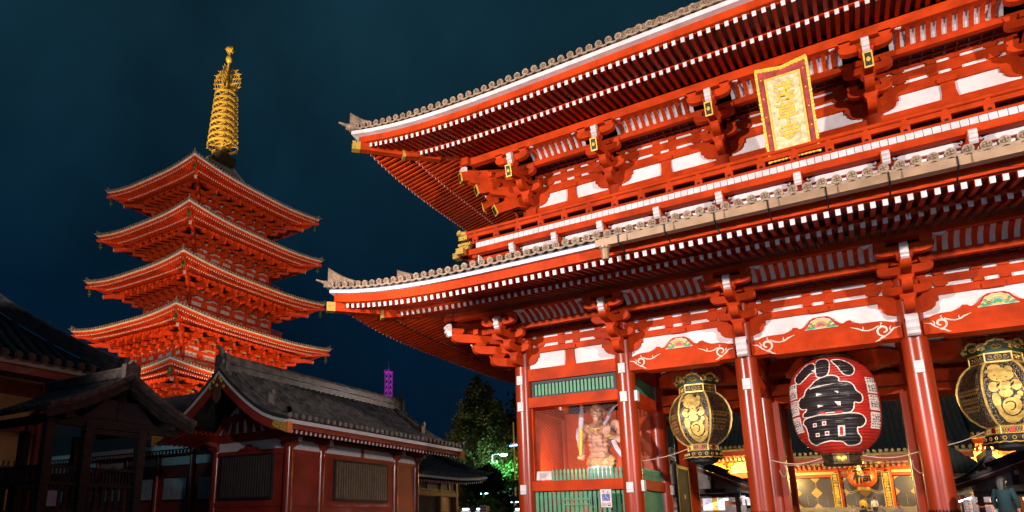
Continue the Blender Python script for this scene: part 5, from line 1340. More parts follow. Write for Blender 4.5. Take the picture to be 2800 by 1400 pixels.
# sign and goods in the right shop
SI = thing('shop_sign', 'wooden shop sign with dark brush writing hung at the right shop', 'sign', (5.2, 20.6, 2.67))
b = MB(); b.box(4.85, 5.5, 20.55, 20.6, 2.68, 2.97); so = b.build('board', mat('sign_wood', (.42, .24, .17), .6), SI, False)
b = MB(); glyph(b, '御朱印所', (4.9, 5.46, 2.76, 2.93), lambda x, z: (x, 20.545, z), 0, .012)
for q in range(8): b.box(4.98 + q * .055, 5.02 + q * .055, 20.543, 20.547, 2.705, 2.735)
b.build('lettering', IRON, so, False)
for i in range(2): b = MB(); b.cyl((4.95 + i * .45, 20.575, 2.97), (4.95 + i * .45, 20.575, 3.12), .008, 5); b.build('hanger', IRON, SI, False)
cs = [(.8, .1, .1), (.85, .75, .7), (.05, .5, .2), (.8, .5, .1), (.2, .3, .7), (.85, .3, .35)]
gm = [mat('goods', c_, .5, emit=c_, es=.3) for c_ in cs]  # goods emit a little of their own colour, as if under stall light
for i, (x, w, lab) in enumerate(((4.45, .3, 'narrow rack of red and white charms by the gate column'), (5.55, .5, 'hanging rack of green and white tags under the lit stall'), (6.3, .4, 'rack of orange charms at the right edge of the photo'))):
    b = MB()
    for r_ in range(6):
        for q in range(int(w / .075)): b.box(x + q * .075, x + q * .075 + .055, 21.2, 21.23, 1.75 + r_ * .13, 1.85 + r_ * .13 - .03 * (q % 2), random.randrange(6))
    b.box(x - .02, x + w + .02, 21.235, 21.25, 1.3, 2.55, 1); tag(b.build('charm_rack', gm, None, False), lab, 'rack', 'charm racks in the right shop')

# ---- dark pavilion roofs behind the right shop
def hip_pavilion(name, label, cx, cy, half, ze, zt, m, post=True):
    T = thing(name, label, 'pavilion', (cx, cy, GZ)); b = MB(); n = 8
    rings = []
    for i in range(n + 1):
        t = i / n; r = half * (1 - t) + .25 * t; z = ze + (zt - ze) * (t ** 1.45)
        rings.append([(cx - r, cy - r, z), (cx + r, cy - r, z), (cx + r, cy + r, z), (cx - r, cy + r, z)])
    b.sweep(rings)
    for q in range(int(half * 2 / .35)):
        x = cx - half + .17 + q * .35; b.tube([(x, cy - half + .02 + (half - .25) * i / 8 * 1.0, ze + (zt - ze) * ((i / 8) ** 1.45) + .03) for i in range(9) if abs(x - cx) < half - (half - .25) * i / 8 + .05], .05, 4)
    b.build('roof', m, T, False)
    b = MB(); b.lathe([(.3, 0), (.22, .12), (.1, .2), (.28, .34), (.3, .45), (.18, .6), (.02, .75)], (cx, cy, zt - .02), 12); b.build('finial', m, T)
    b = MB()
    for sx in (-1, 1):
        for sy in (-1, 1): b.cyl((cx + sx * half * .7, cy + sy * half * .7, GZ), (cx + sx * half * .7, cy + sy * half * .7, ze + .1), .14, 10)
    b.build('posts', SHR, T)
BLK_T = mat('black_copper_roof', (.02, .022, .02), .55, var=.2)
hip_pavilion('incense_pavilion', 'dark pointed pavilion roof in front of the gold lit hall', 5.4, 36.0, 2.5, 4.6, 6.4, BLK_T)
BG = thing('wash_pavilion', 'small pavilion with dark gabled roof edged in pale blue behind the right shop', 'pavilion', (6.4, 30, GZ))
b = MB(); P = [(4.6, 3.72), (5.3, 4.05), (5.9, 4.5), (6.55, 5.2), (7.2, 4.5), (7.8, 4.05), (8.5, 3.72)]
b.prism([(x, 27.6, z + .16) for x, z in P] + [(x, 27.6, z) for x, z in P[::-1]], (0, 5, 0)); b.bar((6.55, 27.5, 5.42), (6.55, 32.6, 5.42), .3, .35); b.ball((6.55, 27.5, 5.66), .14); b.build('roof', mat('teal_dark_tile', (.03, .045, .055), .4), BG, False)
b = MB(); b.prism([(x, 27.55, z) for x, z in P] + [(x, 27.55, z - .06) for x, z in P[::-1]], (0, .06, 0)); b.build('gable_edge', mat('pale_blue_edge', (.3, .42, .6), .5), BG, False)
b = MB(); b.prism([(x, 27.7, z - .06) for x, z in P] + [(P[-1][0], 27.7, 3.5), (P[0][0], 27.7, 3.5)], (0, .1, 0)); b.build('gable', SHR, BG, False)
b = MB()
for x in (4.95, 8.1):
    for y in (28, 32.2): b.cyl((x, y, GZ), (x, y, 3.8), .12, 10)
b.build('posts', SHR, BG)

# ---- people
SK = mat('skin', (.55, .33, .24), .55); HAIR = mat('black_hair', (.015, .012, .011), .5)
def person(x, y, z, h, label, top, bottom, face=0.0, hairlen=0, raise_=0.0, group='people at the hall stairs', hat=None):
    T = thing('person', label, 'person', (x, y, z), group); s = h / 1.7
    c_, s_ = math.cos(face), math.sin(face)
    f = lambda u, v, w: (x + (u * c_ - v * s_) * s, y + (u * s_ + v * c_) * s, z + w * s)
    b = MB()
    for sg in (-1, 1):
        b.tube([f(sg * .09, 0, .86), f(sg * .1, -.01, .47), f(sg * .1, .03, .07)], [.085 * s, .06 * s, .042 * s], 10); b.tube([f(sg * .1, .06, .04), f(sg * .11, -.14, .03)], [.04 * s, .035 * s], 8)
    b.tube([f(0, 0, .82), f(0, 0, .95), f(0, 0, 1.15), f(0, .0, 1.34), f(0, 0, 1.42), f(0, 0, 1.5)], [.13 * s, .15 * s, .15 * s, .17 * s, .09 * s, .05 * s], 12)
    for sg in (-1, 1):
        hz = .8 if not (raise_ and sg > 0) else 1.2
        b.tube([f(sg * .17, 0, 1.36), f(sg * .24, .02, 1.1), f(sg * (.23 if hz < 1 else .14), -.08 if hz < 1 else -.26, hz + .06)], [.055 * s, .043 * s, .03 * s], 8)
        for q in range(5): b.tube([f(sg * (.23 if hz < 1 else .14), -.08 - .0 if hz < 1 else -.26, hz + .05), f(sg * (.23 if hz < 1 else .14) + (q - 2) * .012, -.1 if hz < 1 else -.3, hz - .03 - .01 * (2 - abs(q - 2)))], [.014 * s, .008 * s], 5)
    b.ball(f(0, -.01, 1.6), .105 * s, 0, 12, 9, (.85, .95, 1.12)); b.tube([f(0, -.1, 1.61), f(0, -.125, 1.575)], [.012 * s, .018 * s], 5)
    for sg in (-1, 1): b.ball(f(sg * .095, 0, 1.59), .022 * s, 0, 6, 5)
    bo = b.build('body', SK, T)
    b = MB(); b.tube([f(0, 0, .84), f(0, 0, .97), f(0, 0, 1.16), f(0, 0, 1.36), f(0, 0, 1.45)], [.165 * s, .165 * s, .165 * s, .185 * s, .08 * s], 14)
    for sg in (-1, 1): b.tube([f(sg * .16, 0, 1.4), f(sg * .25, .02, 1.12)] + ([f(sg * .235, -.06, .92)] if not (raise_ and sg > 0) else [f(.18, -.18, 1.17)]), [.07 * s, .06 * s, .05 * s], 9)
    b.build('top', top, T)
    b = MB(); b.tube([f(0, 0, .98), f(0, 0, .82)], [.16 * s, .165 * s], 12)
    for sg in (-1, 1): b.tube([f(sg * .09, 0, .86), f(sg * .1, -.01, .47), f(sg * .1, .03, .1)], [.098 * s, .078 * s, .066 * s], 10)
    b.build('trousers', bottom, T)
    b = MB(); b.ball(f(0, .02, 1.635), .115 * s, 0, 12, 8, (.9, .95, 1.0))
    if hairlen: b.tube([f(0, .06, 1.62), f(0, .09, 1.5), f(0, .1, 1.62 - hairlen)], [.1 * s, .1 * s, .07 * s], 10)
    b.build('hair', HAIR, T)
    if hat: b = MB(); b.lathe([(.2 * s, 0), (.13 * s, .02 * s), (.12 * s, .1 * s), (.03, .13 * s)], f(0, 0, 1.64), 14); b.build('hat', hat, T)
CL = lambda n, c_: mat(n, c_, .8, var=.1, scale=12)
cy_ = CL('yellow_shirt', (.75, .45, .05)); cw = CL('white_shirt', (.72, .68, .68)); ck = CL('dark_clothes', (.025, .025, .03)); cp_ = CL('pink_grey_shirt', (.5, .36, .34)); cg = CL('grey_clothes', (.25, .2, .22)); ct = CL('teal_coat', (.003, .03, .035))
person(-.55, 50.8, 1.98, 1.7, 'person in yellow shirt on the stairs below the hall lantern', cy_, ck, PI)
person(.33, 50.6, 1.98, 1.66, 'person in white top and dark cap on the stairs by the hall lantern', cw, ck, PI)
person(-1.2, 46, 1.35 - .3, 1.9, 'person with long hair and pale shirt at the left of the stairs', cp_, ck, .3, .35)
person(-.5, 45.5, 1.2 - .4, 2.0, 'person with dark hair and black clothes below the yellow shirt', ck, ck, PI)
person(-.05, 44.8, GZ, 1.85, 'person in black coat beside the dark haired visitor', ck, ck, 2.6)
person(.8, 45.5, GZ, 2.05, 'person in grey clothes between the stairs and the right column', cg, ck, 0)
person(1.95, 42, GZ, 1.98, 'person in pale pink shirt beside the right passage column', CL('pink_shirt', (.62, .42, .4)), ck, 0)
person(3.5, -1.75, GZ, 1.66, 'person in dark teal coat walking in front of the right shop', ct, ck, PI - .5, .3, 0, 'people near the gate')
person(5.9, 17.5, GZ, 1.75, 'person with brown hair at the far right shop front', CL('rust_coat', (.25, .06, .04)), ck, PI, .3, 0, 'people near the gate')

# ================================================================== FIVE STOREY PAGODA
PR = mat('pagoda_red', (0.52, 0.045, 0.007), .5, var=.1, scale=.8, spec=.3); PWH = mat('pagoda_plaster', (.50, .36, .33), .8); PTL = mat('pagoda_tile', (.20, .17, .15), .55, var=.2)
PG = thing('pagoda', 'floodlit red five storey pagoda with golden ringed finial', 'pagoda', (-58.5, 22.4, GZ))
PC = (-58.5, 22.4)
def bracket_p(F, u, s, zb):
    g = lambda x, v, z: F(u + x * s, v * s, zb + (z - 7.31) * s)
    b = MB()
    arm_v(b, g, 0, -.15, .92, 7.46, 7.77, .3); masu(b, 0, .72, 7.77, g, .44, .2)
    arm_u(b, g, 0, .3, .8, 7.72, 7.95, .26)
    for q in (-.62, .62): masu(b, q, .3, 7.95, g, .34, .17)
    arm_v(b, g, 0, -.15, 1.48, 7.93, 8.24, .3); arm_u(b, g, 0, 1.0, .82, 8.22, 8.46, .26)
    for q in (-.64, 0, .64): masu(b, q, 1.0, 8.46, g, .36, .19)
    arm_v(b, g, 0, -.15, 2.3, 8.36, 8.68, .3); arm_u(b, g, 0, 2.0, .8, 8.7, 8.96, .26)
    for q in (-.62, 0, .62): masu(b, q, 2.0, 8.96, g, .36, .19)
    b.bar(g(0, .8, 8.66), g(0, 2.75, 8.2), .26, .34); b.bar(g(0, 2.75, 8.2), g(0, 2.8, 8.19), .27, .36, 0)
    b.build('bracket_set', [PR, PWH], PG, False)
tiers = [(7.38, 9.15, 37.0), (7.71, 9.55, 31.75), (8.03, 9.95, 26.35), (8.53, 10.58, 20.9), (8.74, 10.84, 15.7)]
OV = 4.4
for ti, (hx_, hy_, zc_) in enumerate(tiers):
    wx, wy = hx_ - OV, hy_ - OV; ze = zc_ - .62                    # edge height at mid side
    z = ze - 6.1
    E_P = dict(z=z, s=.62, v1=2.95, z1=5.66, v2=4.18, z2=5.62, vE=4.4, slope=.22, sp=.27, rw=.11, rh=.13, rise=.62, p=2.2, u0=1.5, rmat=PR, soff=mat('pagoda_soffit', (.45, .05, .01), .6) if ti == 0 else bpy.data.materials['pagoda_soffit'], emat=WPAINT,
        strips=[(4.12, 4.26, 5.70, 5.94, 'eave_fascia', PR), (4.18, 4.4, 5.945, 6.05, 'eave_white_board', WPAINT)],
        prof=[(4.45, 6.10), (3.1, 6.36), (1.8, 6.75), (.8, 7.2), (0, 7.62)] if ti else [(4.45, 6.10), (2.8, 6.55), (1.2, 7.3), (-.5, 8.6), (-1.9, 10.3), (-2.9, 12.0)],
        ds=.36, dr=.12, zt=6.16, tmat=PTL, gold=False, hb=.26, hr=.28, hwid=.26, dn=8)
    eave(PG, PC[0], PC[1], wx, wy, E_P, nseg=20)
    zb = z + 3.95                                               # spring of the brackets
    zf = zb - 1.55 if ti < 4 else 11.0
    for k in (0, 1, 2, 3):
        F, hw = side(PC[0], PC[1], wx, wy, k)
        b = MB(); b.box(-hw, hw, -.1, 0.0, zf, zb + 1.3, 0, F); b.build('plaster_wall', PWH, PG, False)
        if k in (1, 2): continue
        b = MB(); us = [-hw, -hw / 3, hw / 3, hw]
        for u in us: b.cyl(F(u, .0, zf), F(u, .0, zb + .2), .22, 10)
        for (za, zb_) in ((zb - .18, zb + .06), (zb + .42, zb + .6), (zb + .78, zb + .96), (zf, zf + .22), (zb - .9, zb - .72)): b.box(-hw - .1, hw + .1, .0, .12, za, zb_, 0, F)
        for a, c_ in zip(us, us[1:]):
            m_ = (a + c_) / 2; kk = (c_ - a)
            b.box(m_ - .11, m_ + .11, .0, .1, zb + .06, zb + .42, 0, F); b.box(m_ - .35, m_ + .35, .0, .11, zb - .72, zb - .18, 0, F)
            for q in (.2, .8): b.box(a + kk * q - .12, a + kk * q + .12, 0, .13, zb + .6, zb + .78, 0, F); b.box(a + kk * q - .3, a + kk * q + .3, .0, .125, zb + .06, zb + .2, 0, F)
        for (v, za, zz2) in ((.95, zb + 1.1, zb + 1.28), (1.9, zb + 1.55, zb + 1.75)): b.box(-hw - v - .2, hw + v + .2, v - .08, v + .08, za, zz2, 0, F)
        b.build('timber_frame', PR, PG, False)
        for u in us + [-hw * 2 / 3, 0, hw * 2 / 3]: bracket_p(F, u, .95, zb)
        # balcony rail
        v = .95; b = MB(); E = hw + v
        b.box(-E, E, v - .9, v, zf - .12, zf + .02, 0, F); b.box(-E - .15, E + .15, v - .08, v, zf + .02, zf + .1, 0, F); b.box(-E - .1, E + .1, v - .08, v - .02, zf + .28, zf + .35, 0, F); b.tube([F(-E - .25, v - .05, zf + .58), F(E + .25, v - .05, zf + .58)], .045, 6)
        for q in range(9): u = -E + q * 2 * E / 8; b.box(u - .05, u + .05, v - .09, v - .01, zf + .1, zf + .55, 0, F)
        b.build('balcony_railing', PR, PG, False)
    for sx, sy in ((-1, -1), (1, -1), (1, 1)):
        q = .70711; Fd = lambda u, v, z_, sx=sx, sy=sy: (PC[0] + sx * (wx + v * q) + u * q, PC[1] + sy * (wy + v * q) + u * q * (-sx * sy), z_)
        b = MB()
        for (l, za, zz2) in ((1.4, zb + .15, zb + .45), (2.4, zb + .6, zb + .9), (3.4, zb + 1.05, zb + 1.35)):
            arm_v(b, Fd, 0, 0, l, za, zz2, .22); masu(b, 0, l - .15, zz2, Fd, .3, .13)
        b.bar(Fd(0, .6, zb + 1.6), Fd(0, 4.3, zb + 1.15), .26, .34); b.bar(Fd(0, 4.3, zb + 1.15), Fd(0, 4.36, zb + 1.143), .27, .35, 1)
        b.build('corner_bracket_set', [PR, PWH], PG, False)
# solid lower body and plinth building
b = MB(); b.box(PC[0] - 6, PC[0] + 6, PC[1] - 7, PC[1] + 7, GZ, 11.1); b.build('base_building', PWH, PG, False)
# golden finial
b = MB(); x, y = PC
b.box(x - 1.15, x + 1.15, y - 1.15, y + 1.15, 42.2, 43.2, 1); b.lathe([(1.0, 0), (1.05, .25), (.75, .6), (.55, .7), (.8, .95), (.5, 1.1)], (x, y, 43.2), 20, 1)
fb = b.build('finial_base', [FGOLD, BRZ], PG)
b = MB(); b.cyl((x, y, 43.5), (x, y, 56), .3, 12, 0, .16); fp = b.build('finial_pole', FGOLD, PG)
for j in range(9):
    z = 44.7 + j * .83; r = 1.78 - j * .05; b = MB()
    b.lathe([(r, -.15), (r + .03, 0), (r, .15), (r - .08, .15), (r - .08, -.15), (r, -.15)], (x, y, z), 30, cap=False); b.lathe([(r * .55, -.05), (r * .55, .05), (r * .5, .05), (r * .5, -.05)], (x, y, z), 20, cap=False)
    for q in range(8): a = q * PI / 4; b.bar((x + .25 * math.cos(a), y + .25 * math.sin(a), z), (x + r * math.cos(a), y + r * math.sin(a), z), .08, .08)
    for q in range(10): a = q * PI / 5; b.lathe([(.02, 0), (.05, -.06), (.07, -.2), (.08, -.22)], (x + (r + .02) * math.cos(a), y + (r + .02) * math.sin(a), z - .12), 6)
    b.build('finial_ring', FGOLD, PG, True)
b = MB()
for q in range(4):                                     # openwork flame blades
    a = q * PI / 2 + .5
    P = lambda u, w: (x + u * math.cos(a), y + u * math.sin(a), 52.1 + w)
    for j in range(6):
        u0 = .35 + j * .22; pts = [P(u0 + .12 * math.sin(w * 2.4 + j), w) for w in [i * .27 for i in range(int(13 - j * .6))]]; b.tube(pts, .055, 4)
        for i in range(1, 11 - j // 2, 2): w = i * .3; b.tube([P(u0 + .12 * math.sin(w * 2.4 + j), w), P(u0 + .24, w + .2)], .045, 4)
b.build('finial_flames', FGOLD, PG)
b = MB(); b.ball((x, y, 56.5), .42, 0, 14, 10, (1, 1, 1.25)); b.cyl((x, y, 56.8), (x, y, 57.6), .12, 8); b.ball((x, y, 57.85), .4, 0, 12, 8, (1.1, 1.1, .9)); b.ball((x, y, 58.3), .16)
for q in range(6): a = q * PI / 3; b.tube([(x + .3 * math.cos(a), y + .3 * math.sin(a), 57.5), (x + .5 * math.cos(a), y + .5 * math.sin(a), 57.85), (x + .3 * math.cos(a), y + .3 * math.sin(a), 58.2)], .06, 5)
b.build('finial_jewels', FGOLD, PG)
# wind bells hanging from the roof corners
BELL = mat('bell_verdigris', (.10, .22, .08), .5, .6, var=.3)
names = ('top', 'second', 'third', 'fourth', 'lowest')
for ti, (hx_, hy_, zc_) in enumerate(tiers):
    for sx, sy, nm in ((-1, -1, 'left'), (1, -1, 'near'), (1, 1, 'right')):
        if ti == 4 and nm != 'near': continue
        cx_, cyy = PC[0] + sx * (hx_ - .35), PC[1] + sy * (hy_ - .35); zt = zc_ - .75
        T = thing('wind_bell', 'small green bronze bell under the %s corner of the %s pagoda roof' % (nm, names[ti]), 'wind bell', (cx_, cyy, zt - .85), 'wind bells of the pagoda')
        b = MB(); b.lathe([(.05, .0), (.12, -.04), (.15, -.2), (.17, -.38), (.22, -.52), (.2, -.52), (.1, -.3)], (cx_, cyy, zt - .15), 12); b.cyl((cx_, cyy, zt + .15), (cx_, cyy, zt - .16), .025, 6); b.build('bell', BELL, T)
        b = MB(); b.box(cx_ - .1, cx_ + .1, cyy - .01, cyy + .01, zt - .95, zt - .75); b.cyl((cx_, cyy, zt - .4), (cx_, cyy, zt - .76), .01, 5); b.build('clapper_plate', BELL, T)
OR2 = (1.0, .52, .17)
for (lx, ly, lz, p, ax, ay, az) in ((-61, 2, 9, 12500, -59, 18, 25), (-38, 20, 9, 12500, -54, 22, 25), (-62, -16, 12, 1800, -58, 18, 26), (-24, 8, 13, 1800, -54, 22, 26)):  # near pair are the floodlights, the weak far pair is added fill
    lamp('pagoda_flood_and_fill', 'SPOT', (lx, ly, lz), p, OR2, (ax, ay, az), .2, 80, .6)
lamp('pagoda_flood_and_fill', 'SPOT', (-14, -24, 12), 42000, (1, .92, .90), (-58, 18, 28), .3, 40, .5)
lamp('finial_floodlight', 'SPOT', (-54, -22, 14), 260000, (1, .80, .42), (-58.5, 22.4, 51.5), .3, 14, .3)

# ================================================================== RED GABLED HALL IN FRONT OF THE PAGODA
DR = mat('dull_red_paint', (0.22, 0.022, 0.012), .38, var=.15, scale=1.0, coat=.15); DRC = mat('dull_red_gloss', (0.17, 0.018, 0.010), .22, var=.15, scale=1); DPL = mat('dim_plaster', (.50, .46, .46), .85, var=.06); DRT = mat('old_roof_tile', (.105, .088, .08), .42, var=.35, scale=2.2, bump=.25)
SLATB = mat('window_bars_brown', (.15, .10, .07), .4, var=.15)
RH = thing('gabled_hall', 'dark red hall with curved tiled gable roof and barred windows before the pagoda', 'temple hall', (-26.1, 5.6, GZ))
gx = -26.1; y0, y1 = -2.5, 13.4
cur = [(0, 8.68), (.5, 8.22), (.96, 7.83), (1.5, 7.42), (2.0, 7.05), (2.65, 6.63), (3.3, 6.28), (4.0, 6.02), (4.85, 5.82)]
full = [(gx - d, z) for d, z in cur[::-1]] + [(gx + d, z) for d, z in cur[1:]]
b = MB(); b.prism([(x, y0, z + .3) for x, z in full] + [(x, y0, z + .14) for x, z in full[::-1]], (0, y1 - y0, 0)); ro = b.build('roof', mat('roof_gap_shade', (.02, .018, .017), .7), RH, False)  # sheet darkened between tile rows, shade painted in for contrast
b = MB(); ny_ = int((y1 - y0) / .44)
up_end = lambda y: .28 * max(0, (y - 9.5) / 4) ** 2.2 + .1 * max(0, (-1 - y) / 1.5) ** 2
for i in range(ny_ + 1):
    yy = y0 + .12 + i * .44
    for sg in (-1, 1):
        path = []
        for j in range(len(cur) - 1):                  # each row is built of overlapping short cover tiles
            for t in (0, .5): d = cur[j][0] + (cur[j + 1][0] - cur[j][0]) * t; z = cur[j][1] + (cur[j + 1][1] - cur[j][1]) * t; path.append((gx + sg * d, yy, z + .34))
        path.append((gx + sg * 4.87, yy, 5.82 + .34))
        b.tube(path, [.135 if j % 2 else .115 for j in range(len(path))], 7)
        b.cyl((gx + sg * 4.85, yy, 6.17), (gx + sg * 4.98, yy, 6.16), .135, 12)
        b.cyl((gx + sg * 4.98, yy, 6.16), (gx + sg * 4.99, yy, 6.16), .09, 10)
b.build('cover_tiles', DRT, ro)
b = MB()
for (h0, h1, w) in ((8.85, 9.05, .62), (9.05, 9.2, .5), (9.22, 9.36, .56), (9.38, 9.52, .44)): b.box(gx - w / 2, gx + w / 2, y0 + .25, y1 - .25, h0, h1)
b.tube([(gx, y0 + .2, 9.62), (gx, y1 - .2, 9.62)], .14, 8)
for yy, sg in ((y0 + .2, -1), (y1 - .2, 1)):           # ridge-end tiles with horn
    b.box(gx - .42, gx + .42, yy - .12, yy + .12, 8.75, 9.7); b.lathe([(.3, 0), (.26, .08), (.02, .1)], (0, 0, 0), 12, 0, 0, True, lambda p, q, r_: (gx + p, yy + sg * (.12 + r_), 9.3 + q))
    b.tube([(gx, yy, 9.6), (gx, yy + sg * .1, 9.9), (gx, yy + sg * .35, 10.12)], [.2, .13, .04], 8); b.bar((gx - .6, yy, 8.6), (gx + .6, yy, 8.6), .24, .3)
for yy in (y0 + 1.1, y1 - 1.3):
    for sg in (-1, 1):
        pts = [(gx + sg * d, yy, z + .55) for d, z in cur[1:6]]
        b.tube(pts, .2, 8); e_ = pts[-1]; b.box(e_[0] - .1, e_[0] + .1, yy - .22, yy + .22, e_[2] - .2, e_[2] + .38); b.cyl((e_[0] + sg * .02, yy, e_[2] + .45), (e_[0] + sg * .2, yy, e_[2] + .45), .13, 10)
    for sg in (-1, 1): b.cyl((gx + sg * 4.85, y0 + .02, 6.4), (gx + sg * 5.02, y0 + .02, 6.4), .16, 10); b.tube([(gx + sg * 4.9, y1 - .1, 6.25), (gx + sg * 4.95, y1 + .1, 6.35), (gx + sg * 5.0, y1 + .3, 6.55)], [.16, .12, .06], 8)
b.build('ridge', DRT, ro)
for yy, s_ in ((y0, 1), (y1 - .12, 1)):
    b = MB(); b.prism([(x, yy - .02, z + .13) for x, z in full] + [(x, yy - .02, z - .02) for x, z in full[::-1]], (0, .12, 0)); b.build('verge_white_edge', DPL, RH, False)
    b = MB(); b.prism([(x, yy + .02, z - .021) for x, z in full] + [(x, yy + .02, z - .42 - .12 * (1 - abs(x - gx) / 4.85)) for x, z in full[::-1]], (0, .12, 0)); bo = b.build('bargeboard', DR, RH, False)
    b = MB()
    for sg in (-1, 1): b = MB(); b.prism([(gx + sg * 4.9, yy - .0, 5.84), (gx + sg * 4.1, yy - .0, 6.0), (gx + sg * 3.95, yy - .0, 5.75), (gx + sg * 4.25, yy - .0, 5.6), (gx + sg * 4.9, yy - .0, 5.36)], (0, .15, 0), 0); b.box(min(gx + sg * 4.9, gx + sg * 4.98), max(gx + sg * 4.9, gx + sg * 4.98), yy - .01, yy + .3, 5.34, 5.86, 1); b.build('gilt_cap', [PIER, SHO], bo, False)
b = MB()
b.prism([(gx + u, y0 - .06, 8.1 + w) for u, w in ((0, -.95), (.22, -.75), (.3, -.5), (.2, -.3), (.42, -.2), (.3, .05), (.12, .1), (0, .3), (-.12, .1), (-.3, .05), (-.42, -.2), (-.2, -.3), (-.3, -.5), (-.22, -.75))], (0, .07, 0)); go2 = b.build('gable_pendant', mat('pendant_brown', (.10, .04, .02), .5), RH, False)
b = MB()
for u, w in ((0, 8.05), (-.3, 8.25), (.3, 8.25), (-.5, 7.95), (.5, 7.95), (-.18, 8.4), (.18, 8.4)): b.ball((gx + u, y0 - .07, w), .09, 0, 8, 6, (1.2, .5, 1))
b.build('gilt_ornament', PIER, go2)
# eaves boards and rafters on both long sides
for sg in (-1, 1):
    b = MB(); b.box(min(gx + sg * 4.7, gx + sg * 4.93), max(gx + sg * 4.7, gx + sg * 4.93), y0 + .1, y1, 5.80, 5.98); b.build('eave_white_board', DPL, RH, False)
    b = MB(); b.box(min(gx + sg * 4.62, gx + sg * 4.8), max(gx + sg * 4.62, gx + sg * 4.8), y0 + .1, y1, 5.58, 5.795); b.build('eave_fascia', DR, RH, False)
    b = MB()
    for i in range(48):
        yy = y0 + .55 + i * .325; b.bar((gx + sg * 2.5, yy, 5.98), (gx + sg * 4.7, yy, 5.47), .11, .15, 0); b.bar((gx + sg * 4.7, yy, 5.47), (gx + sg * 4.72, yy, 5.466), .112, .152, 1)
    b.build('eave_rafters', [DR, DPL], RH, False)
    b = MB(); b.grid([[(gx + sg * 2.4, yy, 6.1), (gx + sg * 4.75, yy, 5.56)] for yy in (y0, y1)]); b.build('soffit_boards', DR, RH, False)
# walls
for X, sg in ((-23.43, 1), (-28.77, -1)):
    b = MB(); b.box(X - .1, X + .1, 0, 11.25, GZ, 5.5); b.build('wall', DR, RH, False)
    b = MB(); b.box(X + sg * .101 - .02, X + sg * .101 + .02, .2, 11.1, 4.95, 5.42); b.build('plaster_panel', DPL, RH, False)
    b = MB()
    for (za, zb_, d) in ((4.72, 4.95, .16), (2.18, 2.38, .15), (5.42, 5.6, .2), (GZ + .1, GZ + .35, .16)): b.box(X + min(0, sg * d), X + max(0, sg * d), 0, 11.25, za, zb_)
    b.box(X + min(0, sg * .15), X + max(0, sg * .15), 5.6, 5.85, 4.95, 5.42)
    b.build('tie_beam', DR, RH, False)
for yy, sg in ((0, -1), (11.25, 1)):
    b = MB(); b.box(-28.77, -23.43, yy - .1, yy + .1, GZ, 5.6); b.build('wall', DR, RH, False)
    b = MB(); b.box(-28.5, -23.6, yy + sg * .09 - .03, yy + sg * .09 + .03, 5.02, 5.52); b.prism([(-28.9, yy + sg * .1, 5.95), (-23.3, yy + sg * .1, 5.95), (gx + .6, yy + sg * .1, 8.0), (gx - .6, yy + sg * .1, 8.0)], (0, .06, 0)); b.build('plaster_panel', DPL, RH, False)
    b = MB(); b.box(-29.6, -22.6, yy - .2 , yy + .2, 5.5, 5.95); b.box(-28.77, -23.43, yy + min(0, sg * .15), yy + max(0, sg * .15), 4.75, 5.0); b.box(-28.77, -23.43, yy + min(0, sg * .15), yy + max(0, sg * .15), 2.15, 2.38)
    for i in range(9):
        u = gx - 2.6 + i * .65; b.bar((u, yy + sg * .2, 5.95), (gx + (u - gx) * .62 - .35, yy + sg * .2, 7.35 - abs(u - gx) * .25), .15, .2, 0, (0, 1, 0))
    b.box(gx - .14, gx + .14, yy + sg * .22 - .06, yy + sg * .22 + .06, 5.95, 7.9); b.bar((gx - 2.1, yy + sg * .24, 6.75), (gx + 2.1, yy + sg * .24, 6.75), .2, .26, 0)
    frog_leg(b, gx, yy + sg * .2 + .05, 5.02, .7, .1)
    b.build('gable_frame', DR, RH, False)
def barred_window(P, w0, w1, z0, z1, n, bm_):
    f = MB()
    for (a, c_, e_, g_) in ((w0, w1, z0, z0 + .12), (w0, w1, z1 - .12, z1), (w0, w0 + .12, z0 + .12, z1 - .12), (w1 - .12, w1, z0 + .12, z1 - .12)): f.box(a, c_, -.02, .14, e_, g_, 0, P)
    f.box(w0 + .1, w1 - .1, -.01, .01, z0 + .1, z1 - .1, 0, P)
    fo = f.build('barred_window', BLACK, RH, False); s = MB()
    for i in range(n): u = w0 + .2 + (w1 - w0 - .4) * i / (n - 1); s.box(u - .048, u + .048, .09, .15, z0 + .121, z1 - .121, 0, P)
    s.build('window_bars', bm_, fo, False)
barred_window(lambda u, v, z: (-23.43 + .1 + v, u, z), 3.28, 8.06, 2.52, 4.68, 22, SLATB)
barred_window(lambda u, v, z: (u, -.1 - v, z), -28.2, -24.3, 2.52, 4.82, 19, mat('window_bars_dark', (.045, .038, .034), .4))
for (X, Y) in ((-23.43, 0), (-23.43, 2.35), (-23.43, 9.0), (-23.43, 11.25), (-28.77, 0), (-28.77, 2.35), (-28.77, 9), (-28.77, 11.25)):
    b = MB(); b.cyl((X, Y, GZ), (X, Y, 5.05), .24, 20); o = b.build('column', DRC, RH)
    b = MB(); masu(b, X, Y, 5.05, None, .62, .28); sg = 1 if X > gx else -1
    arm_pts_ = arm_pts(-.75, .75, 5.33, 5.55); b.prism([(X - .14, Y + t, z) for t, z in arm_pts_], (.28, 0, 0)); b.prism([(X + sg * t, Y - .13, z) for t, z in arm_pts(-.3, .75, 5.3, 5.56)], (0, .26, 0)); b.box(X + sg * .75 - .01, X + sg * .75 + .01, Y - .14, Y + .14, 5.28, 5.57, 1)
    b.build('bracket_set', [DR, DPL], RH, False)
lamp('precinct_spot', 'SPOT', (-9.5, -9, 7.5), 1250, (1, .78, .74), (-24, 5, 5.0), .5, 80)
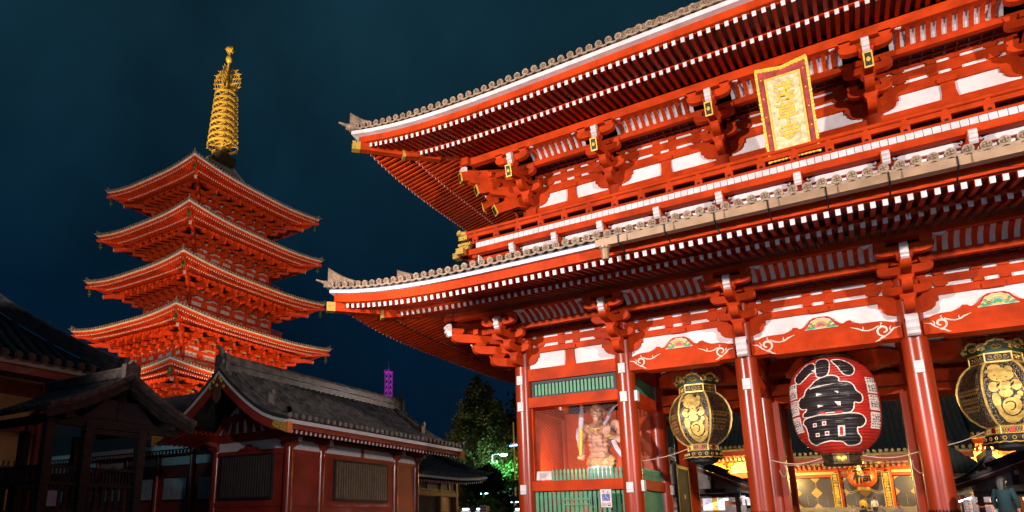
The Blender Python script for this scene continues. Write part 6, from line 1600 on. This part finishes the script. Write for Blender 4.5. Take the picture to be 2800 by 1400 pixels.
lamp('precinct_spot', 'SPOT', (-17.5, 15.5, 10.5), 1500, (1, .82, .76), (-24, 6, 7.0), .4, 80)  # added spot raking across the tile rows to shade them
lamp('precinct_spot', 'SPOT', (-17, -12.0, 8.0), 240, (.75, .88, 1.0), (-26.1, -2.5, 6.5), .5, 50)

# ================================================================== WELL HOUSE, LEFT HALL AND LOW BUILDINGS
WD2 = mat('old_grey_brown_wood', (.055, .036, .028), .65, var=.35, scale=4, stretch=(1, 1, 5), bump=.4); WTL = mat('weathered_roof_tile', (.15, .105, .09), .6, var=.35, scale=4, bump=.3); MESHM = mat('wire_gauze', (.05, .035, .035), .6)
WH = thing('well_house', 'dark weathered timber well house with tiled gable roof at lower left', 'well house', (-16, -15.1, GZ))
X0, X1 = -14.0, -17.6; yc = -15.08; hwid = 1.92
wc = [(0, 4.78), (.5, 4.46), (1.0, 4.2), (1.5, 3.97), (1.95, 3.82)]
fullw = [(yc - d, z) for d, z in wc[::-1]] + [(yc + d, z) for d, z in wc[1:]]
b = MB(); b.prism([(X0, y, z) for y, z in fullw] + [(X0, y, z - .07) for y, z in fullw[::-1]], (X1 - X0, 0, 0)); wr = b.build('roof', WTL, WH, False)
b = MB()
for i in range(13):
    x = X0 - .05 - i * .29
    for sg in (-1, 1): b.tube([(x, yc + sg * d, z + .03) for d, z in wc], .055, 6); b.cyl((x, yc + sg * 1.93, 3.85), (x, yc + sg * 2.0, 3.84), .065, 8)
for sg in (-1, 1):
    for i in range(9):
        t0, t1 = i / 9, (i + .9) / 9
        def pz(t):
            d = t * 1.95
            for (da, za), (db, zb2) in zip(wc, wc[1:]):
                if d <= db + 1e-6: return (yc + sg * d, za + (zb2 - za) * (d - da) / (db - da))
        a, c_ = pz(t0), pz(t1); b.bar((X0 + .03, a[0], a[1] + .06), (X0 + .03, c_[0], c_[1] + .035), .14, .1)
b.build('cover_tiles', WTL, wr)
b = MB(); b.box(X1 + .15, X0 - .1, yc - .13, yc + .13, 4.8, 4.98); b.tube([(X1 + .1, yc, 5.02), (X0 - .05, yc, 5.02)], .085, 8); b.box(X0 - .16, X0 + .02, yc - .2, yc + .2, 4.72, 5.1); b.tube([(X0 - .06, yc - .16, 5.0), (X0 - .06, yc, 5.2), (X0 - .06, yc + .16, 5.0)], .05, 6); b.box(X1 - .02, X1 + .16, yc - .18, yc + .18, 4.72, 5.06); b.build('ridge', WTL, wr)
b = MB()
for sg in (-1, 1):
    for (da, za), (db, zb2) in zip(wc, wc[1:]): b.bar((X0 - .06, yc + sg * da, za - .16), (X0 - .06, yc + sg * db, zb2 - .16), .07, .17)
b.build('bargeboard', WD2, WH, False)
b = MB(); b.box(X1 + .2, X0 - .12, yc - 1.45, yc - 1.27, 3.62, 3.8); b.box(X1 + .2, X0 - .12, yc + 1.27, yc + 1.45, 3.62, 3.8); b.box(X0 - .45, X0 - .3, yc - 1.6, yc + 1.7, 3.5, 3.72); b.box(X0 - .42, X0 - .3, yc - .9, yc + .9, 3.36, 3.48); b.box(X0 - .4, X0 - .28, yc - .1, yc + .1, 3.73, 4.5)
b.build('beams', WD2, WH, False)
b = MB(); b.prism([(X0 - .3, yc - .95, 3.73), (X0 - .3, yc + .95, 3.73), (X0 - .3, yc + .4, 4.22), (X0 - .3, yc - .4, 4.22)], (-.02, 0, 0)); b.build('gable_gauze', MESHM, WH, False)
PX = (X0 - .36, X1 + .4)
for x in PX:
    for y in (-16.75, -15.85, -14.45):
        b = MB(); b.box(x - .1, x + .1, y - .1, y + .1, GZ, 3.6); b.build('post', WD2, WH, False)
b = MB()
for x in (PX[0], PX[1]):
    for (y0_, y1_) in ((-16.65, -15.95), (-15.75, -14.55)):
        b.box(x - .05, x + .05, y0_, y1_, 2.52, 2.58); b.box(x - .05, x + .05, y0_, y1_, 2.14, 2.22); b.box(x - .05, x + .05, y0_, y1_, 1.55, 1.62)
        n = int((y1_ - y0_) / .085)
        for q in range(n): y = y0_ + .04 + q * (y1_ - y0_) / n; b.box(x - .02, x + .02, y, y + .035, 2.22, 2.52)
        for q in range(n // 2): y = y0_ + .06 + q * 2 * (y1_ - y0_) / n; b.box(x - .03, x + .03, y, y + .09, GZ + .1, 2.14)
for y in (-16.75, -14.45):
    for q in range(20): x = PX[1] + .1 + q * (PX[0] - PX[1] - .2) / 20; b.box(x, x + .04, y - .02, y + .02, 2.22, 2.52)
    b.box(PX[1], PX[0], y - .04, y + .04, 2.14, 2.22); b.box(PX[1], PX[0], y - .04, y + .04, 2.52, 2.58)
b.build('lattice', WD2, WH, False)
b = MB(); b.box(PX[0] + .055, PX[0] + .06, -16.66, -16.42, 1.68, 2.02); tag(b.build('paper_notice', mat('paper_white_blue', (.62, .70, .78), .7), None, False), 'pale blue paper notice on the well house lattice', 'notice')
b = MB(); b.lathe([(.55, GZ), (.6, 1.5), (.62, 1.6), (.5, 1.6), (.48, 1.2)], (-16, -15.1, 0), 20); tag(b.build('water_basin', STONE), 'round stone basin inside the dark well house', 'basin')

LH = thing('tiled_hall', 'dark hall with heavy tiled hip roof and white eave edge at far left', 'temple hall', (-32, -16, GZ))
LT = mat('left_hall_tile', (.045, .04, .04), .45, var=.3, bump=.2); CRW = mat('cream_wall', (.62, .42, .25), .8, var=.1, scale=2, bump=.3, bscale=25)
b = MB(); P = lambda s, y, z: (-26 - s, y, z)
sl = [(0, 7.55), (.9, 8.05), (1.9, 8.75), (3.0, 9.6), (4.2, 10.7)]
b.grid([[(-26 - s, -8 - s, z) for s, z in sl], [(-26 - s, -26 + s, z) for s, z in sl]]); b.grid([[(-26 - s, -8 - s, z) for s, z in sl], [(-40 + s, -8 - s, z) for s, z in sl]]); b.grid([[(-40 + s, -8 - s, z) for s, z in sl], [(-40 + s, -26 + s, z) for s, z in sl]])
lr = b.build('roof', LT, LH, False)
b = MB()
for i in range(34):
    yy = -8.2 - i * .5
    path = [(-26 - s, yy, z + .06) for s, z in sl if -8 - s > yy - .02 and yy > -26 + s]
    if len(path) > 1: b.tube(path, .13, 7)
    b.cyl((-25.9, yy, 7.62), (-26.1, yy, 7.62), .165, 12); b.cyl((-25.88, yy, 7.62), (-25.9, yy, 7.62), .1, 10)
    if i < 33: b.grid([[(-25.92, yy - .5 * q / 5, 7.56 - .1 * math.sin(PI * q / 5)) for q in range(6)], [(-25.92, yy - .5 * q / 5, 7.46 - .1 * math.sin(PI * q / 5)) for q in range(6)]])
b.build('cover_tiles', LT, lr)
b = MB(); hp = [(-26 - s, -8 - s, z + .02) for s, z in sl]
for k in range(5):
    for a, c_ in zip(hp, hp[1:]): b.bar(V(a) + V((0, 0, .1 + k * .1)), V(c_) + V((0, 0, .1 + k * .1)), .46 - .05 * (k % 2), .085)
b.tube([V(p) + V((0, 0, .62)) for p in hp], .15, 8); b.bar(V(hp[0]) + V((.1, .1, .0)), V(hp[0]) + V((.1, .1, .75)), .55, .2); b.build('hip_ridge', mat('ridge_tile_grey', (.13, .125, .13), .4, var=.3), lr)
b = MB(); b.box(-26.12, -25.98, -26, -8.05, 7.26, 7.48); b.box(-40, -26.12, -8.12, -8.0, 7.26, 7.48); b.build('eave_white_board', DPL, LH, False)
b = MB(); b.box(-26.4, -26.14, -26, -8.3, 6.95, 7.25); b.box(-39.8, -26.4, -8.4, -8.14, 6.95, 7.25); b.box(-28.0, -26.4, -26, -8.3, 7.2, 7.26); b.build('eave_fascia', DR, LH, False)
b = MB()
for i in range(26): yy = -8.6 - i * .6; b.bar((-28, yy, 7.2), (-26.4, yy, 6.92), .13, .17)
b.build('eave_rafters', DR, LH, False)
b = MB(); b.box(-39, -28, -25, -10.0, GZ, 7.2); b.build('cream_wall', CRW, LH, False)
b = MB()
for y in (-10.0, -12.6, -15.2, -17.8): b.box(-28.02, -27.7, y - .22, y + .22, GZ, 6.9)
b.box(-28, -27.8, -25, -9.8, 6.4, 6.8); b.box(-28, -27.8, -25, -9.8, 4.9, 5.2); b.build('timber_frame', mat('left_hall_red', (.20, .035, .02), .5), LH, False)
b = MB(); b.cyl((-26.2, -18, 6.85), (-26.2, -8.6, 6.8), .07, 8); b.lathe([(.24, .1), (.22, 0), (.12, -.12), (.1, -.7)], (-26.25, -10.6, 6.8), 12); b.tube([(-26.25, -10.6, 6.2), (-26.5, -10.7, 5.8), (-27.4, -10.8, 5.5), (-27.5, -10.8, 1)], .07, 8); b.build('downpipe', IRON, LH)
lamp('precinct_spot', 'SPOT', (-23.2, -14.2, 1.3), 120, (1, .55, .25), (-28, -11.6, 5), .2, 80)
b = MB()
for q in range(22): y = -15.6 + q * .2; b.box(-26.02, -25.98, y, y + .07, GZ, 3.6)
b.box(-26.04, -25.96, -15.7, -11.2, 3.3, 3.4); b.box(-26.04, -25.96, -15.7, -11.2, 1.5, 1.6)
tag(b.build('paling_fence', WD2, None, False), 'brown vertical paling fence below the cream wall at far left', 'fence')
BT = thing('bamboo_rack', 'low rack of pale bamboo sticks beside the paling fence', 'rack', (-23.6, -14.6, GZ))
b = MB()
for q in range(9): b.cyl((-23.6 + random.uniform(-.1, .1), -15.6 + q * .2, GZ), (-23.6, -15.6 + q * .2, random.uniform(2.2, 2.9)), .03, 6)
b.build('sticks', mat('bamboo', (.45, .26, .10), .6), BT); b = MB(); b.box(-23.68, -23.62, -15.8, -13.7, 1.9, 1.98); b.box(-23.68, -23.62, -15.8, -13.7, 2.35, 2.42); b.build('rails', WD2, BT, False)

# long low building lit in cold light between the well house and the red hall
BL = thing('corridor_building', 'low red corridor building with cyan lit white eave behind the well house', 'building', (-44, 6, GZ))
b = MB(); b.prism([(-64, 3.4, 6.35), (-64, 6.5, 10.5), (-64, 9.6, 6.35)], (32, 0, 0)); b.build('roof', LT, BL, False)
b = MB(); b.box(-64, -32, 3.42, 3.55, 6.05, 6.34); b.build('eave_white_board', DPL, BL, False)
b = MB()
for i in range(90): x = -63.8 + i * .353; b.box(x, x + .13, 3.6, 5, 5.82, 5.98, 0); b.box(x - .002, x + .132, 3.585, 3.6, 5.8, 5.99, 1)
b.build('eave_rafters', [DR, DPL], BL, False)
b = MB(); b.box(-64, -32, 4.9, 5.1, GZ, 6.0); b.build('wall', DR, BL, False)
b = MB(); b.box(-64, -32, 4.84, 4.89, 5.2, 5.75); b.build('plaster_panel', DPL, BL, False)
b = MB()
for i in range(9):
    x = -62 + i * 3.6; b.cyl((x, 4.7, GZ), (x, 4.7, 5.8), .18, 12); 
b.build('columns', DR, BL)
for i in range(8):
    x = -61.4 + i * 3.6; b = MB(); b.box(x, x + 2.5, 4.8, 4.86, 2.8, 4.4, 1)
    for q in range(14): b.box(x + .1 + q * .17, x + .19 + q * .17, 4.74, 4.8, 2.9, 4.3, 0)
    b.build('barred_window', [mat('cold_bars', (.25, .3, .32), .4), BLACK] if i == 0 else [bpy.data.materials['cold_bars'], BLACK], BL, False)
lamp('cold_spot', 'SPOT', (-36.5, -1.0, 6.0), 110, (.30, .85, 1.0), (-37.5, 4, 6.0), .15, 50); lamp('cold_spot', 'SPOT', (-49, -3.0, 6.0), 110, (.30, .85, 1.0), (-50.5, 4, 6.1), .15, 50)

# small hip-roofed hall to the right of the red hall
FP = thing('side_hall', 'small hall with dark hipped roof lit blue at its corner beside the trees', 'temple hall', (-28, 15, GZ))
def slp(s): return 4.5 + .42 * s + .055 * s * s
ss_ = [0, .8, 1.6, 2.6, 3.6, 4.6]
b = MB(); ya, yb = 5.5, 22.0; up2 = lambda y: .35 * max(0, (y - 17) / 5) ** 2
b.grid([[(-24 - s, ya + (yb - s - ya) * t, slp(s) + up2(ya + (yb - ya) * t) * max(0, 1 - s / 2)) for s in ss_] for t in [i / 12 for i in range(13)]]); b.grid([[(-24 - s + (-10 + 2 * s) * t, yb - s, slp(s)) for s in ss_] for t in (0, 1)])
fr = b.build('roof', DTILE, FP, False); b = MB()
for i in range(44):
    yy = yb - .1 - i * .37
    path = [(-24 - s, yy, slp(s) + .05 + up2(yy) * max(0, 1 - s / 2)) for s in ss_ if yb - s > yy - .05]
    if len(path) > 1: b.tube(path, .09, 6)
b.build('cover_tiles', DTILE, fr)
b = MB(); hp = [(-24 - s, yb - s, slp(s) + .16 + up2(yb - s) * max(0, 1 - s / 2)) for s in ss_]; b.tube(hp, .2, 6); b.tube([V(p) + V((0, 0, .2)) for p in hp[1:]], .2, 6); b.tube([hp[0], V(hp[0]) + V((.3, .3, .15))], [.14, .05], 6); b.build('hip_ridge', DTILE, fr)
b = MB(); rows = [[(-24.02, ya + (yb - ya) * i / 12, 4.32 + up2(ya + (yb - ya) * i / 12)), (-24.02, ya + (yb - ya) * i / 12, 4.48 + up2(ya + (yb - ya) * i / 12))] for i in range(13)]; b.grid(rows); b.grid([[(x - .1, y, z) for x, y, z in r] for r in rows]); b.build('eave_white_board', DPL, FP, False)
b = MB()
for i in range(52):
    yy = ya + .3 + i * .31; zz_ = 4.12 + up2(yy); b.bar((-25.9, yy, 4.5), (-24.25, yy, zz_), .1, .13, 0); b.bar((-24.25, yy, zz_), (-24.23, yy, zz_), .1, .13, 1)
b.build('eave_rafters', [DR, DPL], FP, False)
BRW = mat('brown_timber', (.22, .07, .02), .5, var=.2)
b = MB(); b.box(-25.9, -25.8, 5, 20.2, 3.6, 4.6); b.build('plaster_panel', DPL, FP, False)
b = MB(); b.box(-25.85, -25.65, 5, 20.4, 3.25, 3.55); b.box(-25.85, -25.7, 5, 20.3, 3.58, 3.72)
for y in (7.5, 11, 14.5, 18, 20.2): b.box(-25.9, -25.64, y - .16, y + .16, GZ, 4.3)
for y in (9.2, 12.7, 16.2, 19.2): b.box(-25.8, -25.7, y - .1, y + .1, 3.72, 4.3)
b.build('timber_frame', BRW, FP, False)
for y in (11.2, 14.7): b = MB(); b.box(-25.95, -25.88, y, y + 3.1, GZ, 3.25, 1); [b.box(-25.88, -25.84, y + .1 + q * .16, y + .18 + q * .16, GZ, 3.2, 0) for q in range(18)]; b.build('lattice_door', [WD2, BLACK], FP, False)
b = MB(); b.box(-34, -25.95, 5, 20.2, GZ, 4.4); b.build('wall', DR, FP, False)

# ================================================================== TREES, LAMPS, VENDING MACHINES, TOWER
def leafmat(n, c1, c2):
    return mat(n, c1, .6, col2=c2, scale=.9, spec=.2)
TRK = mat('bark', (.05, .035, .025), .9, var=.3, scale=4)
def tree(label, x, y, h, rad, m, nleaf, ls, shape='cone', zlow=.18, group=None, cat='tree', name='tree'):
    T = thing(name, label, cat, (x, y, GZ), group); rnd = random.Random(int(abs(x * 31 + y * 7)) )
    b = MB(); b.tube([(x, y, GZ), (x + .1, y, GZ + h * .4), (x, y, GZ + h * .92)], [h * .03, h * .02, h * .004], 9)
    limbs = []
    for q in range(26):
        t = zlow + (.93 - zlow) * rnd.random(); a = rnd.uniform(0, 2 * PI)
        rr = rad * ((1 - t) ** .75 * 1.05 if shape == 'cone' else math.sqrt(max(.05, 1 - ((t - .6) / .42) ** 2))) * rnd.uniform(.6, 1.0)
        p = V((x, y, GZ + h * t)); e_ = p + V((rr * math.cos(a), rr * math.sin(a), rr * (.5 if shape == 'cone' else .25))); limbs.append((p, e_)); b.tube([p, (p + e_) / 2 + V((0, 0, -.05 * rr)), e_], [h * .009, h * .006, h * .002], 5)
    b.build('trunk', TRK, T)
    b = MB(); cl = []
    for q in range(max(40, nleaf // 45)):
        p, e_ = limbs[rnd.randrange(len(limbs))]
        if shape == 'cone':
            t = 1 - (1 - rnd.random() * .9 - .05) ** .62 * .95 if False else .1 + .88 * (1 - math.sqrt(rnd.random())); a = rnd.uniform(0, 2 * PI); rr = rad * (1 - t) ** .8 * math.sqrt(rnd.uniform(.15, 1)) * rnd.uniform(.85, 1.08); c = V((x + rr * math.cos(a), y + rr * math.sin(a), GZ + h * t)); cl.append((c, (.35 + .75 * (1 - t)) * rad * .2)); continue
        c = p + (e_ - p) * rnd.uniform(.25, 1.08) + V((rnd.gauss(0, .06), rnd.gauss(0, .06), rnd.gauss(0, .05))) * h; cl.append((c, rnd.uniform(.5, 1.1) * rad * .24))
    for q in range(nleaf):
        c, r = cl[rnd.randrange(len(cl))]; d = V((rnd.gauss(0, 1), rnd.gauss(0, 1), rnd.gauss(0, .85))); p = c + d.normalized() * r * rnd.random() ** .45
        n = V((rnd.gauss(0, 1), rnd.gauss(0, 1), rnd.gauss(.4, 1))).normalized(); a = n.orthogonal().normalized() * ls * rnd.uniform(.6, 1.2); c2 = n.cross(a).normalized() * ls * .55
        b.add([p - a, p + c2, p + a, p - c2], [(0, 1, 2, 3)])
    b.build('crown', m, T, False); return T
LF1 = leafmat('ginkgo_leaf', (.085, .09, .024), (.04, .045, .015)); LF2 = leafmat('street_tree_leaf', (.07, .22, .04), (.03, .11, .02)); LF3 = leafmat('dark_leaf', (.018, .03, .014), (.008, .012, .006)); LF4 = leafmat('hedge_leaf', (.10, .20, .03), (.03, .08, .015))
tree('tall conical tree with yellowish-brown lit edge left of the gate', -37.6, 46, 18.4, 7.4, LF1, 36000, .19)  # left edge takes its brown from the warm uplight
tree('spreading tree lit green by the street lamp', -33.2, 43.6, 6.9, 3.4, LF2, 6500, .2, 'round', .5)
tree('dark tree behind the green lit tree', -36.5, 56, 14.5, 7, LF3, 7000, .4, 'round', .2)
tree('low dark tree between side hall and street lamp', -30.6, 36, 5.6, 3.0, LF3, 3500, .22, 'round', .25)
tree('low dark blue-green tree touching the gate column', -27.6, 38.5, 5.2, 2.6, leafmat('teal_leaf', (.03, .12, .07), (.012, .05, .03)), 3200, .2, 'round', .2)
tree('rounded yellow-green bush beside the small signboard', -27.6, 29, 2.6, 1.5, LF4, 3000, .12, 'round', .25, None, 'bush', 'bush')
POLE = mat('grey_pole', (.35, .4, .42), .5, .5); GLOW = mat('cold_lamp_glow', (1, 1, 1), .5, emit=(.55, .95, 1.0), es=12)
SL = thing('street_lamp', 'tall slim street lamp glowing cyan above the green tree', 'street lamp', (-34.0, 42, GZ))
b = MB(); b.cyl((-34.0, 42, GZ), (-34.0, 42, 8.7), .09, 10, 0, .06); b.tube([(-34.0, 42, 8.6), (-33.6, 42, 8.72), (-32.9, 42, 8.7)], .04, 6); b.build('post', POLE, SL)
b = MB(); b.box(-33.0, -32.3, 41.85, 42.15, 8.66, 8.78); b.build('lamp_head', IRON, SL, False); b = MB(); b.ball((-32.6, 42, 8.6), .3, 0, 12, 8, (1.5, .8, .5)); b.build('lamp_glass', GLOW, SL)
b = MB(); b.box(-34.05, -33.45, 41.88, 41.92, 3.35, 4.3); b.build('street_plate', mat('blue_grey_plate', (.3, .42, .55), .5), SL, False)
b = MB()
for q in range(4): b.box(-33.85, -33.62, 41.86, 41.878, 3.5 + q * .19, 3.62 + q * .19)
b.build('plate_writing', IRON, bpy.data.objects['street_plate'], False)
lamp('tree_uplight', 'SPOT', (-49, 34, 1.5), 7000, (1, .76, .35), (-38.5, 46, 10), .3, 60)
lamp('cold_spot', 'SPOT', (-19.5, 27, 8), 420, (.35, .75, 1.0), (-24.5, 20, 4.8), .2, 40)  # spot added near the roof corner for the distant street lamp's effect
lamp('street_light', 'POINT', (-32.6, 41.6, 8.25), 1500, (.45, 1.0, .72), None, .3)
def smalllamp(x, y, z, label):
    T = thing('park_lamp', label, 'lamp', (x, y, GZ), 'small park lamps')
    b = MB(); b.cyl((x, y, GZ), (x, y, z), .05, 8); b.bar((x - .25, y, z), (x + .25, y, z), .08, .05); b.build('post', POLE, T); b = MB(); b.ball((x - .25, y, z), .07, 0, 8, 6, (1, .8, .7)); b.ball((x + .28, y, z), .09, 0, 8, 6, (2, .8, .5)); b.build('lamp_glass', GLOW, T)
smalllamp(-28.7, 30, 3.95, 'small twin park lamp above the yellow-green bush'); smalllamp(-27.9, 34.5, 3.3, 'small park lamp low beside the street lamp post'); smalllamp(-24.6, 33.5, 4.2, 'small park lamp close against the gate column')
UP = thing('antenna_mast', 'thin yellow mast with blue and red lamps beside the gate column', 'mast', (-29.4, 38, GZ))
b = MB(); b.cyl((-29.4, 38, GZ), (-29.4, 38, 11.4), .1, 8, 0, .07); b.build('post', mat('yellow_mast', (.6, .38, .06), .5, emit=(.5, .3, .03), es=.25), UP)  # post given a faint glow of its own, though no lamp
b = MB(); b.ball((-29.65, 37.9, 9.0), .13, 0, 8, 6, (1.8, 1, .7)); b.ball((-29.12, 37.9, 9.05), .11, 0, 8, 6, (1.5, 1, 1)); b.build('blue_lamp', mat('blue_glow', (.2, .4, 1), .5, emit=(.1, .35, 1), es=9), UP); b = MB(); b.ball((-29.4, 37.85, 9.1), .09, 0, 8, 6); b.build('red_lamp', mat('red_glow', (1, .1, .05), .5, emit=(1, .08, .05), es=6), UP)
def vending(x, y, col, label):
    T = thing('vending_machine', label, 'vending machine', (x, y, GZ), 'vending machines')
    b = MB(); b.box(x - .5, x + .5, y, y + .75, GZ, 2.63); b.box(x - .52, x + .52, y - .02, y + .75, 2.635, 2.7); b.build('cabinet', SHD, T, False)
    b = MB(); b.box(x - .44, x + .44, y - .012, y - .004, 1.55, 2.32); b.build('display_window', mat('vending_window', col, .3, emit=col, es=.8), T, False)
    b = MB(); b.box(x - .3, x + .3, y - .03, y - .013, 2.4, 2.52); b.build('light_strip', mat('vending_light', (1, 1, 1), .4, emit=(.85, .95, 1), es=8), T, False)
    b = MB()
    for r_ in range(3):
        for q in range(7): b.cyl((x - .37 + q * .12, y - .02, 1.62 + r_ * .24), (x - .37 + q * .12, y - .02, 1.78 + r_ * .24), .035, 8, (q + r_) % 3)
    b.build('bottles', gm[:3], T); b = MB(); b.box(x - .3, x + .3, y - .014, y - .003, 1.0, 1.15); b.build('slot', IRON, T, False)
vending(-28.4, 24, (.45, .30, .80), 'violet lit vending machine leftmost below the side hall')
vending(-27.1, 24, (.75, .75, .35), 'yellow lit vending machine in the middle of the row')
vending(-25.9, 24.2, (.2, .75, .6), 'green lit vending machine behind the signboard')
vending(-23.6, 26.5, (.2, .8, .75), 'cyan lit vending machine closest to the gate column')
SB = thing('signboard', 'square pinkish signboard with faint writing beside the vending machines', 'signboard', (-24.9, 23, GZ))
b = MB(); b.box(-25.25, -24.65, 22.95, 23.0, 1.6, 2.72); so = b.build('board', PINK, SB, False); b = MB()
for x in (-25.2, -24.75): b.box(x, x + .06, 23.0, 23.06, GZ, 2.7)
b.build('posts', IRON, SB, False)
b = MB()
for r_ in range(4):
    for q in range(5): b.box(-25.17 + q * .1 + random.uniform(0, .02), -25.1 + q * .1, 22.94, 22.949, 2.5 - r_ * .2, 2.58 - r_ * .2)
b.build('faint_writing', IRON, so, False)
b = MB(); b.box(-29.9, -29.5, 21.5, 21.7, GZ, 2.75); b.bar((-29.4, 21.6, 2.2), (-28.9, 21.6, 2.7), .12, .06); tag(b.build('ticket_box', mat('ochre_wood', (.35, .18, .06), .6), None, False), 'ochre wooden box with slanted lid by the side hall', 'box')
# lattice tower far off; its steel glows in place of magenta lamps
TW = thing('lattice_tower', 'distant lattice tower lit magenta above the red hall roof', 'tower', (-127.6, 150, GZ))
MAG = mat('magenta_glow_steel', (.3, .02, .3), .5, emit=(.50, .03, .62), es=.6); TST = mat('tower_steel', (.25, .2, .22), .5, .3, emit=(.12, .03, .10), es=.35)
b = MB(); w = .93; d = MB()
cs = [(-w, -w), (w, -w), (w, w), (-w, w)]
for q in range(4): b.cyl((-127.6 + cs[q][0], 150 + cs[q][1], GZ), (-127.6 + cs[q][0], 150 + cs[q][1], 49.4), .11, 6)
b.cyl((-127.6, 150, 20), (-127.6, 150, 51.5), .14, 6); b.cyl((-127.6, 150, 51.5), (-127.6, 150, 53), .07, 5)
n = 26; hh = 48.6 / n
for j in range(n):
    za = GZ + j * hh; zb_ = za + hh
    for q in range(4):
        p, r_ = cs[q], cs[(q + 1) % 4]; A = lambda c_, z: (-127.6 + c_[0], 150 + c_[1], z)
        d.bar(A(p, zb_), A(r_, zb_), .08, .09); mdp = ((p[0] + r_[0]) / 2, (p[1] + r_[1]) / 2); d.bar(A(p, za), A(mdp, zb_), .065, .065); d.bar(A(r_, za), A(mdp, zb_), .09, .09); d.bar(A(p, za + hh * .5), A(mdp, zb_), .07, .07); d.bar(A(r_, za + hh * .5), A(mdp, zb_), .09, .09)
d.box(-127.6 - 1.1, -127.6 + 1.1, 148.9, 151.1, 49.35, 49.55)
for q in range(5): d.cyl((-128.6 + q * .5, 149.0, 49.5), (-128.6 + q * .5, 149.0, 50.2), .05, 5)
b.build('mast', TST, TW); d.build('braces', MAG, TW, False)
